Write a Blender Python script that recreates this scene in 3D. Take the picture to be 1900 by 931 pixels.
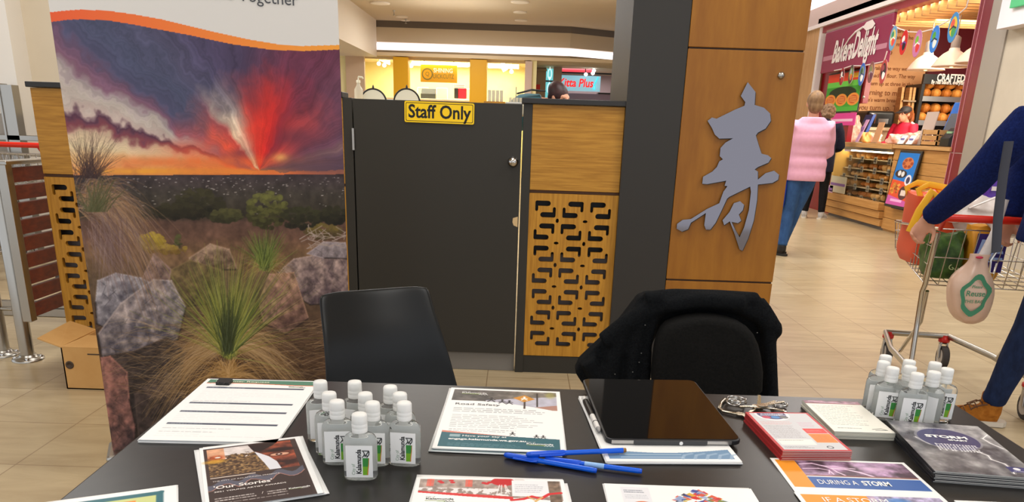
import bpy, bmesh, math, random
import numpy as np
from mathutils import Vector, Matrix, Euler

for o in list(bpy.data.objects): bpy.data.objects.remove(o)
sc = bpy.context.scene
COL = sc.collection
random.seed(7)
PI = math.pi

# ------------------------------------------------------------ camera
CX, CY, F, HC, PITCH, ROLL = 950.0, 712.5, 1430.0, 1.231, 0.3222, -0.0332
_fw = Vector((0, math.cos(PITCH), -math.sin(PITCH)))
_dn = Vector((0, -math.sin(PITCH), -math.cos(PITCH)))
_rt = Vector((1, 0, 0))
_c, _s = math.cos(ROLL), math.sin(ROLL)
CR, CD, CF = _c*_rt + _s*_dn, -_s*_rt + _c*_dn, _fw
cam_d = bpy.data.cameras.new('camera')
cam_d.sensor_width = 36.0
cam_d.lens = 36.0*F/1900.0
cam_d.shift_y = (712.5-465.5)/1900.0        # the photograph keeps the upper part of the frame
cam_d.clip_start = 0.05
cam = bpy.data.objects.new('camera', cam_d)
COL.objects.link(cam)
cam.matrix_world = Matrix(((CR.x, -CD.x, -CF.x, 0), (CR.y, -CD.y, -CF.y, 0), (CR.z, -CD.z, -CF.z, HC), (0, 0, 0, 1)))
sc.camera = cam

def ray(px, py): return CR*((px-CX)/F) + CD*((py-CY)/F) + CF
O_ = Vector((0, 0, HC))
def onz(px, py, z): d = ray(px, py); return O_ + d*((z-HC)/d.z)
def ony(px, py, y): d = ray(px, py); return O_ + d*(y/d.y)
def onx(px, py, x): d = ray(px, py); return O_ + d*(x/d.x)

# ------------------------------------------------------------ colour management, world, lights
vs = sc.view_settings
sc.display_settings.display_device = 'sRGB'
vs.view_transform = 'Standard'; vs.look = 'None'; vs.gamma = 1.0; vs.use_curve_mapping = False
vs.exposure = 0.3
W = bpy.data.worlds.new('mall_ambient'); sc.world = W; W.use_nodes = True
bg = W.node_tree.nodes['Background']
bg.inputs[0].default_value = (0.95, 1.0, 1.08, 1); bg.inputs[1].default_value = 0.86

def area(name, loc, size, power, col=(1, .92, .8), rot=(0, 0, 0), sy=None):
    l = bpy.data.lights.new(name, 'AREA'); l.energy = power; l.color = col
    l.shape = 'RECTANGLE'; l.size = size; l.size_y = sy or size
    o = bpy.data.objects.new(name, l); COL.objects.link(o); o.location = loc; o.rotation_euler = rot
    return o
LC = (1, .985, .96)
for i, (lx, ly, pw) in enumerate([(-2.2, 1.2, 28), (0.6, -.6, 30), (2.6, 2.2, 45), (-.3, 3.0, 28), (-3.2, 5.2, 55), (1.2, 6.0, 60), (3.2, 8.0, 75), (-1.2, 9.5, 60), (2.6, 12, 75), (-1.2, 15.5, 50), (-1.5, 18.6, 75)]):
    area('ceiling_light_panel', (lx, ly, 3.5), 1.4, pw, LC)
for lx, ly, pw in [(-1.2, 9, 11), (1.0, 15, 16), (-1.5, 17.4, 17), (-6.5, 16, 10), (1.8, 3.5, 12), (3, 11, 20)]:   # unseen uplights added to brighten the dark ceiling
    area('ceiling_fill_uplight', (lx, ly, 2.7), 2.0, pw, LC, rot=(PI, 0, 0))
area('shop_light', (6.6, 11.6, 2.6), 1.8, 105, (1, .87, .68), rot=(.95, 0, 0))
area('shop_light', (6.4, 12.6, 2.62), 1.2, 25, (1, .86, .66), rot=(0, 0, 0))
area('shop_front_light', (5.45, 11.0, 3.0), .4, 40, (1, .86, .66), sy=3, rot=(0, -.5, 0))
area('salon_light', (-1.9, 22.2, 2.75), 3.6, 105, (1, .95, .74), sy=1.6)
area('kitchen_shop_light', (1.9, 24.2, 2.75), 1.6, 30, (1, .92, .95))

# ------------------------------------------------------------ materials
def L1(c):
    c /= 255.0
    return c/12.92 if c <= .04045 else ((c+.055)/1.055)**2.4
def S(r, g, b): return (L1(r), L1(g), L1(b), 1)
MATS = {}
def mat(name, col, rough=.6, metal=0, spec=.5, emit=0, trans=0, ior=1.45, alpha=1, coat=0):
    if name in MATS: return MATS[name]
    m = bpy.data.materials.new(name); m.use_nodes = True
    b = m.node_tree.nodes['Principled BSDF']
    c = S(*col)
    b.inputs['Base Color'].default_value = c; b.inputs['Roughness'].default_value = rough
    b.inputs['Metallic'].default_value = metal; b.inputs['Specular IOR Level'].default_value = spec
    b.inputs['Transmission Weight'].default_value = trans; b.inputs['IOR'].default_value = ior
    b.inputs['Alpha'].default_value = alpha; b.inputs['Coat Weight'].default_value = coat
    if emit: b.inputs['Emission Color'].default_value = c; b.inputs['Emission Strength'].default_value = emit
    MATS[name] = m; return m
def _nodes(m): return m.node_tree.nodes, m.node_tree.links, m.node_tree.nodes['Principled BSDF']
def noisy(name, c1, c2, scale=8, stretch=(1, 1, 1), rough=.6, spec=.4, bump=0, detail=4, metal=0, lo=.35, hi=.65, fine=None):
    """two colours mixed by a (stretched) noise; optional bump"""
    if name in MATS: return MATS[name]
    m = mat(name, c1, rough, metal, spec); n, l, b = _nodes(m)
    tc = n.new('ShaderNodeTexCoord'); mp = n.new('ShaderNodeMapping'); mp.inputs['Scale'].default_value = stretch
    l.new(tc.outputs['Object'], mp.inputs[0])
    nz = n.new('ShaderNodeTexNoise'); nz.inputs['Scale'].default_value = scale; nz.inputs['Detail'].default_value = detail
    nz.inputs['Roughness'].default_value = .6
    l.new(mp.outputs[0], nz.inputs['Vector'])
    rp = n.new('ShaderNodeValToRGB'); rp.color_ramp.elements[0].position = lo; rp.color_ramp.elements[1].position = hi
    rp.color_ramp.elements[0].color = S(*c1); rp.color_ramp.elements[1].color = S(*c2)
    l.new(nz.outputs[0], rp.inputs[0]); l.new(rp.outputs[0], b.inputs['Base Color'])
    if bump:
        bp = n.new('ShaderNodeBump'); bp.inputs['Strength'].default_value = bump; bp.inputs['Distance'].default_value = .01
        l.new(nz.outputs[0], bp.inputs['Height']); l.new(bp.outputs[0], b.inputs['Normal'])
    return m
def ink(name='printed_ink', rough=.45, spec=.3, coat=0):
    if name in MATS: return MATS[name]
    m = mat(name, (255, 255, 255), rough, 0, spec, coat=coat); n, l, b = _nodes(m)
    a = n.new('ShaderNodeVertexColor'); a.layer_name = 'Col'
    l.new(a.outputs[0], b.inputs['Base Color']); return m
def ink_emit(name, strength):
    if name in MATS: return MATS[name]
    m = ink(name); n, l, b = _nodes(m)
    a = [x for x in n if x.type == 'VERTEX_COLOR'][0]
    l.new(a.outputs[0], b.inputs['Emission Color']); b.inputs['Emission Strength'].default_value = strength; return m

# ------------------------------------------------------------ mesh builder
def frame(o, x, y, z=None):
    x = Vector(x); y = Vector(y); z = Vector(z) if z is not None else x.cross(y).normalized()
    o = Vector(o)
    return Matrix(((x.x, y.x, z.x, o.x), (x.y, y.y, z.y, o.y), (x.z, y.z, z.z, o.z), (0, 0, 0, 1)))
_TX = {}
def text_geo(s, size, align='CENTER', bold=0.0, space=1.0, shear=0.0):
    k = (s, align, bold, space, shear)
    if k not in _TX:
        c = bpy.data.curves.new('t', 'FONT'); c.body = s; c.size = 1; c.align_x = align; c.align_y = 'CENTER'
        c.offset = bold; c.space_character = space; c.shear = shear; c.resolution_u = 3; c.fill_mode = 'FRONT'
        o = bpy.data.objects.new('t', c); COL.objects.link(o)
        me = bpy.data.meshes.new_from_object(o.evaluated_get(bpy.context.evaluated_depsgraph_get()))
        _TX[k] = ([v.co.copy() for v in me.vertices], [tuple(p.vertices) for p in me.polygons])
        bpy.data.objects.remove(o); bpy.data.curves.remove(c); bpy.data.meshes.remove(me)
    v, f = _TX[k]
    return [p*size for p in v], f
def flat_geo(polys, depth):
    """filled 2-D outline(s) with holes, extruded symmetrically by depth"""
    c = bpy.data.curves.new('t', 'CURVE'); c.dimensions = '2D'; c.fill_mode = 'BOTH'; c.extrude = depth/2
    for p in polys:
        sp = c.splines.new('POLY'); sp.points.add(len(p)-1); sp.use_cyclic_u = True
        for q, (a, b) in zip(sp.points, p): q.co = (a, b, 0, 1)
    o = bpy.data.objects.new('t', c); COL.objects.link(o)
    me = bpy.data.meshes.new_from_object(o.evaluated_get(bpy.context.evaluated_depsgraph_get()))
    r = ([v.co.copy() for v in me.vertices], [tuple(p.vertices) for p in me.polygons])
    bpy.data.objects.remove(o); bpy.data.curves.remove(c); bpy.data.meshes.remove(me)
    return r
ORG = {}
class MB:
    def __init__(s): s.v = []; s.f = []; s.m = []; s.sm = []
    def add(s, vs_, fs, mi=0, smooth=False, X=None):
        k = len(s.v)
        s.v += [(X @ Vector(v)) if X else Vector(v) for v in vs_]
        for f in fs: s.f.append(tuple(i+k for i in f)); s.m.append(mi); s.sm.append(smooth)
        return s
    def box(s, lo, hi, mi=0, X=None):
        (a, b, c), (d, e, f) = lo, hi
        v = [(a, b, c), (d, b, c), (d, e, c), (a, e, c), (a, b, f), (d, b, f), (d, e, f), (a, e, f)]
        return s.add(v, [(0, 3, 2, 1), (4, 5, 6, 7), (0, 1, 5, 4), (1, 2, 6, 5), (2, 3, 7, 6), (3, 0, 4, 7)], mi, False, X)
    def quad(s, a, b, c, d, mi=0): return s.add([a, b, c, d], [(0, 1, 2, 3)], mi)
    def loft(s, rings, mi=0, caps=True, smooth=True, closed=True, X=None):
        n = len(rings[0]); v = [p for r in rings for p in r]; f = []
        for i in range(len(rings)-1):
            for j in range(n if closed else n-1):
                a = i*n+j; b = i*n+(j+1) % n
                f.append((a, b, b+n, a+n))
        s.add(v, f, mi, smooth, X)
        if caps and closed:
            s.add(rings[0], [tuple(range(n))[::-1]], mi, False, X); s.add(rings[-1], [tuple(range(n))], mi, False, X)
        return s
    def tube(s, pts, r, n=10, mi=0, caps=True, up=None, X=None):
        """r: float, list of floats or list of (ra, rb); ra along side axis, rb along up axis"""
        P = [Vector(p) for p in pts]; k = len(P)
        R_ = [r]*k if not isinstance(r, (list, tuple)) else list(r)
        R_ = [(q, q) if not isinstance(q, (list, tuple)) else q for q in R_]
        rings = []; u = Vector(up) if up else None
        for i in range(k):
            t = (P[min(i+1, k-1)]-P[max(i-1, 0)]).normalized()
            if u is None: u = Vector((0, 0, 1)) if abs(t.z) < .9 else Vector((0, 1, 0))
            a = t.cross(u)
            if a.length < 1e-5: a = t.cross(Vector((1, .1, 0)))
            a.normalize(); b = a.cross(t).normalized()
            if not up: u = b
            rings.append([P[i] + a*(math.cos(2*PI*j/n)*R_[i][0]) + b*(math.sin(2*PI*j/n)*R_[i][1]) for j in range(n)])
        return s.loft(rings, mi, caps, True, True, X)
    def lathe(s, prof, n=20, mi=0, X=None, caps=True):
        return s.loft([[(r*math.cos(2*PI*j/n), r*math.sin(2*PI*j/n), z) for j in range(n)] for r, z in prof], mi, caps, True, True, X)
    def ell(s, c, r, n=14, mi=0, X=None):
        c = Vector(c); rings = []
        k = max(6, n//2+1)
        for i in range(k+1):
            t = -PI/2+PI*i/k; t = max(-1.52, min(1.52, t))
            rings.append([(c.x+r[0]*math.cos(t)*math.cos(2*PI*j/n), c.y+r[1]*math.cos(t)*math.sin(2*PI*j/n), c.z+r[2]*math.sin(t)) for j in range(n)])
        return s.loft(rings, mi, True, True, True, X)
    def prism(s, poly, z0, z1, mi=0, X=None):
        n = len(poly); v = [(x, y, z0) for x, y in poly]+[(x, y, z1) for x, y in poly]
        f = [tuple(range(n))[::-1], tuple(range(n, 2*n))]+[(i, (i+1) % n, (i+1) % n+n, i+n) for i in range(n)]
        return s.add(v, f, mi, False, X)
    def flat(s, polys, depth, mi=0, X=None):
        v, f = flat_geo(polys, depth); return s.add(v, f, mi, False, X)
    def text(s, t, size, X=None, mi=0, align='CENTER', bold=0., space=1., sx=1., shear=0.):
        v, f = text_geo(t, size, align, bold, space, shear)
        return s.add([(p.x*sx, p.y, p.z) for p in v], f, mi, False, X)
    def build(s, name, mats, parent=None, local=False, bevel=0, seg=2, sub=0, solid=0, org=None):
        if not isinstance(mats, (list, tuple)): mats = [mats]
        if parent is not None:
            o0 = Vector((0, 0, 0)) if local else ORG.get(parent.name, Vector((0, 0, 0)))
        elif local: o0 = Vector((0, 0, 0))
        else:
            if org is not None: o0 = Vector(org)
            else:
                xs = [v.x for v in s.v]; ys = [v.y for v in s.v]; zs = [v.z for v in s.v]
                o0 = Vector(((min(xs)+max(xs))/2, (min(ys)+max(ys))/2, min(zs)))
        me = bpy.data.meshes.new(name)
        me.from_pydata([tuple(v-o0) for v in s.v], [], s.f)
        for m in mats: me.materials.append(m)
        me.polygons.foreach_set('material_index', s.m); me.polygons.foreach_set('use_smooth', s.sm)
        me.update()
        return link(name, me, parent, o0, bevel, seg, sub, solid)
def link(name, me, parent=None, o0=None, bevel=0, seg=2, sub=0, solid=0):
    o = bpy.data.objects.new(name, me); COL.objects.link(o)
    if parent is not None:
        o.parent = parent; ORG[o.name] = ORG.get(parent.name, Vector((0, 0, 0)))
    else:
        o.location = o0; ORG[o.name] = Vector(o0)
    if solid: md = o.modifiers.new('solid', 'SOLIDIFY'); md.thickness = solid; md.offset = 0
    if sub: md = o.modifiers.new('sub', 'SUBSURF'); md.levels = sub; md.render_levels = sub
    if bevel:
        md = o.modifiers.new('bevel', 'BEVEL'); md.width = bevel; md.segments = seg; md.limit_method = 'ANGLE'; md.angle_limit = .6
    return o
def blob(mb, voxel, it=4, fac=.5):
    """join overlapping pieces into one continuous skin"""
    me = bpy.data.meshes.new('t'); me.from_pydata([tuple(v) for v in mb.v], [], mb.f); me.update()
    o = bpy.data.objects.new('t', me); COL.objects.link(o)
    r = o.modifiers.new('r', 'REMESH'); r.mode = 'VOXEL'; r.voxel_size = voxel; r.use_smooth_shade = True
    if it: q = o.modifiers.new('s', 'SMOOTH'); q.factor = fac; q.iterations = it
    m2 = bpy.data.meshes.new_from_object(o.evaluated_get(bpy.context.evaluated_depsgraph_get()))
    bpy.data.objects.remove(o); bpy.data.meshes.remove(me)
    m2.polygons.foreach_set('use_smooth', [True]*len(m2.polygons))
    return m2
def blob_obj(name, mb, voxel, m, parent=None, it=4, local=True, org=(0, 0, 0), fac=.5):
    me = blob(mb, voxel, it, fac); me.name = name; me.materials.clear(); me.materials.append(m)
    if not local:
        o0 = ORG[parent.name] if parent is not None else Vector(org)
        me.transform(Matrix.Translation(-o0))
        return link(name, me, parent, o0)
    return link(name, me, parent, Vector(org))
def tag(o, label=None, cat=None, group=None, kind=None):
    if label: o['label'] = label
    if cat: o['category'] = cat
    if group: o['group'] = group
    if kind: o['kind'] = kind
    return o
def thing(name, label, cat, loc=(0, 0, 0), rz=0, group=None, rot=None):
    o = bpy.data.objects.new(name, None); o.empty_display_size = .05; COL.objects.link(o)
    o.location = loc; o.rotation_euler = rot or (0, 0, rz)
    ORG[o.name] = Vector(loc); return tag(o, label, cat, group)
def struct(name, mb, m, **k):
    return tag(mb.build(name, m, **k), kind='structure')
def dup(o, loc, rz=None, label=None, parent=None):
    c = o.copy(); COL.objects.link(c)
    if parent is None:
        c.location = loc
        if rz is not None: c.rotation_euler = (0, 0, rz)
        if label: c['label'] = label
    else: c.parent = parent
    for ch in list(o.children): dup(ch, None, None, None, c)
    return c

# ------------------------------------------------------------ painter for printed matter
def fbm(h, w, sy, sx, oct=4, seed=0):
    rg = np.random.RandomState(seed); out = np.zeros((h, w)); amp = 1.; tot = 0
    for o in range(oct):
        gy, gx = max(2, int(sy*2**o)), max(2, int(sx*2**o))
        g = rg.rand(gy+2, gx+2)
        y = np.linspace(0, gy, h); x = np.linspace(0, gx, w)
        iy = np.minimum(y.astype(int), gy); ix = np.minimum(x.astype(int), gx)
        fy = (y-iy)[:, None]; fx = (x-ix)[None, :]; fy = fy*fy*(3-2*fy); fx = fx*fx*(3-2*fx)
        a = g[iy][:, ix]; b = g[iy][:, ix+1]; c = g[iy+1][:, ix]; d = g[iy+1][:, ix+1]
        out += amp*((a*(1-fx)+b*fx)*(1-fy)+(c*(1-fx)+d*fx)*fy); tot += amp; amp *= .5
    return out/tot
class Canvas:
    """paint in units of the sheet (u right, v down), sRGB 0..255"""
    def __init__(s, w, h, res, bg=(245, 245, 243)):
        s.w, s.h, s.r = w, h, res
        s.W, s.H = int(round(w*res)), int(round(h*res))
        s.a = np.empty((s.H, s.W, 3)); s.a[:] = bg
    def grid(s):
        y, x = np.mgrid[0:s.H, 0:s.W]; return (x+.5)/s.r, (y+.5)/s.r
    def mix(s, mask, col, sl=None):
        t = s.a if sl is None else s.a[sl]
        t += (np.asarray(col, float)-t)*mask[..., None]
    def _bb(s, x0, y0, x1, y1):
        i0 = max(0, int(math.floor(y0*s.r))); i1 = min(s.H, int(math.ceil(y1*s.r))+1)
        j0 = max(0, int(math.floor(x0*s.r))); j1 = min(s.W, int(math.ceil(x1*s.r))+1)
        if i1 <= i0 or j1 <= j0: return None
        y, x = np.mgrid[i0:i1, j0:j1]
        return (slice(i0, i1), slice(j0, j1)), (x+.5)/s.r, (y+.5)/s.r
    def rect(s, x0, y0, x1, y1, col, a=1.):
        q = s._bb(x0, y0, x1, y1)
        if q is None: return
        sl, x, y = q
        m = np.clip((x-x0)*s.r+.5, 0, 1)*np.clip((x1-x)*s.r+.5, 0, 1)*np.clip((y-y0)*s.r+.5, 0, 1)*np.clip((y1-y)*s.r+.5, 0, 1)
        s.mix(m*a, col, sl)
    def ell(s, cx, cy, rx, ry, col, a=1., soft=0.):
        e = 1+soft
        q = s._bb(cx-rx*e, cy-ry*e, cx+rx*e, cy+ry*e)
        if q is None: return
        sl, x, y = q
        d = np.sqrt(((x-cx)/rx)**2+((y-cy)/ry)**2)
        m = np.clip((1-d)*min(rx, ry)*s.r+.5, 0, 1) if not soft else np.clip((1+soft-d)/(2*soft), 0, 1)
        s.mix(m*a, col, sl)
    def poly(s, P, col, a=1., tex=None):
        xs = [p[0] for p in P]; ys = [p[1] for p in P]
        q = s._bb(min(xs), min(ys), max(xs), max(ys))
        if q is None: return
        sl, x, y = q; m = np.zeros(x.shape, bool); n = len(P)
        for i in range(n):
            (xa, ya), (xb, yb) = P[i], P[(i+1) % n]
            if ya == yb: continue
            c = ((ya > y) != (yb > y)) & (x < (xb-xa)*(y-ya)/(yb-ya)+xa); m ^= c
        if tex is not None: col = tex(x, y)
        s.mix(m.astype(float)*a, col, sl)
    def stroke(s, P, w, col, a=1., w1=None):
        n = len(P)-1
        for i in range(n):
            (xa, ya), (xb, yb) = P[i], P[i+1]
            ww = w if w1 is None else w+(w1-w)*i/max(1, n-1)
            q = s._bb(min(xa, xb)-ww, min(ya, yb)-ww, max(xa, xb)+ww, max(ya, yb)+ww)
            if q is None: continue
            sl, x, y = q; dx, dy = xb-xa, yb-ya; L = dx*dx+dy*dy+1e-12
            t = np.clip(((x-xa)*dx+(y-ya)*dy)/L, 0, 1)
            d = np.hypot(x-xa-t*dx, y-ya-t*dy)
            s.mix(np.clip((ww/2-d)*s.r+.5, 0, min(1, ww*s.r))*a, col, sl)
    def lines(s, x0, y0, x1, y1, n, col, th, seed=1, ragged=.25, a=.8):
        """small print: rows of broken strokes"""
        rg = random.Random(seed)
        for i in range(n):
            y = y0+(y1-y0)*(i+.5)/n; x = x0; end = x1-(x1-x0)*ragged*rg.random()
            while x < end:
                l = (x1-x0)*rg.uniform(.03, .11); s.rect(x, y-th/2, min(x+l, end), y+th/2, col, a*rg.uniform(.6, 1)); x += l+(x1-x0)*.015
    def lin(s):
        c = np.clip(s.a/255., 0, 1)
        return np.where(c <= .04045, c/12.92, ((c+.055)/1.055)**2.4)
def grid_mesh(name, cv, pos, m, back=None):
    """one vertex per painted dot; pos(u, v) -> xyz arrays, u, v in 0..1 (v down); back = thickness vector for a closed slab"""
    H, Wd = cv.H, cv.W
    u, v = np.meshgrid(np.linspace(0, 1, Wd), np.linspace(0, 1, H))
    P = np.stack(pos(u, v), -1).reshape(-1, 3)
    idx = np.arange(H*Wd).reshape(H, Wd)
    q = np.stack([idx[1:, :-1], idx[1:, 1:], idx[:-1, 1:], idx[:-1, :-1]], -1).reshape(-1, 4)
    c = np.concatenate([cv.lin(), np.ones((H, Wd, 1))], -1).reshape(-1, 4)
    if back is not None:
        rim = np.concatenate([idx[-1, :], idx[-2::-1, -1], idx[0, -2::-1], idx[1:-1, 0]])
        k = len(rim); base = len(P)
        P = np.concatenate([P, P[rim]+np.asarray(back)[None]])
        c = np.concatenate([c, np.tile([[.8, .8, .78, 1]], (k, 1))])
        lo = base+np.arange(k)
        q = np.concatenate([q, np.stack([lo, np.roll(lo, -1), np.roll(rim, -1), rim], -1)])
    me = bpy.data.meshes.new(name)
    me.vertices.add(len(P)); me.vertices.foreach_set('co', P.ravel().astype(np.float32))
    nq = len(q); extra = 0
    loops = q.ravel(); starts = np.arange(nq)*4
    if back is not None:
        loops = np.concatenate([loops, lo[::-1]]); starts = np.append(starts, nq*4)
    me.loops.add(len(loops)); me.loops.foreach_set('vertex_index', loops.astype(np.int32))
    me.polygons.add(len(starts)); me.polygons.foreach_set('loop_start', starts.astype(np.int32))
    me.update(calc_edges=True)
    at_ = me.color_attributes.new('Col', 'FLOAT_COLOR', 'POINT'); at_.data.foreach_set('color', c.ravel().astype(np.float32))
    me.materials.append(m)
    return me
def sheet(name, cv, t, m=None, parent=None, curl=None, z=0.):
    """paper slab centred on its own origin, top at z+t; curl(u, v) -> lift"""
    w, h = cv.w/100, cv.h/100
    def pos(u, v):
        zz = np.full(u.shape, z+t)
        if curl: zz = zz+curl(u, v)
        return (u-.5)*w, (.5-v)*h, zz
    me = grid_mesh(name, cv, pos, m or ink(), back=(0, 0, -t))
    return link(name, me, parent, Vector((0, 0, 0)))

# ============================================================ materials used in many places
M_white = mat('white_paint', (226, 214, 196), .6)
M_wall_beige = noisy('beige_wall', (214, 200, 176), (206, 192, 168), 2, rough=.7, lo=.2, hi=.8)
M_wall_pale = mat('pale_wall', (232, 226, 216), .6)
M_grey_band = mat('grey_wall_band', (168, 160, 150), .6)
M_ceil = mat('ceiling_paint', (196, 178, 150), .8)
M_strip = mat('grey_strip', (104, 94, 84), .6)
M_cove = mat('cove_light', (255, 246, 250), .5, emit=1.15)
M_steel = mat('brushed_steel', (176, 172, 164), .28, 1)
M_chrome = mat('chrome', (200, 198, 195), .14, 1)
M_black = mat('black_laminate', (52, 49, 43), .42, spec=.35)
M_blackp = mat('black_plastic', (24, 24, 24), .38)
M_dark = mat('dark_metal', (40, 38, 36), .4)
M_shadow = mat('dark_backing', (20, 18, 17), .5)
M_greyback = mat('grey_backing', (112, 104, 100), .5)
M_wood = noisy('bamboo_wood', (190, 138, 52), (160, 110, 34), 5, (1.2, 1.2, 22), .45, .4, detail=5)
M_woodv = noisy('bamboo_wood_upright', (194, 140, 48), (166, 114, 32), 5, (16, 16, .9), .45, .4, detail=5)
M_woodp = noisy('oak_cladding', (156, 102, 28), (138, 86, 20), 3, (5, 5, .8), .38, .4, detail=6)
M_oak = noisy('pale_oak', (205, 160, 105), (184, 138, 84), 3, (.8, .8, 18), .5, .3)
M_oakv = noisy('pale_oak_upright', (206, 164, 116), (186, 142, 94), 3, (14, 14, .6), .5, .3)
M_red = mat('red_plastic', (196, 34, 28), .35)
M_paper = mat('white_paper', (242, 242, 240), .6)
M_glass = mat('clear_glass', (255, 255, 255), .02, trans=1, ior=1.1)

# ============================================================ floor, ceiling, walls
fm = mat('floor_tiles', (205, 190, 165), .28, spec=.4)
n, l, b = _nodes(fm)
tc = n.new('ShaderNodeTexCoord'); mp = n.new('ShaderNodeMapping'); mp.inputs['Location'].default_value = (.129, -.12, 0)
br = n.new('ShaderNodeTexBrick'); br.offset = 0; br.inputs['Scale'].default_value = 1; br.inputs['Brick Width'].default_value = .42
br.inputs['Row Height'].default_value = .408; br.inputs['Mortar Size'].default_value = .0025; br.inputs['Mortar Smooth'].default_value = .1
br.inputs['Color1'].default_value = S(200, 184, 152); br.inputs['Color2'].default_value = S(188, 170, 136); br.inputs['Mortar'].default_value = S(150, 128, 98)
mp2 = n.new('ShaderNodeMapping'); mp2.inputs['Scale'].default_value = (2.2, 9, 1)
nz = n.new('ShaderNodeTexNoise'); nz.inputs['Scale'].default_value = 1; nz.inputs['Detail'].default_value = 7; nz.inputs['Roughness'].default_value = .65; nz.inputs['Distortion'].default_value = .8
rp = n.new('ShaderNodeValToRGB'); rp.color_ramp.elements[0].position = .3; rp.color_ramp.elements[1].position = .72
rp.color_ramp.elements[0].color = S(214, 204, 192); rp.color_ramp.elements[1].color = S(255, 252, 246)
mx = n.new('ShaderNodeMix'); mx.data_type = 'RGBA'; mx.blend_type = 'MULTIPLY'; mx.inputs[0].default_value = .85
l.new(tc.outputs['Object'], mp.inputs[0]); l.new(mp.outputs[0], br.inputs[0]); l.new(tc.outputs['Object'], mp2.inputs[0]); l.new(mp2.outputs[0], nz.inputs[0])
l.new(nz.outputs[0], rp.inputs[0]); l.new(br.outputs[0], mx.inputs[6]); l.new(rp.outputs[0], mx.inputs[7]); l.new(mx.outputs[2], b.inputs['Base Color'])
struct('floor', MB().box((-9, -3, -.1), (12, 27, 0)), fm, org=(0, 0, 0))
struct('ceiling', MB().box((-9, -3, 3.63), (6.2, 22.6, 3.75)), M_ceil, org=(0, 0, 0))
# rear bulkhead with the grey strip and the light cove, bending away on the right
PL = [(-9, 21), (1.175, 20.95), (3.6, 22.35)]
def band(name, z0, z1, dy0, dy1, m):
    mb = MB()
    for (xa, ya), (xb, yb) in zip(PL[:-1], PL[1:]):
        mb.loft([[(xa, ya+dy0, z0), (xa, ya+dy1, z1), (xa, ya+dy1+.12, z1), (xa, ya+dy0+.12, z0)], [(xb, yb+dy0, z0), (xb, yb+dy1, z1), (xb, yb+dy1+.12, z1), (xb, yb+dy0+.12, z0)]], smooth=False)
    return struct(name, mb, m)
band('trim_strip', 3.48, 3.64, 0, 0, M_strip)
band('wall_bulkhead_upper', 3.15, 3.48, .1, .02, M_ceil)
tag(band('cove_light', 2.94, 3.15, 0, .5, M_cove), 'long glowing light cove along the rear bulkhead', 'light')
band('wall_bulkhead_lower', 2.76, 2.95, .2, -.05, M_ceil)
struct('wall_soffit_left', MB().box((-8, 11.5, 2.78), (-3.66, 20.9, 3.63)), M_white)
struct('ceiling_shop', MB().box((-9, 20.9, 2.82), (6, 26, 2.9)), mat('shop_ceiling', (228, 206, 170), .8))
struct('wall_back', MB().box((-9, 25.6, 0), (8, 25.8, 3)), mat('dusky_wall', (178, 158, 158), .7))
struct('wall_left', MB().box((-9, 7, 0), (-4.30, 7.25, 3.63)), M_wall_pale)
struct('wall_left_inner', MB().box((-4.30, 7.22, 0), (-2.75, 7.4, 3.63)), M_wall_beige)
struct('trim_left', MB().box((-9, 6.97, 0), (-4.305, 7.0, 1.2)).box((-4.30, 7.19, 0), (-2.75, 7.22, 1.2)), M_grey_band)
tag(MB().box((-4.37, 6.86, 0), (-4.27, 6.96, 1.43)).box((-4.385, 6.85, 0), (-4.37, 6.97, 1.44)).build('corner_guard', M_steel), 'upright grey metal corner guard on the left wall end', 'guard')
for q, w_ in [((705, 5), .17), ((745, 30), .12), ((752, 37), .09), ((965, 3), .15), ((965, 22), .12), ((967, 37), .12)]:
    c = onz(q[0], q[1], 3.63)
    t = thing('recessed_downlight', 'x', 'light', c)
    MB().lathe([(w_*1.25, -.001), (w_*1.25, -.02), (w_, -.022)], 20).build('trim_ring', M_white, t, local=True)
    MB().lathe([(w_, -.012), (w_*.3, -.012)], 20).build('lamp_lens', mat('downlight_lens', (255, 250, 235), .4, emit=1.3), t, local=True)
    t['label'] = {705: 'nearest left round downlight in the cream ceiling', 745: 'second left round downlight in the cream ceiling', 752: 'farthest left round downlight just before grey strip', 965: 'centre round downlight in cream ceiling, %s' % ('nearest the viewer' if q[1] < 9 else 'middle of its row'), 967: 'centre round downlight in cream ceiling closest to grey strip'}[q[0]]
for q in [(731, 19), (753, 35)]:
    c = onz(q[0], q[1], 3.63)
    tag(MB().lathe([(.03, 0), (.03, -.02), (.012, -.03), (.012, -.09), (.035, -.1), (.001, -.11)], 10, X=Matrix.Translation(c)).build('fire_sprinkler', M_steel), 'small ceiling fire sprinkler %s' % ('between the left downlights' if q[0] < 740 else 'beside the farthest left downlight'), 'sprinkler')

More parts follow.
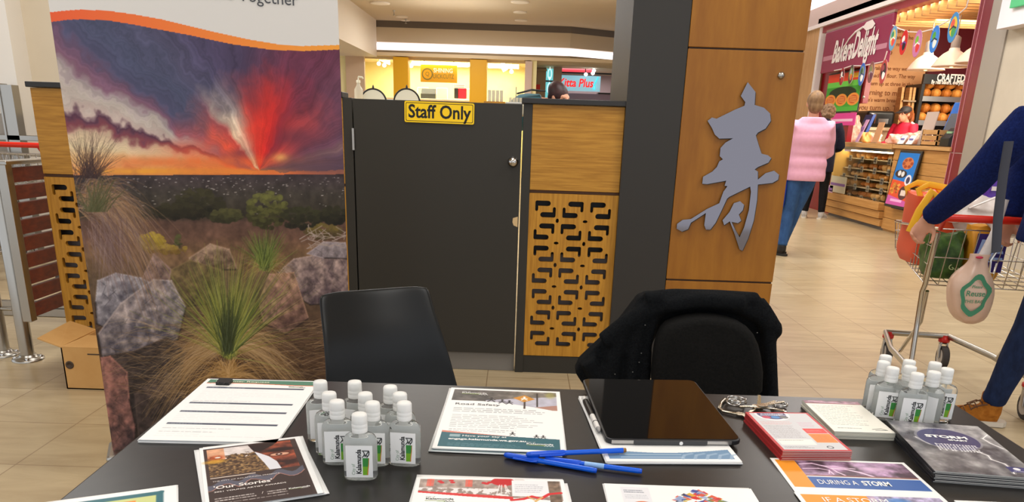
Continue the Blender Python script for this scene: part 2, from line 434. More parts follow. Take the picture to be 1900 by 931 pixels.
# ============================================================ hair salon at the back (front about 20.5 m away)
YS = 20.9
M_cream = noisy('cream_tiles', (246, 236, 184), (240, 228, 166), 3, rough=.5, lo=.2, hi=.8)
M_gold = mat('golden_yellow', (222, 164, 6), .5)
M_offwhite = mat('salon_white', (240, 232, 205), .5)
def pbox(px0, py0, px1, py1, Y, d): # box from picture rectangle at distance Y, d deep
    a = ony(px0, py0, Y); b_ = ony(px1, py1, Y)
    return (min(a.x, b_.x), Y, min(a.z, b_.z)), (max(a.x, b_.x), Y+d, max(a.z, b_.z))
struct('wall_salon_back', MB().box((-4.6, 23.4, 0), (.35, 23.55, 2.85)), M_cream)
struct('wall_salon_left', MB().box((-4.6, 20.95, 0), (-4.45, 23.4, 2.85)), M_cream)
struct('wall_salon_right', MB().box((.22, 20.95, 0), (.36, 23.4, 2.85)), M_cream)
a = MB().box((-4.45, YS-.02, 0), (-3.98, YS+.1, 2.8)); tag(a.build('shopfront_pier', mat('pinkish_timber', (206, 178, 150), .5)), 'pinkish timber pier at the left end of the yellow salon', 'pier')
lo, hi = pbox(729, 100, 758, 190, YS, .35); lo = (lo[0], lo[1], 0); hi = (hi[0], hi[1], 2.8)
tag(MB().box(lo, hi).build('salon_column', M_gold, bevel=.01), 'golden yellow column left of the hanging salon sign', 'column')
lo, hi = pbox(872, 100, 902, 190, YS, .35); lo = (lo[0], lo[1], 0); hi = (hi[0], hi[1], 2.8)
tag(MB().box(lo, hi).build('salon_column', M_gold, bevel=.01), 'golden yellow column right of the hanging salon sign', 'column')
lo, hi = pbox(975, 110, 985, 190, YS, .2); struct('trim_salon_right', MB().box((lo[0], YS, 0), (hi[0], YS+.2, 2.8)), mat('pinkish_post', (214, 188, 172), .5))
for i, q in enumerate([(659, 725), (764, 868), (906, 973)]):
    lo, hi = pbox(q[0], 108, q[1], 190, YS+.08, .01); struct('window_%d' % (i+1), MB().box((lo[0], lo[1], .02), (hi[0], hi[1], 2.8)), M_glass)
lo, hi = pbox(780, 119, 848, 154, 21.6, .06)
t = thing('hanging_sign', 'golden hanging salon sign with white and grey lettering', 'sign', (lo[0], lo[1], lo[2]))
MB().box(lo, hi).build('sign_board', M_gold, t, bevel=.008)
cx_, cz_ = (lo[0]+hi[0])/2, (lo[2]+hi[2])/2; w_ = hi[0]-lo[0]
fr = lambda x, z, y: frame((x, y, z), (1, 0, 0), (0, 0, 1))
mb = MB(); mb.text('SHINING', .15, fr(cx_+.12*w_, cz_+.07, 21.59), bold=.02, sx=.85); mb.build('lettering', M_offwhite, t)
mb = MB(); mb.text('UICKCUTZ', .15, fr(cx_+.13*w_, cz_-.07, 21.59), sx=.74)
mb.add([fr(cx_-.31*w_, cz_-.02, 21.585) @ Vector((r*math.cos(2*PI*i/24), r*math.sin(2*PI*i/24), 0)) for r in (.145, .115) for i in range(24)], [(i, (i+1) % 24, 24+(i+1) % 24, 24+i) for i in range(24)])
mb.text('Q', .14, fr(cx_-.31*w_, cz_-.02, 21.585)); mb.build('lettering', mat('olive_grey_letters', (120, 110, 50), .5), t)
mb = MB()
for k in (787, 842): p0 = ony(k, 119, 21.6); mb.tube([p0, (p0.x, p0.y, 2.84)], .012, 6)
mb.build('hanger_rod', M_dark, t)
LB = ['left salon, farthest left', 'left salon, beside the first column', 'just right of the left yellow column', 'left of the hanging sign', 'right of the hanging sign', 'round one at the right of the salon']
for i, q in enumerate([(703, 118), (713, 121), (763, 122), (777, 118), (870, 120), (949, 133)]):
    c = ony(q[0], q[1], 21.9); t = thing('spotlight', 'bright round salon spotlight, '+LB[i], 'light', c)
    MB().ell((0, 0, 0), (.055, .055, .05), 12).build('lamp_lens', mat('spot_lens', (255, 252, 235), .4, emit=3), t, local=True)
    MB().tube([(0, .03, .03), (0, .06, 2.83-c.z)], .02, 8).build('stem', M_offwhite, t, local=True)
a = ony(931, 117, 21.8); b_ = ony(938, 131, 21.8)
t = thing('tube_light', 'bright slanting batten light in the right salon bay', 'light', a)
MB().tube([a, b_], .07, 8).build('lamp_tube', mat('spot_lens', (255, 252, 235), .4, emit=3), t)
MB().tube([a, (a.x, a.y, 2.84)], .02, 6).build('stem', M_offwhite, t)
# salon furniture
lo, hi = pbox(690, 183, 905, 192, 21.9, .6); tag(MB().box((lo[0], 21.9, 0), (hi[0], 22.5, hi[2])).box((lo[0]-.05, 21.85, hi[2]), (hi[0]+.05, 22.55, hi[2]+.05)).build('reception_counter', M_offwhite, bevel=.01), 'long white reception counter inside the yellow salon', 'counter')
ct = hi[2]+.05
a = ony(795, 183, 22.1)
t = thing('cash_register', 'dark grey till on the salon counter below the sign', 'till', (a.x, 22.1, ct))
MB().box((-.2, -.1, .0), (.2, .15, .13)).prism([(-.1, .0), (.15, .0), (.15, .16), (.05, .16)], -.19, .19, X=frame((0, 0, .1), (0, 1, 0), (0, 0, 1))).build('till_body', mat('till_grey', (70, 74, 70), .5), t, local=True, bevel=.01)
a = ony(852, 172, 22.2)
t = thing('hair_dryer', 'red and black hair dryer box right of the till', 'box', (a.x, 22.2, ct))
MB().box((-.12, -.08, 0), (.22, .1, .03)).build('stand', M_offwhite, t, local=True)
MB().box((-.02, -.07, .03), (.2, .08, .3)).build('red_case', mat('bright_red', (226, 20, 40), .4), t, local=True, bevel=.02)
MB().box((-.13, -.07, .03), (-.02, .08, .3)).build('black_end', M_dark, t, local=True, bevel=.02)
for i, px in enumerate((785, 820, 868)):
    a = ony(px, 178, 22.7)
    tag(MB().tube([(a.x-.15, 22.7, .005), (a.x-.15, 22.7, ct+.26), (a.x-.14, 22.7, ct+.3), (a.x+.14, 22.7, ct+.3), (a.x+.15, 22.7, ct+.26), (a.x+.15, 22.7, .005)], .014, 6).build('chair_back', M_offwhite), 'white tubular salon chair back %s' % ['left of the till', 'right of the till', 'beside the right yellow column'][i], 'chair back')
a = ony(852, 160, 23.38)
t = thing('wall_notice', 'small pale notice with grey print on salon wall', 'notice', a)
MB().box((a.x-.17, 23.37, a.z-.05), (a.x+.17, 23.39, a.z+.05)).build('board', M_offwhite, t)
mb = MB(); [mb.box((a.x-.15, 23.362, a.z+z-.008), (a.x+.15, 23.369, a.z+z+.008)) for z in (.025, -.02)]; mb.build('print', mat('grey_print', (120, 110, 90), .6), t)

# ============================================================ kitchen shop to the right of the salon
M_cyan = mat('lit_cyan_panel', (120, 216, 222), .5, emit=.55)
lo, hi = pbox(989, 117, 1011, 190, 22.8, .1); lo = (max(lo[0], .38), lo[1], lo[2]); tag(MB().box((lo[0], lo[1], 0), (hi[0], hi[1], 2.8)).box((lo[0]-.02, 22.74, 2.7), (hi[0]+.02, 22.8, 2.76)).build('shop_hoarding', mat('taupe_panel', (178, 156, 132), .6), bevel=.006), 'taupe shopfront panel right of the yellow salon', 'panel')
lo, hi = pbox(982, 156, 1002, 167, 22.4, .05); t = thing('wall_sign', 'small plain red sign beside the yellow salon', 'sign', lo)
MB().box(lo, hi).build('sign_board', mat('sign_red', (196, 34, 26), .5), t, bevel=.004)
MB().box((lo[0]+.05, 22.45, lo[2]+.04), (hi[0]-.05, 22.8, lo[2]+.07)).build('bracket', M_dark, t)
lo, hi = pbox(1012, 117, 1027, 182, 22.9, .08)
t = thing('light_panel', 'tall glowing cyan shop panel with white outlines', 'light panel', (lo[0], lo[1], 0))
MB().box((lo[0], 22.9, .1), (hi[0], 22.98, 2.78)).build('panel', M_cyan, t)
mb = MB(); zz = hi[2]
for z in (lo[2]+.25, lo[2]+.62): mb.tube([((lo[0]+hi[0])/2+.05*math.sin(a_), 22.895, z+.13*math.cos(a_)) for a_ in [i*2*PI/16 for i in range(17)]], .01, 5, caps=False); mb.tube([((lo[0]+hi[0])/2, 22.895, z+.13), ((lo[0]+hi[0])/2, 22.895, z+.3)], .01, 5)
mb.build('outline_drawing', mat('lit_white', (240, 250, 252), .5, emit=.8), t)
MB().box((lo[0]-.02, 22.88, hi[2]-.48), (hi[0]+.02, 22.9, hi[2]-.44)).build('cross_bar', M_dark, t)
lo, hi = pbox(1028, 117, 1040, 190, 22.5, .2); tag(MB().box((lo[0], lo[1], 0), (hi[0], hi[1], 2.8)).box((lo[0]-.02, 22.48, 0), (hi[0]+.02, 22.72, .1)).build('shopfront_post', mat('greige_post', (168, 146, 136), .6), bevel=.006), 'greige post between the cyan panel and red shop sign', 'post')
lo, hi = pbox(1040, 118, 1098, 136, 23.2, .1)
t = thing('lit_fascia', 'glowing red upper fascia of the kitchen shop', 'sign', lo)
MB().box(lo, hi).build('light_box', mat('lit_red', (244, 78, 92), .5, emit=.75), t)
MB().box((lo[0], 23.19, lo[2]+.08), (hi[0], 23.2, lo[2]+.11)).build('pale_stripe', mat('lit_pink', (250, 150, 160), .5, emit=.7), t)
lo, hi = pbox(1038, 139, 1113, 170, 23.2, .1)
t = thing('lit_shop_sign', 'backlit cyan kitchen shop sign with red lettering and utensils', 'sign', lo)
MB().box(lo, hi).build('light_box', mat('lit_pale_cyan', (150, 204, 220), .5, emit=.5), t)
cx_, cz_ = (lo[0]+hi[0])/2, (lo[2]+hi[2])/2; w_ = hi[0]-lo[0]
mb = MB(); mb.text('Kitta Plus', .3, fr(cx_-.1*w_, cz_, 23.19), bold=.025, shear=.15, sx=.85); mb.build('lettering', mat('lit_red_letters', (240, 40, 40), .5, emit=.8), t)
mb = MB(); x0 = hi[0]-.17
mb.tube([(x0+.03*math.sin(i*PI/6)-.0*i, 23.18, cz_-.1+.06*math.cos(i*PI/6)) for i in range(13)], .012, 5, caps=False); mb.tube([(x0+.0, 23.18, cz_-.04), (x0+.1, 23.18, cz_+.18)], .016, 5)
mb.build('whisk_drawing', mat('lit_cyan_line', (60, 214, 220), .5, emit=.8), t)
lo, hi = pbox(1038, 134, 1163, 139, 23.1, .08); tag(MB().box(lo, hi).box((lo[0], 23.12, lo[2]-.01), (hi[0], 23.16, hi[2]+.02)).build('track_rail', M_dark), 'dark light track across the kitchen shop front', 'rail')
LB = ['nearest the red fascia, upper', 'nearest the red fascia, lower', 'at the far right of the track', 'above the shop lettering']
for i, q in enumerate([(1102, 131), (1100, 136), (1147, 135), (1087, 138)]):
    c = ony(q[0], q[1], 22.9); t = thing('track_spotlight', 'white kitchen shop spotlight '+LB[i], 'light', c)
    MB().ell((0, 0, 0), (.05, .05, .045), 10).build('lamp_lens', mat('spot_lens2', (225, 240, 255), .4, emit=5), t, local=True)
    MB().tube([(0, .02, .02), (0, .15, .1), (0, .25, max(.1, 2.83-c.z))], .014, 6).build('stem', M_dark, t, local=True)
lo, hi = pbox(1113, 176, 1165, 190, 23.3, .4)
t = thing('shop_counter', 'mauve kitchen shop counter with dark edge', 'counter', (lo[0], 23.3, 0))
MB().box((lo[0]-1.2, 23.3, 0), (hi[0], 23.7, hi[2]+.02)).build('counter_body', mat('mauve_counter', (150, 128, 146), .5), t)
MB().box((lo[0]-.05, 23.28, hi[2]+.02), (hi[0], 23.72, hi[2]+.06)).build('counter_top', M_dark, t)
struct('wall_right_pier', MB().box((2.78, 22, 0), (3.1, 22.4, 2.9)), mat('cream_pier', (214, 190, 150), .6))

tag(MB().box((-5.4, 6.86, .985), (-3.62, 6.9, 1.03)).box((-5.4, 6.87, 0), (-5.36, 6.9, .985)).box((-3.66, 6.87, 0), (-3.62, 6.9, .985)).build('wall_rail', M_steel, bevel=.004), 'steel rail behind the parked trolleys at the left', 'rail')

# ============================================================ timber counter screens, gate and pillar (3.9 m away)
YC = 3.892
def hook(cx, cy, side, tail, sc_):
    """one L-shaped slot: a bar with a short tail at one end"""
    hl, hh, tw, tl = .087*sc_, .03*sc_, .034*sc_, .088*sc_
    P = []
    def arc(ox, oy, r, a0, a1, n=5): P.extend([(ox+r*math.cos(a0+(a1-a0)*i/n), oy+r*math.sin(a0+(a1-a0)*i/n)) for i in range(n+1)])
    # bar with tail at right end, tail going down; then mirrored
    arc(-hl+hh, 0, hh, PI/2, 3*PI/2)
    P.append((hl-tw, -hh)); arc(hl-tw/2, -tl+tw/2, tw/2, PI, 2*PI, 4); P.append((hl, hh*.4)); arc(hl-hh*.6, hh*.4, hh*.6, 0, PI/2, 3)
    return [(cx+(x if side > 0 else -x), cy+(y if tail < 0 else -y)) for x, y in P]
FRET = {0: [(.157, -1), (.526, 1), (.776, -1)], 1: [(.216, 1), (.466, -1), (.837, 1)], 2: [(.21, 1), (.455, -1), (.83, 1)], 3: [(.15, -1), (.52, 1), (.768, -1)]}
def fretwork(x0, x1, z0, z1, rows=14, w=None):
    w = w or x1-x0
    polys = [[(x0, z0), (x1, z0), (x1, z1), (x0, z1)]]
    dz = (z1-z0)*.93/rows; top = z1-(z1-z0)*.058
    for r_ in range(rows):
        z = top-r_*dz
        tail = -1 if r_ % 2 == 0 else 1
        for fx, sd in FRET[r_ % 4]:
            cx = x0+fx*w
            if cx+.1*w < x1+.001: polys.append(hook(cx, z, sd, tail, w))
        if r_ % 2 == 1 and r_ < rows-1:
            for k, fx in enumerate((.325, .64)):
                cx = x0+fx*w
                if cx+.03*w > x1: continue
                a_, b_ = (.018*w, .026*w) if (r_//2+k) % 2 == 0 else (.028*w, .017*w)
                polys.append([(cx+a_*math.cos(i*PI/6), z-dz/2+b_*math.sin(i*PI/6)) for i in range(12)])
    return polys
XZ = lambda y: frame((0, y, 0), (1, 0, 0), (0, 0, 1))
def screen(name, label, x0, x1, px0, fx1=None):
    t = thing(name, label, 'counter screen', ((x0+x1)/2, YC+.05, 0))
    MB().box((px0, YC, .94), (x1, YC+.05, 1.335)).build('upper_panel', M_wood, t, bevel=.002)
    MB().flat(fretwork(px0, x1, .095, .925, w=.44), .022, X=XZ(YC+.012)).build('fretwork_panel', M_woodv, t)
    mb = MB().box((x0, YC+.055, .62), (x1, YC+.075, 1.33), 0); mb.box((x0, YC+.055, .09), (x1, YC+.075, .62), 1); mb.build('backing_board', [M_shadow, M_greyback], t)  # lower half coloured grey to stand in for light off the floor
    MB().box((x0-.01, YC-.02, 1.337), (x1+.004, YC+.12, 1.362)).build('top_cap', M_dark, t, bevel=.003)
    MB().box((x0, YC+.005, 0), (x1, YC+.1, .092)).build('plinth', M_black, t)
    MB().box((px0, YC+.012, .926), (x1, YC+.05, .94)).build('shadow_rail', mat('brown_edge', (84, 50, 16), .5), t)
    return t
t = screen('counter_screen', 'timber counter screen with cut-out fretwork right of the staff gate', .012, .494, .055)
MB().box((.012, YC-.002, 0), (.055, YC+.1, 1.337)).build('end_post', M_black, t, bevel=.002)
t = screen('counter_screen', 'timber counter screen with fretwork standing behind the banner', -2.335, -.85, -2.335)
MB().box((-.85, YC-.002, 0), (-.806, YC+.1, 1.337)).build('end_post', M_black, t, bevel=.002)
t = thing('staff_gate', 'plain black staff gate between the timber screens', 'gate', (-.4, YC, .02))
MB().box((-.80, YC, .1), (.006, YC+.04, 1.334)).build('gate_leaf', M_black, t, bevel=.002)
a = ony(952, 300, YC)
MB().lathe([(.026, 0), (.026, .008), (.018, .014), (.017, .03), (.02, .032), (.02, .04), (.001, .042)], 20, X=frame((a.x, YC, a.z), (1, 0, 0), (0, 0, 1), (0, -1, 0))).build('door_lock', M_chrome, t)
a = ony(956, 412, YC)
MB().add([(a.x-.012, YC-.001, a.z+.02), (a.x+.012, YC-.001, a.z+.027), (a.x+.012, YC-.001, a.z-.024), (a.x-.008, YC-.001, a.z-.016), (a.x-.014, YC-.001, a.z)], [(0, 4, 3, 2, 1)]).build('worn_patch', mat('bare_wood_chip', (206, 176, 128), .6), t)
mb = MB(); [mb.tube([(-.803, YC-.006, z-.05), (-.803, YC-.006, z+.05)], .007, 8) for z in (.3, 1.15)]; mb.build('hinge', M_steel, t)
tag(MB().box((-.80, YC+.02, 0), (.006, YC+.05, .098)).build('kick_board', mat('grey_kick', (122, 117, 110), .5), bevel=.002), 'grey kick board under the black staff gate', 'board')
# staff only sign
a = ony(753, 188, YC-.008); b_ = ony(877, 230, YC-.008)
t = thing('staff_sign', 'yellow Staff Only sign on the black gate', 'sign', ((a.x+b_.x)/2, YC-.005, b_.z))
cx_, cz_ = (a.x+b_.x)/2, (a.z+b_.z)/2; hw, hh = .166, .0475
rr = lambda w, h, r, cx=0, cy=0: [(cx+sx*(w-r)+r*math.cos(q), cy+sy*(h-r)+r*math.sin(q)) for sx, sy, a0 in ((1, 1, 0), (-1, 1, PI/2), (-1, -1, PI), (1, -1, 1.5*PI)) for q in [a0+PI/2*i/4 for i in range(5)]]
FR = frame((cx_, YC-.004, cz_), (1, 0, -.006), (.006, 0, 1))
MB().prism(rr(hw, hh, .008), 0, .004, X=FR).build('sign_plate', mat('sign_yellow', (252, 208, 0), .4), t)
o_ = rr(hw-.006, hh-.006, .006); i_ = rr(hw-.0085, hh-.0085, .005); k = len(o_)
mb = MB().add([FR @ Vector((x, y, .0046)) for x, y in o_+i_], [(i, (i+1) % k, (i+1) % k+k, i+k) for i in range(k)])
mb.text('Staff Only', .083, FR @ Matrix.Translation((0, 0, .0046)), bold=.022, sx=.9); mb.build('lettering', mat('sign_black', (20, 18, 14), .5), t)

# pillar: dark side, oak cladding, mirror character
t = thing('pillar', 'tall square pillar, dark left side and oak cladding', 'pillar', (.9, YC, 0))
MB().box((.494, YC-.03, 0), (.757, YC+.7, 3.62)).build('dark_side', mat('charcoal_cladding', (44, 41, 37), .5), t)
mb = MB().box((.759, YC-.035, .53), (1.294, YC+.7, 1.597)).box((.759, YC-.035, 1.605), (1.294, YC+.7, 3.62)).box((.759, YC-.035, 0), (1.294, YC+.7, .521)); mb.build('oak_panel', M_woodp, t, bevel=.002)
MB().box((.762, YC-.028, .01), (1.29, YC+.69, 3.6)).build('shadow_gap', mat('gap_brown', (60, 34, 10), .6), t)
a = ony(1449, 140, YC-.035)
MB().lathe([(.016, 0), (.016, .006), (.009, .012), (.001, .013)], 16, X=frame((a.x, YC-.035, a.z), (1, 0, 0), (0, 0, 1), (0, -1, 0))).build('fixing_cap', M_steel, t)
# character outline traced in the sheet of the sign (pixels of a 585 x 931 close-up)
K = lambda P: [(1240+x/2.66, 130+y/2.66) for x, y in P]
outer = [(390, 60), (428, 108), (424, 172), (470, 186), (500, 214), (504, 250), (478, 288), (440, 308), (430, 322), (444, 370), (458, 412), (490, 420), (506, 434), (492, 456), (440, 478), (424, 490), (440, 500), (440, 540), (478, 508), (520, 496), (544, 516), (540, 540), (512, 556), (440, 564), (436, 640), (420, 740), (392, 830), (364, 890), (350, 884), (326, 810), (302, 745), (274, 764), (266, 740), (300, 700), (322, 656), (352, 646), (372, 664), (366, 690), (346, 712), (358, 742), (342, 754), (310, 748), (330, 790), (350, 824), (372, 776), (396, 690), (406, 600), (402, 574), (300, 624), (288, 634), (262, 690), (232, 752), (206, 786), (184, 786), (176, 764), (184, 704), (110, 752), (96, 784), (66, 796), (40, 782), (42, 758), (70, 738), (110, 734), (190, 684), (250, 656), (270, 600), (290, 572), (276, 570), (284, 545), (190, 562), (166, 560), (170, 526), (216, 500), (238, 478), (250, 450), (268, 440), (252, 424), (256, 384), (280, 358), (318, 336), (250, 338), (228, 318), (214, 286), (192, 250), (214, 234), (236, 240), (330, 194), (374, 176), (378, 158), (356, 128), (370, 100)]
pts = [ony(x, y, YC-.045) for x, y in K(outer)]
t = thing('character_sign', 'large grey mirror Chinese character mounted on the oak pillar', 'sign', (1.02, YC-.05, .67))
MB().flat([[(p.x, p.z) for p in pts]], .012, X=XZ(YC-.046)).build('mirror_face', mat('grey_mirror', (132, 128, 134), .06, 1), t)
MB().flat([[(p.x+.006, p.z-.003) for p in pts]], .006, X=XZ(YC-.0375)).build('black_edge', M_blackp, t)

# ============================================================ roll-up banner
BL, BR_, BH = Vector((-1.405, 2.5, 0)), Vector((-.624, 2.84, 0)), 2.12
bx = (BR_-BL); bw = bx.length; bx.normalize(); bn = Vector((bx.y, -bx.x, 0))
ZB0, ZB1 = .09, 2.1
cv = Canvas(bw*100, (ZB1-ZB0)*100, 5.2, (222, 219, 214))
def B(px, py):                                    # photograph direction -> centimetres on the sheet
    d = ray(px, py); s_ = (BL-O_).dot(bn)/d.dot(bn); q = O_+d*s_
    return ((q-BL).dot(bx)*100, (ZB1-q.z)*100)
Hm = []
for (px, py) in [(100, 40), (640, 60), (640, 640), (200, 800)]:   # homography sheet -> picture coordinates used while painting
    u, v = B(px, py); Hm += [[u, v, 1, 0, 0, 0, -px*u, -px*v, px], [0, 0, 0, u, v, 1, -py*u, -py*v, py]]
Hm = np.array(Hm); h8 = np.append(np.linalg.solve(Hm[:, :8], Hm[:, 8]), 1)
U, V = cv.grid(); den = h8[6]*U+h8[7]*V+1
GX, GY = (h8[0]*U+h8[1]*V+h8[2])/den, (h8[3]*U+h8[4]*V+h8[5])/den
rg = np.random.RandomState(4); rn = random.Random(11)
def ip(P, x): return np.interp(x, [p[0] for p in P], [p[1] for p in P])
TOPC = [(95, 23), (125, 19.5), (150, 18), (200, 20), (250, 27), (300, 36), (400, 60), (460, 73), (520, 83), (560, 85.5), (650, 83)]
BOTC = [(95, 41), (125, 37), (150, 36), (200, 38), (250, 46), (280, 52), (350, 65), (430, 82), (500, 92), (560, 95), (650, 91)]
tc_, bc_ = ip(TOPC, GX), ip(BOTC, GX)
f1 = fbm(cv.H, cv.W, 16, 8, 5, 1); f2 = fbm(cv.H, cv.W, 50, 24, 4, 2); f3 = fbm(cv.H, cv.W, 130, 60, 3, 3)
# sky: streaks fanning out of (485, 308)
dx, dy = GX-485+(f1-.5)*26, 318-GY+(f2-.5)*12
th = np.degrees(np.arctan2(dy, -dx)); rr_ = np.hypot(dx, dy)
th2 = th+(f1-.5)*9+(f2-.5)*5
tn = np.interp(th2, np.linspace(-20, 200, 400), rg.rand(400))*.5+np.interp(th2, np.linspace(-20, 200, 90), rg.rand(90))*.5
far = [(-20, (150, 95, 80)), (2, (206, 120, 84)), (5, (224, 176, 124)), (9, (230, 208, 168)), (12.5, (216, 190, 160)), (15, (130, 70, 80)), (17, (100, 64, 84)), (19, (184, 164, 156)), (22, (200, 188, 178)), (25, (176, 160, 162)), (28, (128, 92, 112)), (31, (112, 84, 108)), (35, (80, 80, 108)), (42, (78, 82, 108)), (52, (84, 82, 108)), (62, (78, 72, 100)), (75, (76, 64, 92)), (90, (92, 60, 84)), (103, (106, 54, 76)), (117, (106, 54, 76)), (132, (108, 64, 84)), (150, (98, 66, 88)), (160, (104, 70, 92)), (166, (140, 110, 110)), (170, (92, 70, 90)), (176, (82, 66, 88)), (200, (96, 62, 72))]
near = [(-20, (230, 110, 60)), (4, (238, 120, 60)), (12, (236, 92, 58)), (20, (150, 66, 84)), (28, (196, 84, 76)), (36, (232, 88, 62)), (46, (214, 80, 70)), (52, (226, 196, 164)), (60, (236, 214, 184)), (68, (196, 130, 110)), (78, (222, 60, 48)), (95, (236, 52, 40)), (108, (216, 44, 44)), (118, (150, 44, 58)), (132, (196, 66, 62)), (146, (176, 70, 74)), (158, (120, 66, 80)), (170, (86, 66, 82)), (200, (150, 90, 80))]
sky = np.empty_like(cv.a)
wn = np.clip((176+24*np.sin(np.radians(th2))-rr_*1.0+(f2-.5)*60)/120, 0, 1)
for c in range(3):
    fa = ip([(p[0], p[1][c]) for p in far], th2); ne = ip([(p[0], p[1][c]) for p in near], th2)
    sky[..., c] = fa*(1-wn)+ne*wn
sky *= (.86+.28*tn)[..., None]; sky *= (.9+.2*f2)[..., None]
def gl(x, y, sx, sy): return np.exp(-(((GX-x)/sx)**2+((GY-y)/sy)**2))
for x, y, sx, sy, col, a_ in [(330, 300, 190, 12, (236, 120, 60), .8), (520, 292, 14, 8, (250, 200, 110), .7), (445, 285, 20, 10, (110, 60, 72), .6), (545, 255, 40, 20, (90, 50, 70), .6), (250, 318, 160, 7, (240, 168, 60), .9), (420, 318, 110, 6, (236, 140, 60), .8), (160, 300, 60, 16, (240, 208, 140), .55), (590, 312, 60, 12, (96, 72, 84), .7), (350, 275, 60, 14, (238, 96, 60), .5), (500, 200, 26, 45, (226, 50, 40), .55), (470, 250, 20, 30, (240, 66, 50), .6)]:
    m_ = np.clip(gl(x, y, sx, sy)*a_*(.6+.8*f2), 0, 1)[..., None]; sky += (np.array(col, float)-sky)*m_
# land base
land = np.empty_like(cv.a)
stops = [(320, (60, 48, 52)), (330, (66, 56, 58)), (360, (64, 58, 52)), (400, (56, 50, 40)), (412, (92, 68, 58)), (440, (104, 76, 62)), (470, (120, 92, 66)), (520, (104, 84, 64)), (600, (84, 64, 50)), (680, (72, 52, 38)), (760, (48, 38, 32)), (930, (40, 33, 30))]
for c in range(3): land[..., c] = ip([(p[0], p[1][c]) for p in stops], GY+(f1-.5)*10)
land *= (.62+.46*f2+.34*f3)[..., None]
hz_ = 325-(GX-150)*.004
m_ = (GY > hz_)[..., None]; pic = np.where(m_, land, sky)
oc = np.stack([ip([(100, 236), (650, 246)], GX), ip([(100, 100), (650, 166)], GX), ip([(100, 60), (650, 62)], GX)], -1)
cv.a = np.where((GY < tc_)[..., None], cv.a, np.where((GY < bc_)[..., None], oc, pic))
PX = lambda P: [B(x, y) for x, y in P]
q1 = np.hypot(B(400, 400)[0]-B(401, 400)[0], 0)   # centimetres per picture unit
for i in range(170):                              # town lights
    x, y = rn.uniform(230, 636), 328+abs(rn.gauss(0, 26)); u, v = B(x, y); cv.rect(u, v, u+rn.uniform(.15, .8), v+.2, (236, 226, 220), rn.uniform(.2, .8))
def bush(x, y, rx, ry, c1, c2, n=130, s=7):
    for i in range(n):
        a_ = rn.uniform(0, 2*PI); r_ = math.sqrt(rn.random()); px, py = x+rx*r_*math.cos(a_), y+ry*r_*math.sin(a_)
        k = min(1, max(0, .5-(py-y)/ry*.5+rn.uniform(-.3, .3))); u, v = B(px, py)
        cv.ell(u, v, s*q1*rn.uniform(.5, 1), s*q1*rn.uniform(.35, .8), [c2[j]*(1-k)+c1[j]*k for j in range(3)], .75)
bush(370, 378, 46, 28, (66, 62, 40), (34, 32, 24), 170); bush(495, 390, 36, 34, (112, 112, 58), (50, 48, 28), 170); bush(560, 405, 40, 20, (58, 58, 36), (34, 32, 24)); bush(330, 392, 50, 14, (58, 54, 36), (36, 32, 24)); bush(420, 400, 30, 12, (84, 82, 48), (44, 42, 28)); bush(620, 400, 24, 16, (56, 54, 36), (30, 28, 22))
bush(280, 448, 24, 16, (190, 164, 56), (120, 98, 36), 120, 6); bush(330, 452, 6, 20, (90, 92, 52), (54, 50, 32), 40, 4); bush(310, 462, 40, 8, (166, 140, 62), (110, 84, 40), 80, 5); bush(600, 430, 34, 14, (120, 104, 52), (70, 58, 36), 90, 6)
def rock(P, c1, c2, seed, ang=.6):
    T_ = fbm(cv.H, cv.W, 90, 44, 5, seed); x0 = min(p[0] for p in P); x1 = max(p[0] for p in P); y0 = min(p[1] for p in P); y1 = max(p[1] for p in P)
    PP = PX(P); xs = [p[0] for p in PP]; ys = [p[1] for p in PP]
    q = cv._bb(min(xs), min(ys), max(xs), max(ys))
    if q is None: return
    sl = q[0]; k = np.clip((GY[sl]-y0)/(y1-y0)*.7+(GX[sl]-x0)/(x1-x0)*.25+(T_[sl]-.5)*1.5, 0, 1)[..., None]
    tex = np.array(c1, float)*(1-k)+np.array(c2, float)*k; tex = tex*(.8+.62*f3[sl])[..., None]
    cv.poly(PP, None, 1, lambda x, y: tex)
    for i in range(9):                             # cracks and lit edges
        xa, ya = rn.uniform(x0+8, x1-8), rn.uniform(y0+6, y1-10); cv.stroke(PX([(xa, ya), (xa+rn.uniform(-8, 14), ya+rn.uniform(4, 12)), (xa+rn.uniform(-12, 18), ya+rn.uniform(12, 30))]), .22, c2, .45)
    tp_ = sorted(range(len(P)), key=lambda k: P[k][1])[:3]
    for k in range(len(P)):
        if k in tp_ or (k+1) % len(P) in tp_: cv.stroke(PX([P[k], P[(k+1) % len(P)]]), .55, [min(255, c*1.25) for c in c1], .45)
        else: cv.stroke(PX([P[k], P[(k+1) % len(P)]]), .6, (34, 28, 26), .5)
rock([(352, 478), (390, 452), (425, 462), (440, 500), (350, 500)], (150, 124, 104), (84, 66, 52), 21)
rock([(262, 520), (286, 470), (318, 500), (312, 530), (280, 545)], (140, 116, 108), (78, 62, 58), 22)
rock([(318, 500), (352, 482), (410, 500), (420, 560), (330, 570)], (110, 92, 62), (66, 56, 40), 23)
rock([(515, 505), (545, 480), (600, 470), (652, 476), (655, 560), (575, 565), (520, 530)], (154, 132, 124), (66, 54, 58), 24)
rock([(480, 560), (500, 508), (545, 505), (572, 590), (530, 620), (490, 600)], (150, 116, 98), (84, 62, 56), 25)
rock([(178, 560), (182, 520), (215, 506), (262, 515), (285, 528), (262, 560), (200, 610), (180, 600)], (150, 144, 148), (66, 62, 70), 26)
rock([(182, 620), (225, 562), (285, 518), (318, 520), (345, 570), (330, 630), (290, 640), (235, 660), (190, 665)], (158, 144, 140), (66, 62, 70), 27)
rock([(195, 660), (250, 650), (310, 625), (345, 650), (330, 720), (250, 790), (200, 700)], (64, 54, 50), (36, 30, 30), 28)
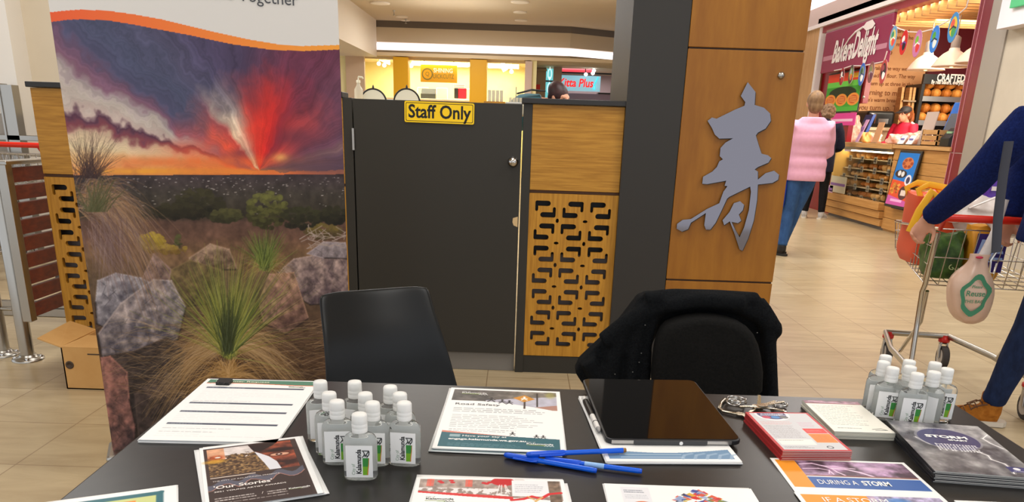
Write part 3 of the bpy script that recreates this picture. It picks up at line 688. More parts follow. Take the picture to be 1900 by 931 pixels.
rock([(570, 470), (600, 448), (640, 450), (652, 480), (600, 478)], (150, 138, 140), (100, 90, 92), 29)
rock([(250, 730), (290, 705), (345, 730), (345, 800), (260, 830)], (70, 58, 54), (40, 34, 32), 30)
rock([(188, 663), (205, 660), (236, 690), (240, 740), (252, 790), (250, 850), (205, 870)], (140, 96, 86), (60, 46, 46), 31)
for i in range(26):                                # dry branches
    x = rn.uniform(560, 640); y = rn.uniform(432, 462); cv.stroke(PX([(x, y), (x+rn.uniform(-22, 22), y-rn.uniform(-6, 10)), (x+rn.uniform(-34, 34), y-rn.uniform(-10, 20))]), .25, (168, 150, 140), .8)
def blade(x, y, ang, ln, droop, col, w, a_=.8):
    P = []; 
    for k in range(7):
        s_ = k/6.; P.append((x+math.cos(ang)*ln*s_, y-math.sin(ang)*ln*s_+droop*ln*s_*s_))
    cv.stroke(PX(P), w*q1, col, a_, w1=w*q1*.4)
def jit(c, d=22): k = rn.uniform(-d, d); return tuple(max(0, min(255, v+k)) for v in c)
def tuft(x, y, n1, l1, straw, green, n2, l2, spread=.55, dark=None, sw=1.5):
    for i in range(n1):                            # drooping straw skirt
        a_ = rn.uniform(-.35, PI+.35); blade(x+rn.gauss(0, 6), y+rn.gauss(0, 6), a_, l1*rn.uniform(.5, 1.1), rn.uniform(.35, 1.05), jit(straw, 34), rn.uniform(.8, sw), rn.uniform(.45, .85))
    for i in range(n2):
        a_ = PI/2+rn.gauss(0, spread); blade(x+rn.gauss(0, 5), y+rn.gauss(0, 5), a_, l2*rn.uniform(.5, 1.05), rn.uniform(0, .25), jit(green if rn.random() < .7 or not dark else dark, 22), rn.uniform(1, 2), rn.uniform(.5, .85))
tuft(492, 492, 120, 60, (140, 112, 66), (110, 122, 58), 220, 74, .42, (66, 74, 40))
for i in range(520): blade(168+rn.gauss(0, 16), 372+rn.gauss(0, 14), PI/2-rn.uniform(.2, 2.1), rn.uniform(60, 140), rn.uniform(.6, 1.5), jit((150, 116, 86) if i % 3 else (112, 92, 84), 30), rn.uniform(.8, 1.6), .7)
for i in range(200): blade(190+rn.gauss(0, 26), 420+rn.gauss(0, 24), -PI/2+rn.uniform(-.1, .8), rn.uniform(50, 110), 0, jit((124, 100, 96), 34), rn.uniform(.7, 1.4), .6)
for i in range(130): blade(165+rn.gauss(0, 10), 330, PI/2+rn.gauss(-.1, .5), rn.uniform(40, 100), rn.uniform(0, .2), jit((62, 46, 46), 14), 1.0, .6)
for i in range(90): blade(176+rn.gauss(0, 10), 392, PI/2+rn.gauss(-.1, .45), rn.uniform(40, 90), .2, jit((84, 84, 54), 16), 1.8, .5)
for i in range(420):                               # straw all over the lower ground
    x = rn.uniform(260, 640); blade(x, rn.uniform(600, 740), rn.uniform(.0, .6) if x > 430 else PI-rn.uniform(0, .6), rn.uniform(50, 120), rn.uniform(.1, .5), jit((150, 122, 88), 44), rn.uniform(.7, 1.3), .5)
tuft(425, 640, 620, 150, (166, 134, 92), (104, 112, 50), 0, 10, sw=1.6)
tuft(425, 700, 260, 120, (172, 134, 82), (104, 112, 50), 0, 10, sw=1.8)
tuft(425, 655, 0, 10, (0, 0, 0), (140, 142, 66), 480, 205, .42, (72, 84, 42))
tuft(422, 650, 0, 10, (0, 0, 0), (58, 66, 36), 120, 120, .16, (44, 50, 30))
t = thing('rollup_banner', 'tall roll-up banner printed with a sunset over rocks and grass trees', 'banner', (BL+BR_)/2)
me = grid_mesh('banner_sheet', cv, lambda u, v: (BL.x+bx.x*bw*u, BL.y+bx.y*bw*u, ZB1+(ZB0-ZB1)*v), ink('banner_print', .5, .25), back=tuple(-bn*.002))
me.transform(Matrix.Translation(-(BL+BR_)/2)); link('banner_sheet', me, t)
mb = MB()
d2 = ray(552, 3); e_ = O_+d2*((BL-O_).dot(bn)/d2.dot(bn))
mb.text('Creating our Future Together', .0505, frame(e_+bn*.002+Vector((0, 0, .002)), bx+Vector((0, 0, -.004)), (0, 0, 1), bn), align='RIGHT', sx=.97)
mb.build('lettering', mat('letter_grey', (70, 72, 76), .5), t)
cb = lambda w, y0, y1, z0, z1: [BL+bx*(bw/2+sx*w/2)+bn*y+Vector((0, 0, z)) for z in (z0, z1) for sx, y in ((-1, y0), (1, y0), (1, y1), (-1, y1))]
BOXF = [(0, 3, 2, 1), (4, 5, 6, 7), (0, 1, 5, 4), (1, 2, 6, 5), (2, 3, 7, 6), (3, 0, 4, 7)]
MB().add(cb(bw+.04, .06, -.1, .012, .1), BOXF).build('base_cassette', M_steel, t, bevel=.012)
mb = MB()
for k in (.15, .85): P_ = BL+bx*bw*k; mb.tube([P_+bn*.14+Vector((0, 0, .007)), P_-bn*.18+Vector((0, 0, .007))], [(.02, .006)]*2, 8, up=(0, 0, 1))
mb.build('swivel_foot', M_steel, t)
P_ = BL+bx*bw*.5-bn*.06; MB().tube([P_+Vector((0, 0, .09)), P_+Vector((0, 0, 2.1))], .012, 8).build('support_pole', M_steel, t)
MB().add(cb(bw+.004, .012, -.012, 2.09, 2.115), BOXF).build('top_rail', M_steel, t, bevel=.004)

# ============================================================ left side: bollard rail, slatted panel, carton, trolleys
def bollard(label, x, y, h):
    t = thing('steel_bollard', label, 'bollard', (x, y, 0))
    MB().lathe([(.033, .01), (.033, h-.01), (.028, h), (.001, h+.004)], 20).build('tube', M_steel, t, local=True)
    MB().lathe([(.075, 0), (.075, .008), (.06, .014), (.04, .02), (.04, .028), (.034, .03)], 24).build('floor_flange', M_steel, t, local=True)
    mb = MB(); [mb.lathe([(.009, .008), (.009, .02), (.005, .023)], 8, X=Matrix.Translation((.058*math.cos(a), .058*math.sin(a), 0))) for a in (.5, 2.1, 3.6, 5.2)]; mb.build('bolt', M_chrome, t, local=True)
    [MB().tube([(.03, 0, z), (.09, .0, z)], .01, 8).build('bracket', M_steel, t, local=True) for z in (h*.25, h*.8)]
    return t
bollard('polished steel post standing beside the slatted timber panel', -2.527, 3.83, 1.0)
bollard('polished steel post at the far left frame edge', -2.70, 3.90, 1.0)
M_mer = noisy('merbau_slat', (116, 46, 20), (88, 30, 14), 3, (1, 6, 16), .4)
t = thing('slatted_panel', 'dark red timber slatted barrier panel in a steel frame', 'barrier', (-2.44, 4.2, .2))
mb = MB().box((-2.462, 3.74, .225), (-2.418, 3.79, 1.0)).box((-2.462, 4.9, .225), (-2.418, 4.94, 1.0)).box((-2.475, 3.73, .985), (-2.405, 4.95, 1.003)).box((-2.46, 4.9, 0), (-2.43, 4.92, .23)); mb.build('steel_frame', M_steel, t, bevel=.003)
for i in range(9):
    z = .24+i*.0825; MB().box((-2.452, 3.785, z), (-2.428, 4.905, z+.069)).build('slat', M_mer, t, bevel=.002)
tag(MB().box((-4.5, 4.72, .0), (-2.5, 4.80, .05)).box((-4.5, 4.74, .05), (-2.5, 4.78, .09)).build('floor_rail', M_steel, bevel=.004), 'low steel trolley rail on the floor at left', 'rail')
M_card = noisy('cardboard', (206, 160, 98), (196, 148, 86), 12, (1, 1, 1), .7, lo=.2, hi=.8)
t = thing('carton', 'open brown cardboard carton beside the banner foot', 'carton', (-1.85, 3.55, 0))
x0, x1, y0, y1, h = -2.085, -1.62, 3.40, 3.72, .2
MB().box((x0, y0, 0), (x1, y0+.006, h)).box((x0, y1-.006, 0), (x1, y1, h)).box((x0, y0, 0), (x0+.006, y1, h)).box((x1-.006, y0, 0), (x1, y1, h)).box((x0, y0, 0), (x1, y1, .006)).build('carton_body', M_card, t)
def flap(a, b_, c, d): 
    n_ = (Vector(b_)-Vector(a)).cross(Vector(d)-Vector(a)).normalized()*.005
    P = [Vector(p) for p in (a, b_, c, d)]; return MB().add(P+[p+n_ for p in P], BOXF).build('flap', M_card, t)
flap((x0, y0, h), (x0, y1, h), (x0-.14, y1+.02, h+.035), (x0-.14, y0+.06, h+.02))
flap((x0, y0, h), (x1, y0, h), (x1-.02, y0+.17, h+.012), (x0+.04, y0+.17, h+.012))
flap((x0, y1, h), (x1, y1, h), (x1, y1+.1, h+.12), (x0+.03, y1+.1, h+.12))
a = ony(129, 677, y0-.002)
MB().lathe([(.019, 0), (.019, .003), (.011, .0035), (.011, .001), (.001, .001)], 18, X=frame((a.x, y0, a.z), (1, 0, 0), (0, 0, 1), (0, -1, 0))).build('round_label', mat('label_brown', (70, 54, 40), .6), t)
MB().box((x0+.12, y0-.001, h-.03), (x0+.2, y0, h-.024)).build('print', mat('label_brown', (70, 54, 40), .6), t)

# ============================================================ round mirrors and papers on the inner counter behind the gate
lo, hi = (-1.35, 5.0, 1.3), (.02, 5.7, 1.36)
t = thing('inner_counter', 'white topped inner counter behind the staff gate', 'counter', (-.6, 5.3, 0))
MB().box(lo, hi).build('counter_top', M_offwhite, t, bevel=.006)
MB().box((-1.3, 5.05, 0), (0, 5.65, 1.3)).build('counter_body', M_black, t)
for i, px in enumerate((693, 755)):
    a = ony(px, 190, 5.2); t = thing('round_mirror', 'round black-rimmed mirror %s peeking over the gate' % ['at left', 'right of the other, nearer the sign,'][i], 'mirror', (a.x, 5.2, 1.362))
    R_ = .082; zc = -.015 if i == 0 else -.008
    X = Matrix.Translation((0, 0, zc))
    ang = [math.asin(-zc/R_)+(PI-2*math.asin(-zc/R_))*k/20 for k in range(21)]
    MB().tube([(R_*math.cos(q), 0, R_*math.sin(q)+zc) for q in ang], .006, 8).build('rim', M_blackp, t, local=True)
    P = [(R_*math.cos(q), R_*math.sin(q)+zc) for q in ang]
    MB().prism(P, -.003, .003, X=frame((0, 0, 0), (1, 0, 0), (0, 0, 1))).build('mirror_glass', mat('frosted_white', (226, 222, 206), .3), t, local=True)
    MB().lathe([(.008, R_+zc), (.006, R_+zc+.012), (.002, R_+zc+.024)], 10).build('finial', M_blackp, t, local=True)
for i, (px, py, w, d, rz) in enumerate([(690, 180, .17, .14, .2), (715, 182, .16, .12, -.3)]):
    a = ony(px, py, 5.3); t = tag(MB().box((-w/2, -d/2, 0), (w/2, d/2, .004+.004*i)).box((-w/2+.01, -d/2+.01, .004+.004*i), (w/2-.004, d/2, .009+.004*i)).build('loose_papers', M_paper, local=True), 'loose white papers on the inner counter, %s' % ['left pile', 'pile nearest the sign'][i], 'papers')
    t.location = (a.x, 5.35, 1.361); t.rotation_euler = (0, 0, rz)
for i, (px, w) in enumerate(((920, .1), (957, .085))):
    a = ony(px, 185, 5.2); t = thing('card_holder', ['clear card holder with white cards on wooden base', 'smaller wire card holder beside the right screen'][i], 'holder', (a.x, 5.2, 1.36))
    hh = .085 if i == 0 else .045
    MB().box((-w*.75, -.03, 0), (w*.6, .04, .018)).build('base', M_wood if i == 0 else M_steel, t, local=True, bevel=.002)
    for k in range(4): MB().box((-w/2+k*w/4, -.02+.004*k, .018), (-w/2+(k+.82)*w/4, -.016+.004*k, hh)).build('card', mat('card_white', (222, 214, 190), .6), t, local=True)
    if i: MB().tube([(0, .03, .018), (0, .03, .11)], .003, 6).build('rod', M_steel, t, local=True)
a = ony(660, 185, 5.15)
t = thing('pump_bottle', 'clear pump bottle left of the round mirrors', 'bottle', (a.x+.02, 5.15, 1.36))
MB().lathe([(.026, 0), (.028, .01), (.027, .06), (.012, .085), (.01, .1)], 16).build('bottle_body', mat('pale_clear', (226, 214, 190), .15, alpha=.75), t, local=True)
MB().lathe([(.013, .1), (.013, .115), (.004, .118), (.004, .135)], 12).tube([(0, 0, .135), (.025, 0, .133), (.03, 0, .125)], .005, 8).build('pump', M_offwhite, t, local=True)

# ============================================================ the black table
TZ = .75
t = thing('folding_table', 'black topped folding table covered in leaflets', 'table', (.135, 1.0, 0))
TX0, TX1, TY0, TY1 = -.588, .858, .70, 1.425
MB().box((TX0, TY0, TZ-.028), (TX1, TY1, TZ)).build('tabletop', noisy('table_laminate', (38, 35, 33), (33, 31, 29), 40, rough=.34, spec=.4), t, bevel=.004)
for x in (TX0+.12, TX1-.12):
    for y in (TY0+.09, TY1-.09): MB().tube([(x, y, TZ-.03), (x, y, .012)], .014, 10).lathe([(.018, 0), (.018, .03)], 10, X=Matrix.Translation((x, y, 0))).build('leg', M_dark, t)
    MB().tube([(x, TY0+.09, .16), (x, TY1-.09, .16)], .011, 8).build('cross_bar', M_dark, t)

# ============================================================ chairs behind the table
def curved_panel(rows, th, m, name, parent):
    """rows: lists of points (front face); thickened along +y"""
    nu = len(rows[0]); mb = MB()
    mb.loft(rows, caps=False, closed=False)
    o = mb.build(name, m, parent); md = o.modifiers.new('solid', 'SOLIDIFY'); md.thickness = th; md.offset = 0
    md = o.modifiers.new('sub', 'SUBSURF'); md.levels = 2; md.render_levels = 2
    return o
M_chair = mat('chair_shell', (14, 15, 15), .34, spec=.4)
t = thing('shell_chair', 'black plastic shell chair behind the sanitiser bottles', 'chair', (-.33, 1.62, 0))
ex = Vector((.935, .355, 0)); ey = Vector((-.355, .935, 0)); C0 = Vector((-.318, 1.80, 0))
rows = []
for k, (z, hw_l, hw_r, dy, cur) in enumerate([(.862, .136, .122, .06, .03), (.857, .142, .128, .055, .03), (.81, .142, .134, .035, .032), (.74, .141, .15, .01, .034), (.66, .142, .168, -.012, .036), (.56, .15, .19, -.03, .04), (.49, .165, .2, -.05, .045), (.455, .17, .2, -.09, .04), (.44, .18, .205, -.2, .02), (.443, .18, .205, -.33, .012), (.435, .175, .2, -.40, .0), (.41, .17, .195, -.42, .0)]):
    row = []
    for i in range(9):
        u = -1+i/4.; w_ = hw_l if u < 0 else hw_r
        dz = (.0 if k > 1 else -.006*(abs(u) > .9)+.006*u*u)
        q = C0+ex*(u*w_)+ey*(dy-cur*u*u*.8) if k < 8 else C0+ex*(u*w_)+ey*dy
        row.append(q+Vector((0, 0, z-(.018-.004*u if k < 3 else 0)+dz+(cur*.4*u*u if k >= 7 else 0))))
    rows.append(row)
curved_panel(rows, .012, M_chair, 'seat_shell', t)
for sx in (-.15, .17):
    for sy in (-.05, -.36): a = C0+ex*sx+ey*sy; b_ = C0+ex*sx*1.2+ey*(sy+(-.04 if sy < -.1 else .05)); MB().tube([a+Vector((0, 0, .425)), b_+Vector((0, 0, .008))], .011, 10).lathe([(.014, 0), (.014, .02)], 10, X=Matrix.Translation(b_)).build('leg', M_dark, t)
M_cloth = noisy('black_upholstery', (24, 23, 22), (17, 17, 16), 160, rough=.9, spec=.15, bump=.3)
t = thing('padded_chair', 'black padded office chair under the draped jacket', 'chair', (.47, 1.72, 0))
YB = 1.80
arch = [ony(x, y, YB) for x, y in [(1203, 760), (1207, 690), (1212, 640), (1222, 606), (1248, 588), (1300, 581), (1352, 586), (1388, 602), (1405, 630), (1412, 680), (1416, 760)]]
P2 = [(p.x, p.z) for p in arch]
mb = MB(); n_ = len(P2)
for k, (y, s_) in enumerate([(YB+.05, .9), (YB+.045, .97), (YB+.015, 1), (YB-.01, .985), (YB-.022, .93), (YB-.026, .8)]):
    pass
cxm = sum(p[0] for p in P2)/n_; czm = sum(p[1] for p in P2)/n_
mb.loft([[(cxm+(x-cxm)*s_, y+.02*((x-cxm)/.15)**2*-1, czm+(z-czm)*s_) for x, z in P2] for y, s_ in [(YB+.05, .88), (YB+.045, .97), (YB+.01, 1), (YB-.012, .985), (YB-.026, .93), (YB-.03, .8)]])
mb.build('backrest', M_cloth, t, sub=1)
MB().box((.27, 1.45, .43), (.68, 1.82, .49)).build('seat', M_cloth, t, bevel=.025, seg=4)
MB().tube([(.47, 1.83, .46), (.47, 1.9, .5), (.47, 1.87, .64)], (.03, .03, .03), 10).build('back_bar', M_dark, t)
MB().lathe([(.025, .09), (.025, .3), (.018, .3), (.018, .43)], 14, X=Matrix.Translation((.47, 1.65, 0))).build('gas_column', M_dark, t)
for k in range(5):
    a = 2*PI*k/5+.3; c_ = Vector((.47, 1.65, 0)); e_ = c_+Vector((math.cos(a), math.sin(a), 0))*.27
    L_ = MB().tube([c_+Vector((0, 0, .11)), e_+Vector((0, 0, .075))], [(.022, .018), (.014, .012)], 8, up=(0, 0, 1)).build('leg', M_dark, t)
    MB().tube([e_+Vector((-.011, 0, .026)), e_+Vector((.011, 0, .026))], .026, 14).tube([e_+Vector((0, 0, .03)), e_+Vector((0, 0, .075))], .007, 6).build('castor', M_blackp, L_)
# jacket draped over the padded chair
M_jacket = noisy('black_fleece', (25, 27, 29), (16, 17, 19), 220, rough=.95, spec=.1, bump=.4)
YJ = 1.845
J = lambda P, y=YJ: [ony(a_, b_, y) for a_, b_ in P]
def slab(mb, P, ya, yb):
    q = J(P, ya); mb.prism([(p.x, p.z) for p in q], -(yb), -(ya), X=frame((0, 0, 0), (1, 0, 0), (0, 0, 1)))
mb = MB()
slab(mb, [(1187, 552), (1205, 545), (1300, 550), (1408, 553), (1416, 566), (1432, 640), (1439, 740), (1402, 740), (1408, 640), (1385, 605), (1300, 590), (1230, 600), (1205, 650), (1190, 740), (1095, 735), (1067, 692), (1076, 672), (1120, 630), (1152, 598)], YJ, YJ+.055)
for P, r_ in [([(1120, 634), (1160, 602), (1210, 572), (1260, 560), (1310, 558), (1370, 564), (1412, 582), (1424, 602)], .024), ([(1196, 556), (1250, 551), (1330, 553), (1405, 558)], .022), ([(1405, 560), (1420, 580), (1434, 604), (1440, 612)], .02), ([(1425, 590), (1428, 650), (1432, 745)], .018), ([(1160, 606), (1140, 660), (1128, 740)], .022), ([(1190, 590), (1176, 660), (1170, 740)], .02), ([(1212, 590), (1200, 640), (1196, 745)], .014), ([(1090, 668), (1110, 700), (1130, 745)], .022)]:
    mb.tube(J(P, YJ-.012), r_, 10)
mb.tube(J([(1230, 566), (1300, 556), (1380, 562)], YJ-.03), .02, 10)
for p in J([(1441, 612)], YJ): mb.ell(p, (.012, .03, .02), 10)
me = blob(mb, .006, 6); me.materials.clear(); me.materials.append(M_jacket); me.transform(Matrix.Translation((-.42, -1.86, -.6)))
t = tag(link('jacket', me, None, Vector((.42, 1.86, .6))), 'black fleece jacket draped over the padded chair back', 'jacket')
mb = MB(); rn2 = random.Random(3)
for x, y in [(1197, 603), (1250, 572), (1186, 672), (1190, 655), (1174, 690), (1141, 694), (1405, 617), (1338, 550)]: mb.ell(ony(x, y, YJ-.037)-Vector((0, 0, 0)), (.0016, .0008, .0014), 6)
mb.build('lint', mat('lint_grey', (120, 120, 116), .8), t)

# ============================================================ leaflets
INKP = ink('print_paper', .42, .3)
GREEN, TEAL, ORANGE = (84, 132, 110), (44, 98, 110), (226, 120, 80)
def place(TL, TR, BL_, z, w=None, h=None):
    a, b_, c_ = onz(*TL, z), onz(*TR, z), onz(*BL_, z)
    rz = math.atan2(b_.y-a.y, b_.x-a.x); W_ = w or (b_-a).length; H_ = h or (c_-a).length
    u = Vector((math.cos(rz), math.sin(rz), 0)); v = Vector((math.sin(rz), -math.cos(rz), 0))
    c0 = (a+b_)/2+v*H_/2; c0.z = z
    return c0, W_, H_, rz
def letter(parent, w, h, items, z):
    """items: (text, size, u, v, colour, align, bold, sx, rot) in sheet units; one mesh per colour"""
    by = {}
    for it in items: by.setdefault(it[4], []).append(it)
    mats = []; mb = MB()
    for c_, its in by.items():
        mats.append(mat('letters_%d_%d_%d' % c_, c_, .5))
        for (s_, sz, u, v, _, al, bo, sx, rot) in its:
            mb.text(s_, sz, Matrix.Translation((u-w/2, h/2-v, z)) @ Matrix.Rotation(rot, 4, 'Z'), len(mats)-1, al, bo, 1., sx)
    return mb.build('lettering', mats, parent, local=True)
def wav(a, f, p=0): return lambda u, v: a*(np.sin(u*f+p)*.5+.5)*(np.abs(v-.5)*2)**2
ORD = ['second', 'third', 'fourth', 'fifth', 'sixth', 'seventh', 'eighth']
def stack(name, what, cat, group, cv, c0, rz, n, dt, jit_, seed, texts=(), curl=None, side=M_paper, lowcv=None, ink_=None):
    """n sheets, the printed one on top; every sheet is a thing of its own"""
    rg_ = random.Random(seed); w, h = cv.w/100, cv.h/100; z0 = TZ
    low = Canvas(cv.w, cv.h, 1.2); 
    if lowcv: lowcv(low)
    lowm = None
    for i in range(n):
        top = i == n-1; k = 0 if top else jit_
        dx, dy, dr = rg_.uniform(-k, k), rg_.uniform(-k, k), rg_.uniform(-k, k)*4
        def pos(u, v, W_=w, H_=h): 
            zz = np.full(u.shape, dt*.9)
            if curl: zz = zz+curl(u, v)
            return (u-.5)*W_, (.5-v)*H_, zz
        if top: me = grid_mesh(name, cv, pos, ink_ or INKP, back=(0, 0, -dt*.9))
        else:
            if lowm is None: lowm = grid_mesh(name, low, pos, INKP, back=(0, 0, -dt*.9))
            me = lowm
        o = link(name, me, None, (c0.x+dx, c0.y+dy, z0+i*dt)); o.rotation_euler = (0, 0, rz+dr)
        pl = 'topmost' if top else ('bottom' if i == 0 else ORD[n-2-i]+' from top')
        tag(o, (what[0] if top else '%s, %s of its stack' % (what[1], pl)), cat, group)
    if texts: letter(o, w, h, texts, dt*.9+.0004+(0 if not curl else 0))
    return o
def logo(cv, u, v, s_, white=False):              # green bar and bird mark under the city name
    c = (250, 250, 248) if white else (40, 44, 40)
    cv.poly([(u, v+s_*.16), (u+s_*3.0, v+s_*.16), (u+s_*2.7, v+s_*.42), (u, v+s_*.3)], (128, 150, 70))
    for k in range(3): cv.stroke([(u+s_*(2.6+.45*k), v+s_*.5), (u+s_*(2.8+.45*k), v+s_*.2), (u+s_*(3.0+.45*k), v+s_*.55)], s_*.1, c)
def logot(u, v, s_, c): return [('Kalamunda', s_*.62, u, v-s_*.12, c, 'LEFT', .02, 1.25, 0), ('City of', s_*.34, u, v-s_*.62, c, 'LEFT', 0, 1.2, 0)]
INKC = (46, 48, 56)

# --- customer request form
c0, w, h, rz = place((392, 702), (600, 710), (275, 818), TZ+.004, .212, .303)
cv = Canvas(21.2, 30.3, 11); bar = (76, 84, 100)
xs = np.linspace(0, 20.2, 30); wv = [2.5-.35*math.sin((x/20.2)*PI*1.6) for x in xs]
cv.poly([(.7, .5), (20.9, .5)]+[(.7+x, y+.35) for x, y in zip(xs[::-1], wv[::-1])], ORANGE); cv.poly([(.7, .5), (20.9, .5)]+[(.7+x, y) for x, y in zip(xs[::-1], wv[::-1])], GREEN)
for y in (4.7, 13.0, 17.2, 22.8): cv.rect(1.6, y, 19.4, y+.75, bar); cv.lines(1.8, y+.2, 9, y+.6, 1, (200, 205, 212), .25, int(y), a=.6)
for y, n_ in ((6, 9), (14.4, 3), (18.6, 5), (24, 6)): cv.lines(1.7, y, 19, y+n_*.8, n_, (198, 198, 200), .14, n_, .7, .45)
for y in (12.3, 25.2, 26.6): cv.lines(1.7, y-.2, 15, y+.2, 1, (150, 152, 156), .16, int(y), .5, .7)
cv.rect(1.6, 5.5, 19.4, 5.56, (210, 210, 212)); logo(cv, 16.3, 3.8, .8)
txt = [('Customer Request', .0085, .02, .0145, (246, 240, 214), 'LEFT', .025, 1.55, 0)]+logot(.163, .0385, .008, (70, 84, 60))
o = stack('request_form', ('white customer request form with green header under binder clip', 'white request form sheet'), 'form', 'customer request forms at the left table edge', cv, c0, rz+.045, 5, .0011, .0016, 3, txt)
cl = onz(417, 704, TZ+.012)
t = thing('binder_clip', 'small black binder clip on top of the request forms', 'clip', (cl.x, cl.y-.002, TZ+.0062))
MB().prism([(-.012, -.006), (.008, -.0042), (.012, 0), (.008, .006), (-.012, .0035)], -.0125, .0125, X=frame((0, 0, .001), (0, 1, 0), (0, 0, 1), (1, 0, 0))).build('clip_body', M_blackp, t, local=True, bevel=.001)
MB().tube([(-.006, -.008, .004), (-.005, -.022, .005), (.005, -.022, .005), (.006, -.008, .004)], .0009, 6).build('wire_handle', M_blackp, t, local=True)

# --- Our Stories card
c0, w, h, rz = place((369.6, 833), (555.7, 810.5), (352, 938), TZ+.004, .148, .21)
cv = Canvas(14.8, 21, 17); cv.rect(.55, .75, 14.0, 21, (66, 52, 48)); X_, Y_ = cv.grid()
T1 = fbm(cv.H, cv.W, 20, 14, 5, 41); T2 = fbm(cv.H, cv.W, 60, 44, 4, 42)
hill = 4.2+(X_-6)*(-.12)+(T1-.5)*4
k = np.clip((T2-.35)*2.4, 0, 1)[..., None]; gnd = np.array((176, 140, 90.))*k+np.array((70, 50, 36.))*(1-k)
skyc = np.array((228, 218, 214.))*(.8+.3*T1[..., None]); skyc = np.where((X_ < 3.4)[..., None], skyc*np.array((1.0, .78, .62)), skyc)
leftp = np.where((Y_ > hill)[..., None], gnd, skyc)
inl = (X_ > 1.0) & (X_ < 13.2) & (Y_ > 1.2) & (Y_ < 11.2)
cv.a = np.where((inl & (X_ < 9.4))[..., None], leftp, cv.a)
cv.ell(2.2, 4.6, 1.1, .9, (190, 84, 40), .8, .4); cv.ell(1.9, 5.9, 1.4, .7, (216, 160, 50), .8, .4); cv.ell(2.4, 4.5, .4, .25, (226, 220, 210))
tear = [(6.9, 1.2), (7.2, 2.6), (7.6, 4.2), (8.2, 5.6), (8.8, 7.0), (9.6, 8.2), (10.2, 9.4), (10.5, 11.2), (13.2, 11.2), (13.2, 1.2)]
fc = np.clip(.5+(T1-.5)*1.2+np.sin(Y_*1.1+.6)*.35, 0, 1)[..., None]; face = np.array((214, 106, 70.))*fc+np.array((50, 26, 22.))*(1-fc)
q = cv._bb(6.9, 1.2, 13.2, 11.2); cv.poly(tear, None, 1, lambda x, y: face[q[0]])
cv.poly([(6.9, 1.2), (7.6, 3.8), (8.4, 4.2), (10.4, 2.4), (11.2, 1.2)], (30, 22, 20), .9)
cv.ell(11.2, 4.4, 2.2, .65, (34, 20, 16), .9, .3); cv.ell(11.0, 6.0, 1.9, .8, (52, 24, 18), .8, .3); cv.ell(11, 6.05, 1.35, .5, (226, 170, 140)); cv.ell(10.9, 6.05, .5, .45, (70, 30, 20)); cv.ell(10.9, 6.0, .2, .2, (240, 220, 210))
cv.poly([(7.6, 4.0), (8.4, 5.0), (9.4, 6.4), (10.3, 8.6), (10.6, 11.2), (9.0, 11.2), (8.5, 8.4), (8.0, 6.2)], (226, 226, 232))
cv.rect(.55, 11.2, 13.6, 11.5, (66, 52, 48)); cv.rect(1.0, 11.5, 7.0, 11.75, (224, 206, 190))
ys = [(x, 13.4-x*.12+.8*math.sin(x*1.7)) for x in np.linspace(.55, 13.6, 24)]
cv.poly(ys+[(13.6, 16.0), (.55, 16.4)], (104, 110, 130), .7); cv.poly([(x, y+1.6) for x, y in ys]+[(13.6, 21), (.55, 21)], (60, 47, 44))
cv.stroke([(x, y+1.6+.2*math.sin(3*x)) for x, y in ys], .12, (216, 150, 130), .8); logo(cv, 10.6, 18.3, .65, True)
W_ = (240, 232, 226); cv.lines(1.2, 17.9, 6.4, 19.2, 2, W_, .3, 3, .2); cv.lines(7.8, 17.9, 10.4, 19.2, 2, W_, .3, 4, .2); cv.lines(1.2, 19.4, 11, 20, 1, (206, 196, 190), .2, 5, .1)
txt = [("'Our Stories'", .0135, .012, .149, W_, 'LEFT', .02, 1.1, 0), ('THE CITY OF KALAMUNDA PRESENTS', .0042, .012, .1285, W_, 'LEFT', 0, 1.25, 0), ('2021 YOUNG ARTIST AWARDS', .0052, .012, .1625, W_, 'LEFT', .01, 1.3, 0), ('Kalamunda', .0056, .106, .1835, (240, 240, 236), 'LEFT', .02, 1.15, 0), ('/', .009, .072, .184, W_, 'CENTER', 0, 1, 0)]
stack('event_card', ('brown Our Stories card with torn photo and an eye', 'white edged event card'), 'card', 'event cards in front of the request forms', cv, c0, rz, 5, .0011, .006, 5, txt)

# --- teal bordered sheet at the lower left
c0, w, h, rz = place((118, 931), (328, 899), (100, 1050), TZ+.003, .21, .297)
a = onz(328, 899, TZ+.003); b_ = onz(120, 927, TZ+.003); rz = math.atan2(a.y-b_.y, a.x-b_.x); u_ = Vector((math.cos(rz), math.sin(rz), 0)); c0 = a-u_*.105+Vector((math.sin(rz), -math.cos(rz), 0))*.1485
cv = Canvas(21, 29.7, 8); cv.rect(1.6, 1.3, 19.3, 28.4, (48, 106, 116)); cv.ell(19.0, 1.6, .4, .4, (48, 106, 116)); cv.rect(2.5, 2.4, 18.4, 27.4, (206, 212, 140)); cv.rect(4.6, 3.2, 16.0, 14, (240, 146, 58)); cv.rect(4, 16, 17, 25, (226, 236, 220))
stack('notice_sheet', ('white sheet with teal border and orange panel at lower left', 'plain white notice sheet'), 'sheet', 'bordered sheets at the front left corner', cv, c0, rz, 3, .001, .005, 8)

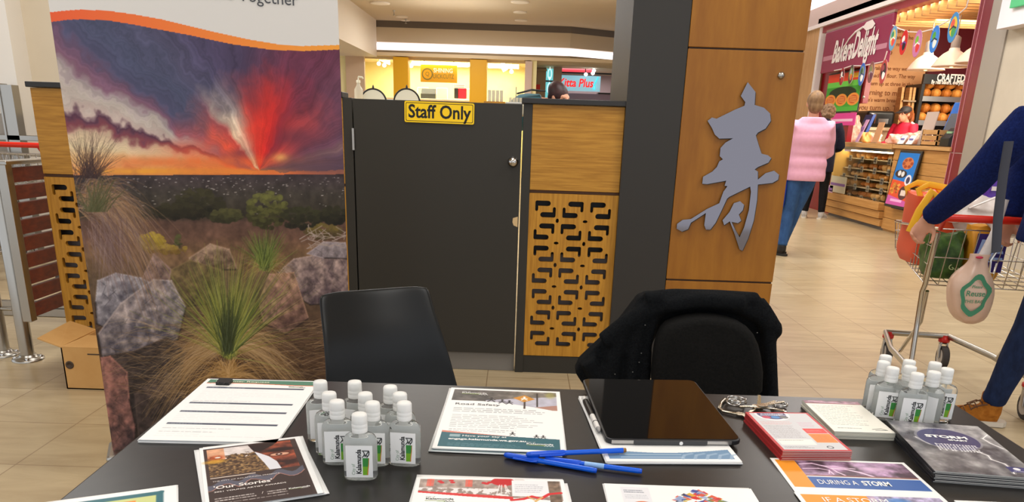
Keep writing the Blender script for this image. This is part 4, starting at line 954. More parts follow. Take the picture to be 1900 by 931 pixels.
# --- Road Safety flyers
c0, w, h, rz = place((835, 719.5), (1035, 726), (800, 829), TZ+.005, .207, .292)
cv = Canvas(20.7, 29.2, 13); X_, Y_ = cv.grid(); T1 = fbm(cv.H, cv.W, 24, 18, 5, 51)
x0, x1 = .8, 19.9; bnd = 7.0+3.6*np.clip((X_-6)/13, 0, 1)**1.6
top = (X_ > x0) & (X_ < x1) & (Y_ > .9) & (Y_ < bnd)
k = np.clip((X_-8)/6, 0, 1)[..., None]; k2 = (.6+.8*T1)[..., None]
im = (np.array((92, 86, 82.))*(1-k)+np.array((130, 122, 112.))*k)*k2
cv.a = np.where(top[..., None], im, cv.a)
q = top & (Y_ > 3.4+(19-X_)*.25) & (X_ > 7); cv.a = np.where(q[..., None], np.array((196, 194, 208.))*(.85+.2*T1[..., None]), cv.a)
q = top & (Y_ > 8.6+(18-X_)*.35) & (X_ > 12.5); cv.a = np.where(q[..., None], np.array((176, 132, 116.)), cv.a)
cv.ell(18.8, 2.6, .9, 1.6, (176, 170, 90), .6, .4); cv.rect(16.2, 1.6, 16.5, 9.0, (54, 46, 44)); cv.rect(13.9, 6.0, 14.25, 10.2, (64, 50, 44))
cv.poly([(11.9, 4.6), (14.1, 2.9), (16.0, 5.0), (13.9, 6.7)], (206, 140, 44))
def walker(x, y, s_, c=(40, 38, 40)):
    cv.ell(x, y-s_*.5, s_*.14, s_*.17, c); 
    for P in [[(x, y-s_*.35), (x, y+.05*s_)], [(x, y), (x-s_*.3, y+s_*.5)], [(x, y), (x+s_*.32, y+s_*.48)], [(x, y-s_*.25), (x-s_*.32, y+.02*s_)], [(x, y-s_*.25), (x+s_*.32, y-.02*s_)]]: cv.stroke(P, s_*.15, c)
walker(14.0, 4.8, 1.7, (250, 248, 240)); walker(8.0, 6.1, 2.0); walker(10.0, 6.9, 1.8); walker(11.3, 7.2, 1.8)
wl = lambda x: 22.4+.9*((x-x0)/(x1-x0))**.8*1.6
cv.poly([(x0, wl(x0)-.7)]+[(x, wl(x)-.7*max(0, 1-(x-x0)/12)) for x in np.linspace(x0, x1, 20)]+[(x1, 24), (x0, 24)], (214, 130, 110)); cv.poly([(x, wl(x)) for x in np.linspace(x0, x1, 20)]+[(x1, 28.5), (x0, 28.5)], TEAL)
walker(12.3, 22.2, 1.3); walker(16.2, 23.0, 1.2); walker(17.3, 23.1, 1.2)
cv.rect(2.2, 23.2, 3.9, 24.3, (150, 176, 182)); cv.lines(2.2, 26.7, 14, 28.1, 3, (130, 164, 170), .16, 4, .4, .7)
cv.lines(1.6, 10.6, 18.2, 13.0, 3, (112, 112, 118), .28, 5, .2); cv.lines(1.7, 14, 18.2, 20.2, 8, (140, 140, 146), .22, 6, .4); cv.lines(1.8, 20.6, 14, 22, 2, (140, 140, 146), .22, 7, .3)
logo(cv, 2.3, 2.9, 1.25, True); logo(cv, 14.6, 26.3, 1.1, True)
Wh = (250, 250, 248)
txt = [('Road Safety', .0145, .0155, .089, (70, 66, 72), 'LEFT', 0, 1.18, 0), ('Have your say at', .0092, .042, .2385, Wh, 'LEFT', .01, 1.15, 0), ('engage.kalamunda.wa.gov.au', .0098, .021, .2525, Wh, 'LEFT', .03, 1.12, 0)]+logot(.023, .029, .0135, Wh)+logot(.146, .263, .0125, Wh)
def lowroad(c): c.rect(.8, 22.8, 19.9, 28.4, TEAL)
stack('road_flyer', ('Road Safety flyer with pedestrian sign photo and teal footer', 'teal footed road flyer'), 'flyer', 'road safety flyers in the middle of the table', cv, c0, rz-.02, 5, .0011, .006, 12, txt, lowcv=lowroad)

# --- red festive flyer at the front
a, b_ = onz(776, 885, TZ+.003), onz(1043, 890, TZ+.003); rz = math.atan2(b_.y-a.y, b_.x-a.x); c0 = (a+b_)/2+Vector((math.sin(rz), -math.cos(rz), 0))*.1485
cv = Canvas(21, 29.7, 13); X_, Y_ = cv.grid(); T1 = fbm(cv.H, cv.W, 40, 30, 4, 61)
q = (X_ > .6) & (X_ < 20.4) & (Y_ > .5) & (Y_ < 4.6+.1*X_); cv.a = np.where(q[..., None], np.array((168, 150, 140.))*(.7+.6*T1[..., None]), cv.a)
q = (X_ > .6) & (X_ < 13.4) & (Y_ > 3.2) & (Y_ < 4.4+.08*X_) & (T1 > .48); cv.a = np.where(q[..., None], np.array((236, 230, 228.)), cv.a)
for x in (1.6, 2.0, 7, 7.4, 12.2): cv.rect(x, .5, x+.6, 2.8, (240, 84, 66), .6)
for x, y in [(3.4, 1.2), (3.7, 1.6), (5, .9), (5.2, 1.5), (10, 1.7), (10.4, 1.3), (9.6, 1.5)]: cv.ell(x, y, .35, .3, (206, 30, 40))
cv.poly([(.6, 4.3), (7, 4.9), (13.6, 5.6), (13.6, 6.4), (7, 5.7), (.6, 4.8)], (214, 54, 54)); cv.ell(12.3, 1.0, 1.7, 1.3, (196, 30, 36)); cv.ell(14.6, 1.0, .9, 1.2, (226, 220, 216))
for x in (11.4, 12, 12.8, 13.1): cv.stroke([(12.2+(x-12.2)*.5, 2), (x, 4.8)], .12, (236, 232, 230))
cv.rect(13.5, .5, 18.6, 5.4, (236, 236, 238)); cv.lines(13.9, 1.6, 18.2, 4.4, 5, (160, 160, 170), .2, 2)
q = (X_ > 18.6) & (X_ < 20.2) & (Y_ > .5) & (Y_ < 7.4); cv.a = np.where(q[..., None], np.array((120, 100, 84.))*(.6+.8*T1[..., None]), cv.a)
cv.stroke([(13.4, 6.6), (15, 6.2), (16.2, 5.4), (17.4, 6.0), (18.6, 4.6), (20.2, 4.2)], .55, (214, 40, 44)); cv.stroke([(15.6, 5.4), (16.6, 6.6), (17.6, 5.6), (16.4, 7.2)], .25, (220, 176, 110))
cv.rect(13.4, 7.2, 20.4, 7.5, (60, 110, 120)); logo(cv, 1.8, 6.9, 1.0)
stack('festive_flyer', ('festive flyer with red balloons and ribbon photo', 'festive flyer edge'), 'flyer', 'festive flyers at the front table edge', cv, c0, rz, 3, .001, .008, 15, logot(.018, .0675, .011, (60, 70, 56)))

# --- chocolates flyer
a, b_ = onz(1119, 895, TZ+.003), onz(1395, 905, TZ+.003); rz = math.atan2(b_.y-a.y, b_.x-a.x); c0 = (a+b_)/2+Vector((math.sin(rz), -math.cos(rz), 0))*.1485
cv = Canvas(21, 29.7, 13); cv.rect(2.2, .9, 6.2, 9, (232, 232, 236)); cv.lines(2.6, 1.7, 5.4, 2.8, 2, (110, 116, 130), .3, 3); cv.lines(2.6, 3.2, 5.8, 4.6, 3, (180, 184, 192), .2, 4)
cv.ell(4.8, 7.2, 1.9, 2.0, (232, 120, 60)); cv.ell(4.8, 7.6, 1.6, 1.8, (240, 226, 214))
for i in range(110):
    x = rn.uniform(9.2, 16.2); y = rn.uniform(1.4, 7.6); 
    if abs(x-12.8)/3.6+max(0, (4.5-y))/3.4 < 1: cv.poly([(x-.7, y), (x+rn.uniform(-.3, .3), y-.6), (x+.7, y+rn.uniform(-.4, .4)), (x+.2, y+.5)], rn.choice([(206, 40, 44), (60, 70, 150), (216, 180, 60), (40, 40, 60), (226, 90, 60), (120, 130, 60), (150, 170, 206)]), .9)
cv.ell(9.2, 6.6, 1.2, .6, (226, 206, 186)); cv.ell(16.4, 7.2, 1.2, .5, (226, 190, 170))
stack('sweets_flyer', ('white flyer picturing a heap of bright wrapped sweets', 'white sweets flyer'), 'flyer', 'sweets flyers at the front table edge', cv, c0, rz, 2, .001, .004, 17)

# --- blue footed sheets under the tablet
a, b_ = onz(1124, 857, TZ+.004), onz(1379, 858, TZ+.004); rz = math.atan2(b_.y-a.y, b_.x-a.x); c0 = (a+b_)/2-Vector((math.sin(rz), -math.cos(rz), 0))*.1485
cv = Canvas(21, 29.7, 12); xs = np.linspace(.7, 20.2, 30)
cv.poly([(x, 25.4+1.2*math.sin((x-.7)/19.5*PI*1.2-.2)*.8) for x in xs]+[(20.2, 28.7), (.7, 28.7)], (112, 146, 178))
for k in range(5): cv.stroke([(12+1.9*k, 28.6), (12.6+1.9*k, 27.2), (14+1.9*k, 26.6)], .5, (160, 184, 206), .7)
for y in (26.9, 27.9): cv.rect(2.5, y, 9.5+y*.1, y+.18, (220, 232, 240), .8)
cv.lines(2, 2, 18, 22, 20, (160, 160, 166), .25, 4)
stack('footed_sheet', ('white sheet with blue grey footer sticking out under the tablet', 'white footed sheet under the tablet'), 'sheet', 'blue footed sheets under the tablet', cv, c0, rz, 5, .0011, .0025, 19)

# --- storm sheets
def storm_panel(cv, y0, head):
    X_, Y_ = cv.grid(); T1 = fbm(cv.H, cv.W, 9, 9, 5, 71+int(y0)); T2 = fbm(cv.H, cv.W, 40, 14, 4, 72)
    q = (X_ > 3.6) & (X_ < 20.4) & (Y_ > y0) & (Y_ < y0+5.6); k = np.clip((T1-.38)*3.0, 0, 1)[..., None]
    im = np.array((86, 66, 80.))*(1-k)+np.array((196, 160, 196.))*k; cv.a = np.where(q[..., None], im*(.75+.5*T2[..., None]), cv.a)
    cv.rect(.6, y0, 3.6, y0+9.6, (240, 152, 44))
    for P, w_ in [([(4, 1.4), (6, 1.0), (7.4, 1.8), (8.4, 2.6), (8.8, 3.9), (9.6, 5.0)], .16), ([(8.4, 2.6), (10.5, 2.8), (12.4, 3.9), (13.8, 5.2)], .22), ([(4, 3.0), (6.4, 2.8), (7.8, 3.4), (8, 4.8)], .12), ([(7.6, 1.8), (10, 2.2), (12, 2.6)], .14), ([(7.9, 3.3), (7.4, 4.6)], .1)]:
        cv.stroke([(x, y0+y) for x, y in P], w_*3, (226, 170, 214), .5); cv.stroke([(x, y0+y) for x, y in P], w_, (252, 240, 250))
    cv.ell(15, y0+2.4, 1.8, .7, (232, 196, 226), .7, .5)
    cv.rect(3.6, y0+5.2, 20.4, y0+5.6, (150, 96, 84), .8); cv.rect(3.6, y0+5.9, 20.4, y0+9.6, (58, 98, 166))
a, b_ = onz(1424, 849.5, TZ+.001), onz(1676, 857, TZ+.001); rz = math.atan2(b_.y-a.y, b_.x-a.x); c0 = (a+b_)/2+Vector((math.sin(rz), -math.cos(rz), 0))*.1485
cv = Canvas(21, 29.7, 13); storm_panel(cv, .6, 0)
stack('storm_sheet', ('printed sheet headed During a Storm with purple lightning photo', ''), 'sheet', None, cv, c0, rz-.015, 1, .001, 0, 21, [('DURING A', .0205, .045, .0835, Wh, 'LEFT', 0, .60, 0), ('STORM', .0205, .1105, .0835, Wh, 'LEFT', .03, .62, 0)])
a, b_ = onz(1467, 913.5, TZ+.002), onz(1745, 920, TZ+.002); rz = math.atan2(b_.y-a.y, b_.x-a.x); c0 = (a+b_)/2+Vector((math.sin(rz), -math.cos(rz), 0))*.1485; c0.z = TZ+.001
cv = Canvas(21, 29.7, 13); X_, Y_ = cv.grid(); T1 = fbm(cv.H, cv.W, 40, 30, 4, 75)
cv.rect(.7, .6, 12, 9, (240, 152, 44)); q = (X_ > 10) & (X_ < 20.4) & (Y_ > .5) & (Y_ < 9); cv.a = np.where(q[..., None], np.array((170, 160, 190.))*(.5+T1[..., None]), cv.a)
cv.ell(14, 2, 1.6, .9, (70, 130, 200), .8, .4); cv.rect(10, .6, 11, 9, (220, 180, 200), .5)
o = link('storm_sheet', grid_mesh('storm_sheet', cv, lambda u, v: ((u-.5)*.21, (.5-v)*.297, np.full(u.shape, .001)), INKP, back=(0, 0, -.0009)), None, (c0.x, c0.y, TZ+.001)); o.rotation_euler = (0, 0, rz-.02)
tag(o, 'printed sheet with orange If a Storm heading overlapping the purple one', 'sheet'); letter(o, .21, .297, [('IF A STORM', .02, .032, .022, Wh, 'LEFT', .0, .9, 0)], .0015)
a = onz(1765, 926, TZ+.002); cv = Canvas(21, 29.7, 8); cv.rect(.8, .7, 20.2, 4, (44, 110, 116)); cv.lines(1.5, 6, 19, 26, 18, (160, 160, 166), .25, 4)
stack('teal_sheet', ('white sheet with teal header at the lower right corner', ''), 'sheet', None, cv, Vector((a.x+.105, a.y-.1485-.004, TZ)), -.02, 1, .002, 0, 22)

# --- booklet stacks
def booklets(name, what, cat, group, cv, c0, rz, n, dt, spine, seed, texts, edge, jit_=.0012, ink_=None):
    rg_ = random.Random(seed); w, h = cv.w/100, cv.h/100
    for i in range(n):
        top = i == n-1; k = 0 if top else jit_
        loc = (c0.x+rg_.uniform(-k, k), c0.y+rg_.uniform(-k, k), TZ+i*dt)
        t = thing(name, 'x', cat, loc, rz+rg_.uniform(-k, k)*4, group)
        MB().box((-w/2+.001, -h/2+.0006, .0004), (w/2-.0004, h/2-.0006, dt*.82)).build('page_block', edge, t, local=True)
        if top: sheet('cover', cv, .0004, ink_ or INKP, t, z=dt*.84); letter(t, w, h, texts, dt*.84+.0009)
        else: MB().box((-w/2, -h/2, dt*.84), (w/2, h/2, dt*.84+.0004)).build('cover', spine, t, local=True)
        MB().box((-w/2-.0004, -h/2, .0002), (-w/2+.0008, h/2, dt*.86)).box((-w/2, -h/2, 0), (w/2, h/2, .0003)).build('spine', spine, t, local=True)
        t['label'] = what[0] if top else '%s, %s of its stack' % (what[1], 'bottom' if i == 0 else ORD[n-2-i]+' from top')
zt = TZ+.017
c0, w, h, rz = place((1386, 763), (1496, 765), (1427, 836), zt)
cv = Canvas(11.2, 17.0, 22, (198, 50, 54)); cv.rect(.5, .45, 10.7, 16.5, (206, 206, 208)); cv.ell(4.3, 1.2, 3.0, 2.8, (232, 230, 234)); cv.ell(4.3, 1.0, 2.5, 2.4, (64, 62, 110)); cv.rect(0, 0, 11.2, .42, (198, 50, 54)); cv.lines(2.4, .55, 6.4, 1.1, 1, (244, 244, 246), .38, 6, .0, 1); cv.lines(2.2, 1.15, 6.8, 1.75, 1, (244, 244, 246), .38, 7, .0, 1)
for x, c in ((2.9, (190, 60, 90)), (4.5, (66, 130, 190)), (6.0, (110, 110, 110))): cv.ell(x, 2.4, .75, .65, c)
for y0, y1, n_, c in ((4.3, 6.0, 3, (216, 150, 150)), (6.2, 11.8, 10, (150, 142, 146)), ): cv.lines(.9, y0, 6.3, y1, n_, c, .22, n_, .15)
cv.lines(7.2, 4.6, 10.2, 7.0, 4, (206, 140, 170), .22, 9); cv.rect(7.0, 7.6, 10.6, 9.7, (222, 50, 46)); cv.rect(7.0, 9.9, 10.6, 13.6, (234, 134, 40)); cv.lines(7.3, 8.2, 9.8, 9.0, 2, (236, 150, 140), .2, 3); cv.lines(7.3, 10.4, 10.3, 13.2, 6, (196, 96, 20), .2, 5)
cv.rect(.9, 12.3, 6.6, 14.6, (236, 234, 226)); cv.lines(1.1, 12.5, 5.4, 13, 1, (120, 116, 116), .2, 8); cv.lines(.9, 15.2, 6, 16, 2, (120, 120, 124), .2, 2); cv.ell(8.3, 15.5, .55, .55, (70, 76, 84)); cv.ell(8.3, 15.5, .35, .35, (206, 206, 208))
booklets('red_booklet', ('red bordered booklet with round navy badge, topmost of its stack', 'red covered booklet'), 'booklet', 'red booklets right of the tablet', cv, c0, rz+.02, 6, .0029, mat('booklet_red', (176, 44, 46), .35), 31, [], mat('page_pinkish', (196, 160, 150), .6))
zt = TZ+.0125
c0, w, h, rz = place((1493, 742), (1584, 745), (1532, 801), zt, .103)
cv = Canvas(10.3, 15.6, 20, (240, 238, 226)); X_, Y_ = cv.grid(); T1 = fbm(cv.H, cv.W, 12, 12, 4, 81); q = Y_ < 1.7; cv.a = np.where(q[..., None], np.array((150, 110, 124.))*(.5+T1[..., None]), cv.a); cv.stroke([(1, .3), (3, .9), (5, .7), (7, 1.3), (9.5, .8)], .15, (240, 220, 236))
cv.rect(0, 1.3, 10.3, 1.7, (140, 60, 70), .8); cv.lines(.8, 2.4, 9.2, 12.6, 15, (150, 150, 142), .24, 3, .45, .7); cv.lines(1.2, 13.6, 6, 14.1, 1, (90, 92, 90), .26, 5); cv.stroke([(7, 14.1), (8.6, 13.7), (9.4, 14.4), (7.4, 14.5)], .2, (90, 96, 90))
booklets('cream_booklet', ('cream booklet with purple storm strip, topmost of its stack', 'cream paged booklet'), 'booklet', 'cream booklets by the right bottles', cv, c0, rz, 5, .0027, mat('booklet_cream', (214, 212, 198), .5), 33, [], mat('page_cream', (216, 214, 200), .6))
zt = TZ+.019
c0, w, h, rz = place((1651, 779), (1808, 790), (1752, 872), zt, .15, .212)
cv = Canvas(15, 21.2, 18); X_, Y_ = cv.grid(); T1 = fbm(cv.H, cv.W, 6, 6, 5, 91); T2 = fbm(cv.H, cv.W, 18, 8, 5, 92)
k = np.clip((T1-.3)*1.6+np.exp(-((X_-13)**2+(Y_-3)**2)/60)*.4, 0, 1)[..., None]; cv.a = (np.array((78, 76, 82.))*(1-k)+np.array((196, 194, 192.))*k)*(.8+.4*T2[..., None])
for P in [[(9.5, 11.6), (10.8, 13.4), (10.6, 15), (11.9, 16.4), (12.0, 18.6), (11.6, 20)], [(14.8, 4), (13.2, 6), (13.6, 8), (14.6, 10)], [(2.2, 7.4), (2.9, 9.0), (3.4, 10.2)], [(9.5, 11.6), (8.9, 10.4)]]: cv.stroke(P, .7, (206, 204, 206), .4); cv.stroke(P, .2, (250, 248, 246))
cv.ell(7.3, 7.3, 5.0, 5.0, (160, 158, 168), .6); cv.ell(7.3, 7.4, 4.6, 4.6, (70, 68, 108))
for r_ in range(5):
    for c in range(14): 
        x, y = 4.3+c*.46-r_*.05, 9.6+r_*.62
        if rn.random() < .85: cv.rect(x, y, x+.26, y+.42, (236, 236, 240)); 
        if rn.random() < .4: cv.rect(x, y+.12, x+.5, y+.24, (236, 236, 240))
cv.rect(11.5, 17.4, 15, 19.4, (70, 70, 120)); cv.ell(12.8, 18.2, .5, .5, (236, 236, 240)); cv.lines(12, 18.8, 14.6, 19.2, 1, (236, 236, 240), .2, 3)
cv.lines(4.2, 2.5, 10.5, 2.9, 1, (226, 226, 230), .2, 4); cv.lines(.3, .4, 3.2, 3, 8, (84, 84, 90), .12, 6)
booklets('storm_booklet', ('grey Storm Smart booklet with lightning cover, topmost of its stack', 'dark spined storm booklet'), 'booklet', 'storm booklets at the right table edge', cv, c0, rz, 7, .0027, mat('spine_dark', (22, 22, 30), .35), 35, [('STORM', .0155, .073, .0655, Wh, 'CENTER', .045, 1.3, 0), ('SMART', .0085, .086, .0785, Wh, 'CENTER', .04, 1.15, 0)], mat('page_grey', (190, 188, 182), .5), .0016, ink('gloss_print', .2, .5))

# ============================================================ tablet, stylus, pens, keys
a, b_, c_ = onz(1125, 817, TZ+.013), onz(1377, 818, TZ+.013), onz(1084, 703, TZ+.022)
rz = math.atan2(b_.y-a.y, b_.x-a.x)*.8; w = (b_-a).length; h = (c_-a).length
t = thing('tablet', 'dark tablet lying in a black case on white sheets', 'tablet', ((a.x+b_.x)/2, (a.y+b_.y)/2, TZ+.0056), rot=(.028, 0, rz))
sk = (c_.x-a.x)-(-math.sin(rz)*h); sk = 0
MB().prism(rr(w/2, h/2, .014, 0, h/2), 0, .009).build('case', mat('tablet_case', (30, 30, 32), .4), t, local=True, bevel=.002)
MB().prism(rr(w/2-.003, h/2-.003, .012, 0, h/2), .009, .0098).build('screen', mat('tablet_glass', (6, 6, 7), .04, spec=.7), t, local=True)
MB().box((-w*.3, -.003, .001), (w*.24, .001, .008)).build('hinge_strip', mat('hinge_grey', (58, 58, 60), .4), t, local=True, bevel=.001)
[MB().box((x0_*w, -.0012, .002), (x1_*w, .001, .0078)).build('edge_trim', mat('silver_trim', (180, 178, 176), .3, 1), t, local=True) for x0_, x1_ in ((-.46, -.3), (.24, .42))]
MB().lathe([(.003, 0), (.003, .0008)], 14, X=frame((.01, -.003, .0045), (1, 0, 0), (0, 0, 1), (0, -1, 0))).build('logo_dot', mat('dot_white', (230, 230, 230), .4), t, local=True)
MB().ell((0, h-.006, .0098), (.003, .002, .0003), 10).build('camera_lens', M_blackp, t, local=True)
a, b_ = onz(1083, 737, TZ+.007), onz(1112, 800, TZ+.012)
t = thing('stylus', 'black and white stylus pen lying against the tablet', 'pen', b_); d = (a-b_); Ln = d.length; d.normalize()
X = frame((0, 0, 0), *[v for v in (d.cross(Vector((0, 0, 1))).normalized(), Vector((0, 0, 1)).cross(d).cross(d).normalized())], d)
xa = d.cross(Vector((0, 0, 1))).normalized(); X = frame((0, 0, 0), xa, d.cross(xa), d)
def seg(name, prof, m, T=None): MB().lathe([(r_, z*Ln) for r_, z in prof], 14, X=X).build(name, m, t, local=True)
seg('tip', [(.001, 0), (.003, .03), (.0042, .07)], mat('stylus_grey', (150, 148, 146), .4))
seg('barrel', [(.0045, .07), (.0048, .42)], mat('stylus_white', (226, 224, 220), .4)); seg('ring', [(.0049, .22), (.0049, .235)], M_blackp)
seg('grip', [(.0052, .42), (.0056, .6), (.0056, .86), (.005, .88)], M_blackp); seg('end_cap', [(.005, .88), (.005, .97), (.002, 1.0)], mat('stylus_white', (226, 224, 220), .4))
M_blue = mat('pen_blue', (10, 84, 214), .25, spec=.6); M_blue2 = mat('pen_barrel_blue', (16, 96, 224), .2, spec=.6)
def pen(label, A_, B_, za, zb, plug=None, white=False):
    """capped ball pen: cap at A, tail at B"""
    global t, X, Ln
    a, b_ = onz(*A_, TZ+za), onz(*B_, TZ+zb); d = b_-a; Ln = d.length; d.normalize()
    t = thing('ball_pen', label, 'pen', a, group='blue ball pens on the table'); xa = d.cross(Vector((0, 0, 1))).normalized(); X = frame((0, 0, 0), xa, d.cross(xa), d)
    seg('cap', [(.0012, 0), (.0036, .012), (.0046, .05), (.005, .36), (.0046, .38)], M_blue)
    MB().box((-.0016, -.0085, .06*Ln), (.0016, -.0068, .36*Ln)).box((-.0016, -.0085, .34*Ln), (.0016, -.004, .36*Ln)).build('pocket_clip', M_blue, t, local=True, bevel=.0004) if False else MB().tube([X @ Vector((0.0, 0, .37*Ln))+xa*.0045, xa*.0075+d*.33*Ln, xa*.0075+d*.12*Ln], .0016, 8).build('pocket_clip', M_blue, t, local=True)
    seg('barrel', [(.0040, .37), (.0041, .97)], M_blue2)
    if white: MB().lathe([(.00425, .42*Ln), (.00425, .62*Ln)], 14, X=X).build('sheen_band', mat('pen_sheen', (150, 190, 236), .25), t, local=True)  # sheen on the barrel painted as a pale band
    seg('end_plug', [(.0040, .97), (.0036, 1.0), (.001, 1.002)], plug or M_blue)
pen('blue pen nearest the festive flyer, capped end pointing left', (935, 843), (1107, 873), .005, .005)
pen('blue pen with gold tail lying across onto the white sheets', (976, 843), (1161, 835), .0135, .011, mat('pen_gold', (150, 106, 44), .4))
pen('blue pen with painted sheen band pointing towards sweets flyer', (1010, 851), (1191, 874), .006, .006, white=True)
# keys
kp = lambda x, y, z=.004: onz(x, y, TZ+z)
t = thing('key_bunch', 'bunch of silver keys with carabiner behind red booklets', 'keys', kp(1395, 752, 0)); M_key = mat('key_nickel', (196, 186, 166), .25, 1)
MB().tube([kp(x, y) for x, y in [(1345, 740), (1338, 747), (1335, 757), (1342, 763), (1362, 767), (1385, 769), (1410, 770)]], [(.0035, .0025)]*7, 8, up=(0, 0, 1)).tube([kp(1345, 740), kp(1360, 742), kp(1385, 748)], .002, 8).build('carabiner', M_key, t)
def ring(x, y, rx, m=M_chrome, z=.006, turns=1, tl=0):
    c_ = kp(x, y, z); mb = MB(); N = 22*turns
    mb.tube([c_+Vector((rx*math.cos(i*2*PI/22), rx*math.sin(i*2*PI/22), .0022*i/22+tl*rx*math.sin(i*2*PI/22))) for i in range(N+1)], .0013, 7, caps=True); mb.build('split_ring', m, t)
ring(1366, 745, .017, turns=3); ring(1361, 747, .012, z=.011, tl=.2); ring(1446, 752, .014, turns=2, z=.004)
def key(x, y, ang, ln, z=.006, tilt=0):
    c_ = kp(x, y, z); d = Vector((math.cos(ang), math.sin(ang), tilt)).normalized(); s_ = Vector((-math.sin(ang), math.cos(ang), 0)); Xk = frame(c_, d, s_)
    bow = [(.009*math.cos(q)-.009, .0085*math.sin(q)) for q in [i*PI/6 for i in range(2, 11)]]
    P = [(-.002, .0035), (ln*.3, .0035)] + [(ln*(.3+.07*i), .0035-(.0018 if i % 2 else 0)) for i in range(10)] + [(ln, 0), (ln*.96, -.003), (-.002, -.0035)]
    P = [(-.002, .0035)]+bow+[(-.002, -.0035), (ln*.96, -.003), (ln, 0)]+[(ln*(.93-.07*i), .0035-(.0018 if i % 2 else 0)) for i in range(9)]
    MB().prism(P, -.001, .001, X=Xk).build('key', M_key, t, bevel=.0003)
for x, y, an, ln, z, tl in [(1408, 752, 1.3, .034, .006, .3), (1412, 752, .5, .036, .009, .1), (1414, 755, -.4, .04, .006, 0), (1403, 754, -2.9, .034, .008, .05), (1425, 750, .25, .034, .012, .1), (1402, 757, -2.2, .03, .005, 0), (1380, 771, -1.1, .018, .004, 0), (1425, 757, -.55, .034, .005, 0)]: key(x, y, an, ln, z, tl)

# ============================================================ hand sanitiser bottles
M_gel = mat('clear_gel', (246, 248, 246), .06, trans=.92, ior=1.22, spec=.6)
M_cap = mat('frosted_cap', (232, 232, 228), .4, alpha=1); M_lab = mat('bottle_label', (236, 236, 234), .5)
def ov(rx, ry, n=28, e=3.0):
    return [(rx*math.copysign(abs(math.cos(q))**(2/e), math.cos(q)), ry*math.copysign(abs(math.sin(q))**(2/e), math.sin(q))) for q in [2*PI*i/n for i in range(n)]]
proto = thing('sanitiser_bottle', 'x', 'bottle')
RX, RY = .0235, .0135
MB().loft([[(x, y, z) for x, y in ov(RX*s_, RY*s2)] for z, s_, s2 in [(.0, .86, .8), (.0015, .96, .94), (.004, 1, 1), (.055, 1, 1), (.060, .97, .96), (.0645, .86, .88), (.0672, .66, .78), (.0685, .46, .76)]]+[[(.0092*math.cos(2*PI*i/28), .0092*math.sin(2*PI*i/28), z) for i in range(28)] for z in (.0695, .074)]).build('bottle_body', M_gel, proto, local=True)
MB().lathe([(.0108, .071), (.011, .0725), (.011, .077), (.0108, .0775), (.011, .078), (.011, .083), (.0108, .0835), (.011, .084), (.0108, .0945), (.0098, .0968), (.006, .0975), (.001, .0972)], 22).build('flip_cap', M_cap, proto, local=True)
for sy in (-1, 1):
    cvl = Canvas(3.2, 4.6, 14, (234, 234, 232))
    lb = MB().box((-.0185, sy*(RY+.0003)-.0002, .0065), (.0185, sy*(RY+.0003)+.0002, .0545)); o = lb.build('label' if sy < 0 else 'back_label', M_lab, proto, local=True)
    if sy < 0:
        FX = lambda u, v: frame((u, -RY-.0007, v), (0, 0, 1), (-1, 0, 0))
        mb = MB(); mb.text('Kalamunda', .0098, FX(-.0005, .0303), 0, 'CENTER', .03, 1, .86); mb.text('City of', .0066, FX(-.0082, .0185), 1, 'CENTER', 0, 1, .9)
        P = [(.0045, .010), (.0105, .010), (.0112, .018), (.0125, .027), (.0130, .036), (.0045, .036)]
        mb.add([(x, -RY-.0006, z) for x, z in P], [tuple(range(6))], 2); mb.add([(x, -RY-.00055, z) for x, z in [(.0105, .010), (.0118, .010), (.0124, .018), (.0134, .027), (.0138, .036), (.013, .036), (.0125, .027), (.0112, .018)]], [tuple(range(8))], 4)
        mb.add([(x, -RY-.00065, z) for x, z in [(.0045, .023), (.0118, .023), (.0125, .027), (.013, .036), (.0045, .036)]], [tuple(range(5))], 5)
        for P in ([(.004, .037), (.008, .041), (.006, .046)], [(.008, .038), (.011, .043), (.0135, .047)], [(.0105, .037), (.0135, .041), (.014, .046)], [(.004, .047), (.014, .047)], [(.006, .041), (.012, .039)]): mb.tube([(x, -RY-.0008, z) for x, z in P], .0007, 5, 3)
        mb.build('printing', [mat('lab_black', (22, 24, 24), .5), mat('lab_grey', (120, 150, 120), .5), mat('lab_green', (120, 176, 44), .5), mat('lab_dark', (40, 46, 44), .5), mat('lab_orange', (206, 120, 50), .5), mat('lab_dgreen', (56, 138, 62), .5)], o, local=True)
capsL = [(666.5, 768, .06, 'frontmost of the left bottle cluster'), (625, 744, .12, 'left cluster, label shown, just left of the frontmost'), (691, 747, .05, 'left cluster, directly behind the frontmost bottle'), (750, 747, -.06, 'left cluster, front right bottle with full label'), (610.5, 729, .2, 'left cluster, second along the left edge'), (594, 707.5, .25, 'left cluster, farthest left beside the request forms'), (658, 708, 2.9, 'left cluster, centre bottle of the back row'), (677.5, 730, 3.0, 'left cluster, in the middle of the group'), (724, 717, -.1, 'left cluster, right bottle of the back row'), (742, 730, .0, 'left cluster, behind the front right bottle')]
capsR = [(1644, 660, -0.22, 'right cluster, farthest back on left'), (1640.5, 671, -0.27, 'right cluster, left edge next to cream booklets'), (1657.5, 682, -0.24, 'right cluster, front left with label shown'), (1688, 669, 2.48, 'right cluster, centre of the back row'), (1689.5, 680, -0.32, 'right cluster, in the middle of the group'), (1703, 693, -0.20, 'right cluster, frontmost with full label'), (1736, 673, -0.32, 'right cluster, right bottle of back row'), (1734.5, 690, 2.38, 'right cluster, unlabelled side facing, right of the frontmost'), (1758.5, 684, -0.12, 'right cluster, farthest right with label shown')]
first = True
